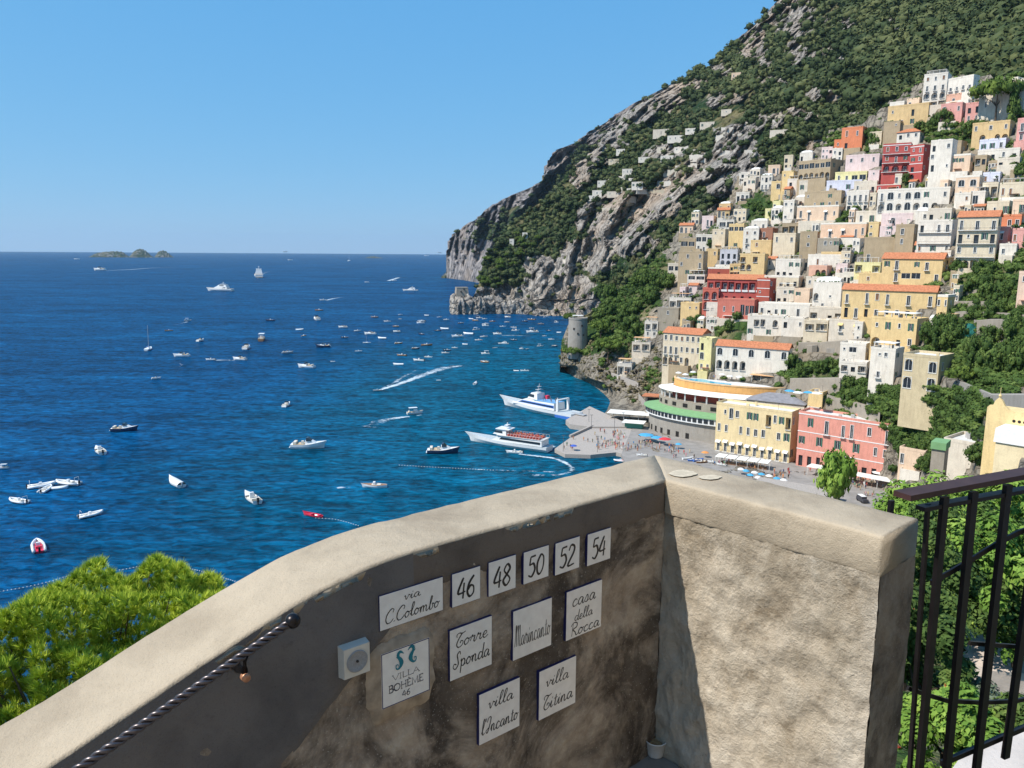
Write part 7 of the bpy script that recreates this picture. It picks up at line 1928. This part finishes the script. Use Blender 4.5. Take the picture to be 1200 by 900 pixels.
for i, (x, y) in enumerate([(330, 294), (334, 295), (340, 305), (515, 296), (462, 329), (430, 331), (390, 424), (514, 446), (500, 300), (90, 304)]):
    boat('dinghy', x, y, 5, 180, 'tiny pale speck of a boat far from all others', 'tiny far specks of boats', 'w')

# ---- ferries, placed by the points where bow and stern meet the water
def ferry(bow, stern, blue):
    a = at_z(*bow, 0); b = at_z(*stern, 0); c = (a + b) / 2; L = (a - b).length; d = a - b
    root = empty('ferry', c, math.atan2(d.y, d.x)); k = L / 34
    M = lambda mb: setattr(mb, 'v', [(p[0] * k, p[1] * k, p[2] * k) for p in mb.v])
    def P(nm, mt, fn, sm=False):
        mb = MB(); fn(mb); M(mb); return mb.build(nm, mt, root, sm)
    shl = []
    P('hull', BW, lambda mb: shl.extend(hull(mb, 34, 6.6, 1.9, 1.5, .9, .5, 24)))
    P('deck', plain((.45, .50, .52), .7, .2), lambda mb: deck(mb, shl, .05, .08))
    if blue:
        tag(root, 'white ferry with a blue window stripe and blue stern, upper of the two ferries', 'ferry')
        P('stern_hull', BBLUE, lambda mb: mb.box(-17.05, -10, -3.05, 3.05, -.2, .75))
        P('main_cabin', BW, lambda mb: cabin(mb, -9.5, 10.5, 5.6, 1.95, 4.3, 6.5, .2, .95))
        P('window_band', BBLUE, lambda mb: cabin(mb, -9.3, 7.6, 5.66, 2.75, 3.6, 2.2, .05, .985))
        P('blue_stripe', BGL, lambda mb: cabin(mb, -9.0, 7.0, 5.70, 2.95, 3.35, 1.2, .03, .985))
        P('upper_deck', plain((.16, .35, .58), .7, .2), lambda mb: mb.box(-9.2, 0, -2.6, 2.6, 4.32, 4.42))
        P('wheelhouse', BW, lambda mb: cabin(mb, -1.2, 3.6, 4.2, 4.42, 6.5, 1.6, .3, .85))
        P('wheelhouse_window', BGL, lambda mb: cabin(mb, .4, 3.35, 4.15, 5.1, 6.0, .75, .1, .93))
        P('stern_arch', BW, lambda mb: (mb.box(-11.2, -10.4, -2.9, -2.5, 1.9, 5.6), mb.box(-11.2, -10.4, 2.5, 2.9, 1.9, 5.6), mb.box(-11.2, -10.4, -2.9, 2.9, 5.6, 5.9)))
        P('gangway', BGREY, lambda mb: mb.box(-20.5, -15, -.9, .9, 1.7, 1.9))
        P('radar_mast', BGREY, lambda mb: (mb.tube([(.5, 0, 6.4), (-.3, 0, 9.6)], .12, 6), mb.box(-.9, .5, -1.3, 1.3, 7.6, 7.72), mb.box(-.6, .2, -.8, .8, 8.6, 8.7)))
        P('red_locker', BRED, lambda mb: mb.box(-2.6, -1.5, -2.65, -1.4, 4.43, 5.6))
        deckz = 4.42
    else:
        tag(root, 'white ferry with red seated passengers on its open top deck, lower of the two ferries', 'ferry')
        P('main_cabin', BW, lambda mb: cabin(mb, -15.2, 6.5, 5.9, 1.95, 4.2, 4.5, .1, .97))
        P('window_band', BGL, lambda mb: cabin(mb, -14.6, 2.6, 5.99, 2.7, 3.55, .9, .03, .985))
        P('top_deck', plain((.55, .54, .52), .7, .2), lambda mb: mb.box(-15.6, 3.6, -3.0, 3.0, 4.22, 4.36))
        P('deck_seats', plain((.58, .12, .08), .7, .2), lambda mb: [mb.box(-14 + i * 1.15, -13.5 + i * 1.15, -2.6 + j * 2.9, -.3 + j * 2.9, 4.37, 4.95) for i in range(12) for j in (0, 1)])
        P('wheelhouse', BW, lambda mb: cabin(mb, -.2, 5.6, 4.6, 4.37, 6.4, 2.2, .1, .9))
        P('wheelhouse_window', BGL, lambda mb: cabin(mb, 1.4, 5.0, 4.62, 5.05, 5.8, .75, .1, .95))
        P('wheelhouse_roof', BW, lambda mb: mb.box(-1.5, 4.2, -2.5, 2.5, 6.42, 6.62))
        P('railing', BGREY, lambda mb: ([mb.box(-15.5 + i * 1.3, -15.42 + i * 1.3, s * 2.95, s * 2.95 + .06, 4.37, 5.4) for i in range(12) for s in (-1, 1)], [mb.box(-15.5, -.3, s * 2.95, s * 2.95 + .06, 5.4, 5.47) for s in (-1, 1)]))
        P('radar_mast', BW, lambda mb: (mb.tube([(.8, 0, 6.5), (.4, 0, 8.8)], .14, 6), mb.box(-.2, 1.2, -1.2, 1.2, 7.8, 7.95)))
        deckz = 4.36
    R4 = Matrix.Translation(c) @ Matrix.Rotation(math.atan2(d.y, d.x), 4, 'Z')
    rg = random.Random(4)
    if not blue:
        for i in range(12):
            for y in (-2.2, -1.3, .7, 1.6):
                if rg.random() < .75: person(R4 @ Vector(((-13.5 + i * 1.15) * k, y * k, (deckz + .15) * k)), math.atan2(d.y, d.x) - math.pi / 2, 1, rg.choice((0, 2, 4, 8, 2)), 'on the open top deck of the lower ferry', 'passengers on the lower ferry')
    else:
        for i in range(9): person(R4 @ Vector((rg.uniform(-8.5, -3) * k, rg.uniform(-2, 2) * k, (deckz + .02) * k)), rg.uniform(0, 6), 0, rg.choice((0, 1, 5)), 'on the upper deck of the blue striped ferry', 'passengers on the blue striped ferry')
    return root
ferry((590, 474), (676, 491), True)
ferry((550, 516), (644, 529), False)

# ---- wakes
tw = NT('wake_foam'); g = tw.coord(False); f = tw.attr('foam'); n1 = tw.noise(.55, 5, .7, g); n2 = tw.noise(.13, 4, .6, g)
a = tw.math('ADD', f, tw.math('MULTIPLY', tw.math('SUBTRACT', tw.math('ADD', n1, n2), 1.0), 1.5)); al = tw.ramp(a, [(.30, 0.0), (.85, .9)])
tw.b.inputs['Base Color'].default_value = (.62, .72, .78, 1); tw.b.inputs['Roughness'].default_value = .9; tw.l(al, tw.b.inputs['Alpha']); M_FOAM = tw.m
wn_ = 0
def wake(path, w0, w1, s0=.75, s1=.2, hollow=False):
    "path in pixels from the boat backwards, widths in metres"
    global wn_
    wn_ += 1
    P = smooth_pts(path, 8); V = []; Fc = []; FA = []; n = len(P); m = 6; pts = [at_z(x, y, .10 + .012 * (wn_ % 7)) for (x, y) in P]
    for i, p in enumerate(pts):
        d = pts[min(i + 1, n - 1)] - pts[max(i - 1, 0)]; d.normalize(); s = Vector((-d.y, d.x, 0)); t = i / (n - 1); w = w0 + (w1 - w0) * t
        for j in range(m + 1):
            u = j / m * 2 - 1; V.append(p + s * w * u / 2); e = 1 - abs(u) ** 2
            if hollow: e = max(0, 1 - abs(abs(u) - .6) * 2.6) if t > .12 else e
            FA.append((s0 + (s1 - s0) * t) * e * (1 if t < .93 else .5))
    for i in range(n - 1):
        for j in range(m): b = i * (m + 1) + j; Fc.append((b, b + 1, b + m + 2, b + m + 1))
    o = link(npmesh('wake', [tuple(v) for v in V], Fc, M_FOAM, False, {'foam': FA}), 'wake'); tag(o, kind='stuff')
wake([(445, 457), (470, 449), (495, 440), (522, 431), (548, 428)], 3, 16, 1.0, .35)
wake([(445, 457), (465, 450), (480, 443), (500, 434)], 3, 22, .8, .3, True)
wake([(480, 488), (462, 490), (445, 494), (430, 501)], 3, 12, .75, .3)
wake([(489, 487), (494, 486)], 3, 3, .9, .5)
wake([(122, 317), (150, 316), (180, 314), (215, 313)], 12, 30, .95, .3)
wake([(608, 532), (625, 534), (648, 537), (664, 543), (670, 550), (662, 555), (640, 557), (610, 556)], 2.5, 3.5, .95, .3)
wake([(650, 553), (620, 552), (580, 551), (540, 549)], 2, 3, .5, .25)
wake([(382, 352), (390, 350), (402, 348)], 6, 12, .95, .3)
wake([(588, 393), (605, 393), (622, 394)], 3, 5, .85, .3)
wake([(253, 422), (262, 422), (275, 422)], 4, 6, .7, .2)
wake([(220, 377), (212, 379), (205, 381)], 5, 8, .5, .2)
wake([(455, 329), (462, 327), (468, 325)], 14, 20, .9, .6)
wake([(302, 326), (312, 319), (322, 318)], 8, 12, .5, .3)
wake([(650, 524), (640, 521), (632, 520)], 3, 5, .6, .2)
wake([(395, 572), (402, 571), (412, 572)], 2, 4, .7, .2)
# ---- lines of small floats
def floats(path, n, label, r=.28):
    P = smooth_pts(path, 12); q = at_z(P[0][0], P[0][1], 0); root = empty('float_line', q); tag(root, label, 'float line'); pts = [at_z(x, y, .05) - q for (x, y) in P]
    cum = [0]
    for a, b in zip(pts, pts[1:]): cum.append(cum[-1] + (b - a).length)
    mb0 = MB(); mb0.lathe([(0, -r), (r * .8, -r * .6), (r, 0), (r * .8, r * .6), (0, r)], n=6); me = mb0.mesh('float', MU_W, True)
    for i in range(n):
        t = cum[-1] * i / (n - 1); k = min(len(pts) - 2, max(0, int(np.searchsorted(cum, t)) - 1)); f_ = (t - cum[k]) / max(1e-6, cum[k + 1] - cum[k]); link(me, 'float', root, pts[k].lerp(pts[k + 1], f_))
    mb = MB(); mb.tube(pts, .012, 3); mb.build('rope', BGREY, root)
floats([(-5, 694), (30, 688), (60, 681), (85, 674), (140, 668), (185, 661), (230, 668), (278, 682)], 80, 'line of small white floats behind the pine at lower left', .13)
floats([(468, 545), (500, 547), (540, 549), (578, 551)], 34, 'line of small white floats below the dark hulled cruiser', .15)
floats([(370, 607), (395, 609), (420, 616)], 16, 'short line of white floats right of the red kayak', .13)

# ---- summer haze over the bay
mb = MB(); mb.box(-26000, 26000, -3000, 33000, -40, 700)
th_ = bpy.data.materials.new('haze_air'); th_.use_nodes = True; th_.node_tree.nodes.clear()
vo_ = th_.node_tree.nodes.new('ShaderNodeVolumePrincipled'); ou = th_.node_tree.nodes.new('ShaderNodeOutputMaterial'); th_.node_tree.links.new(vo_.outputs[0], ou.inputs['Volume'])
vo_.inputs['Color'].default_value = (.62, .82, 1, 1); vo_.inputs['Density'].default_value = 2.2e-5; vo_.inputs['Anisotropy'].default_value = .2
tag(mb.build('haze', th_), kind='stuff')
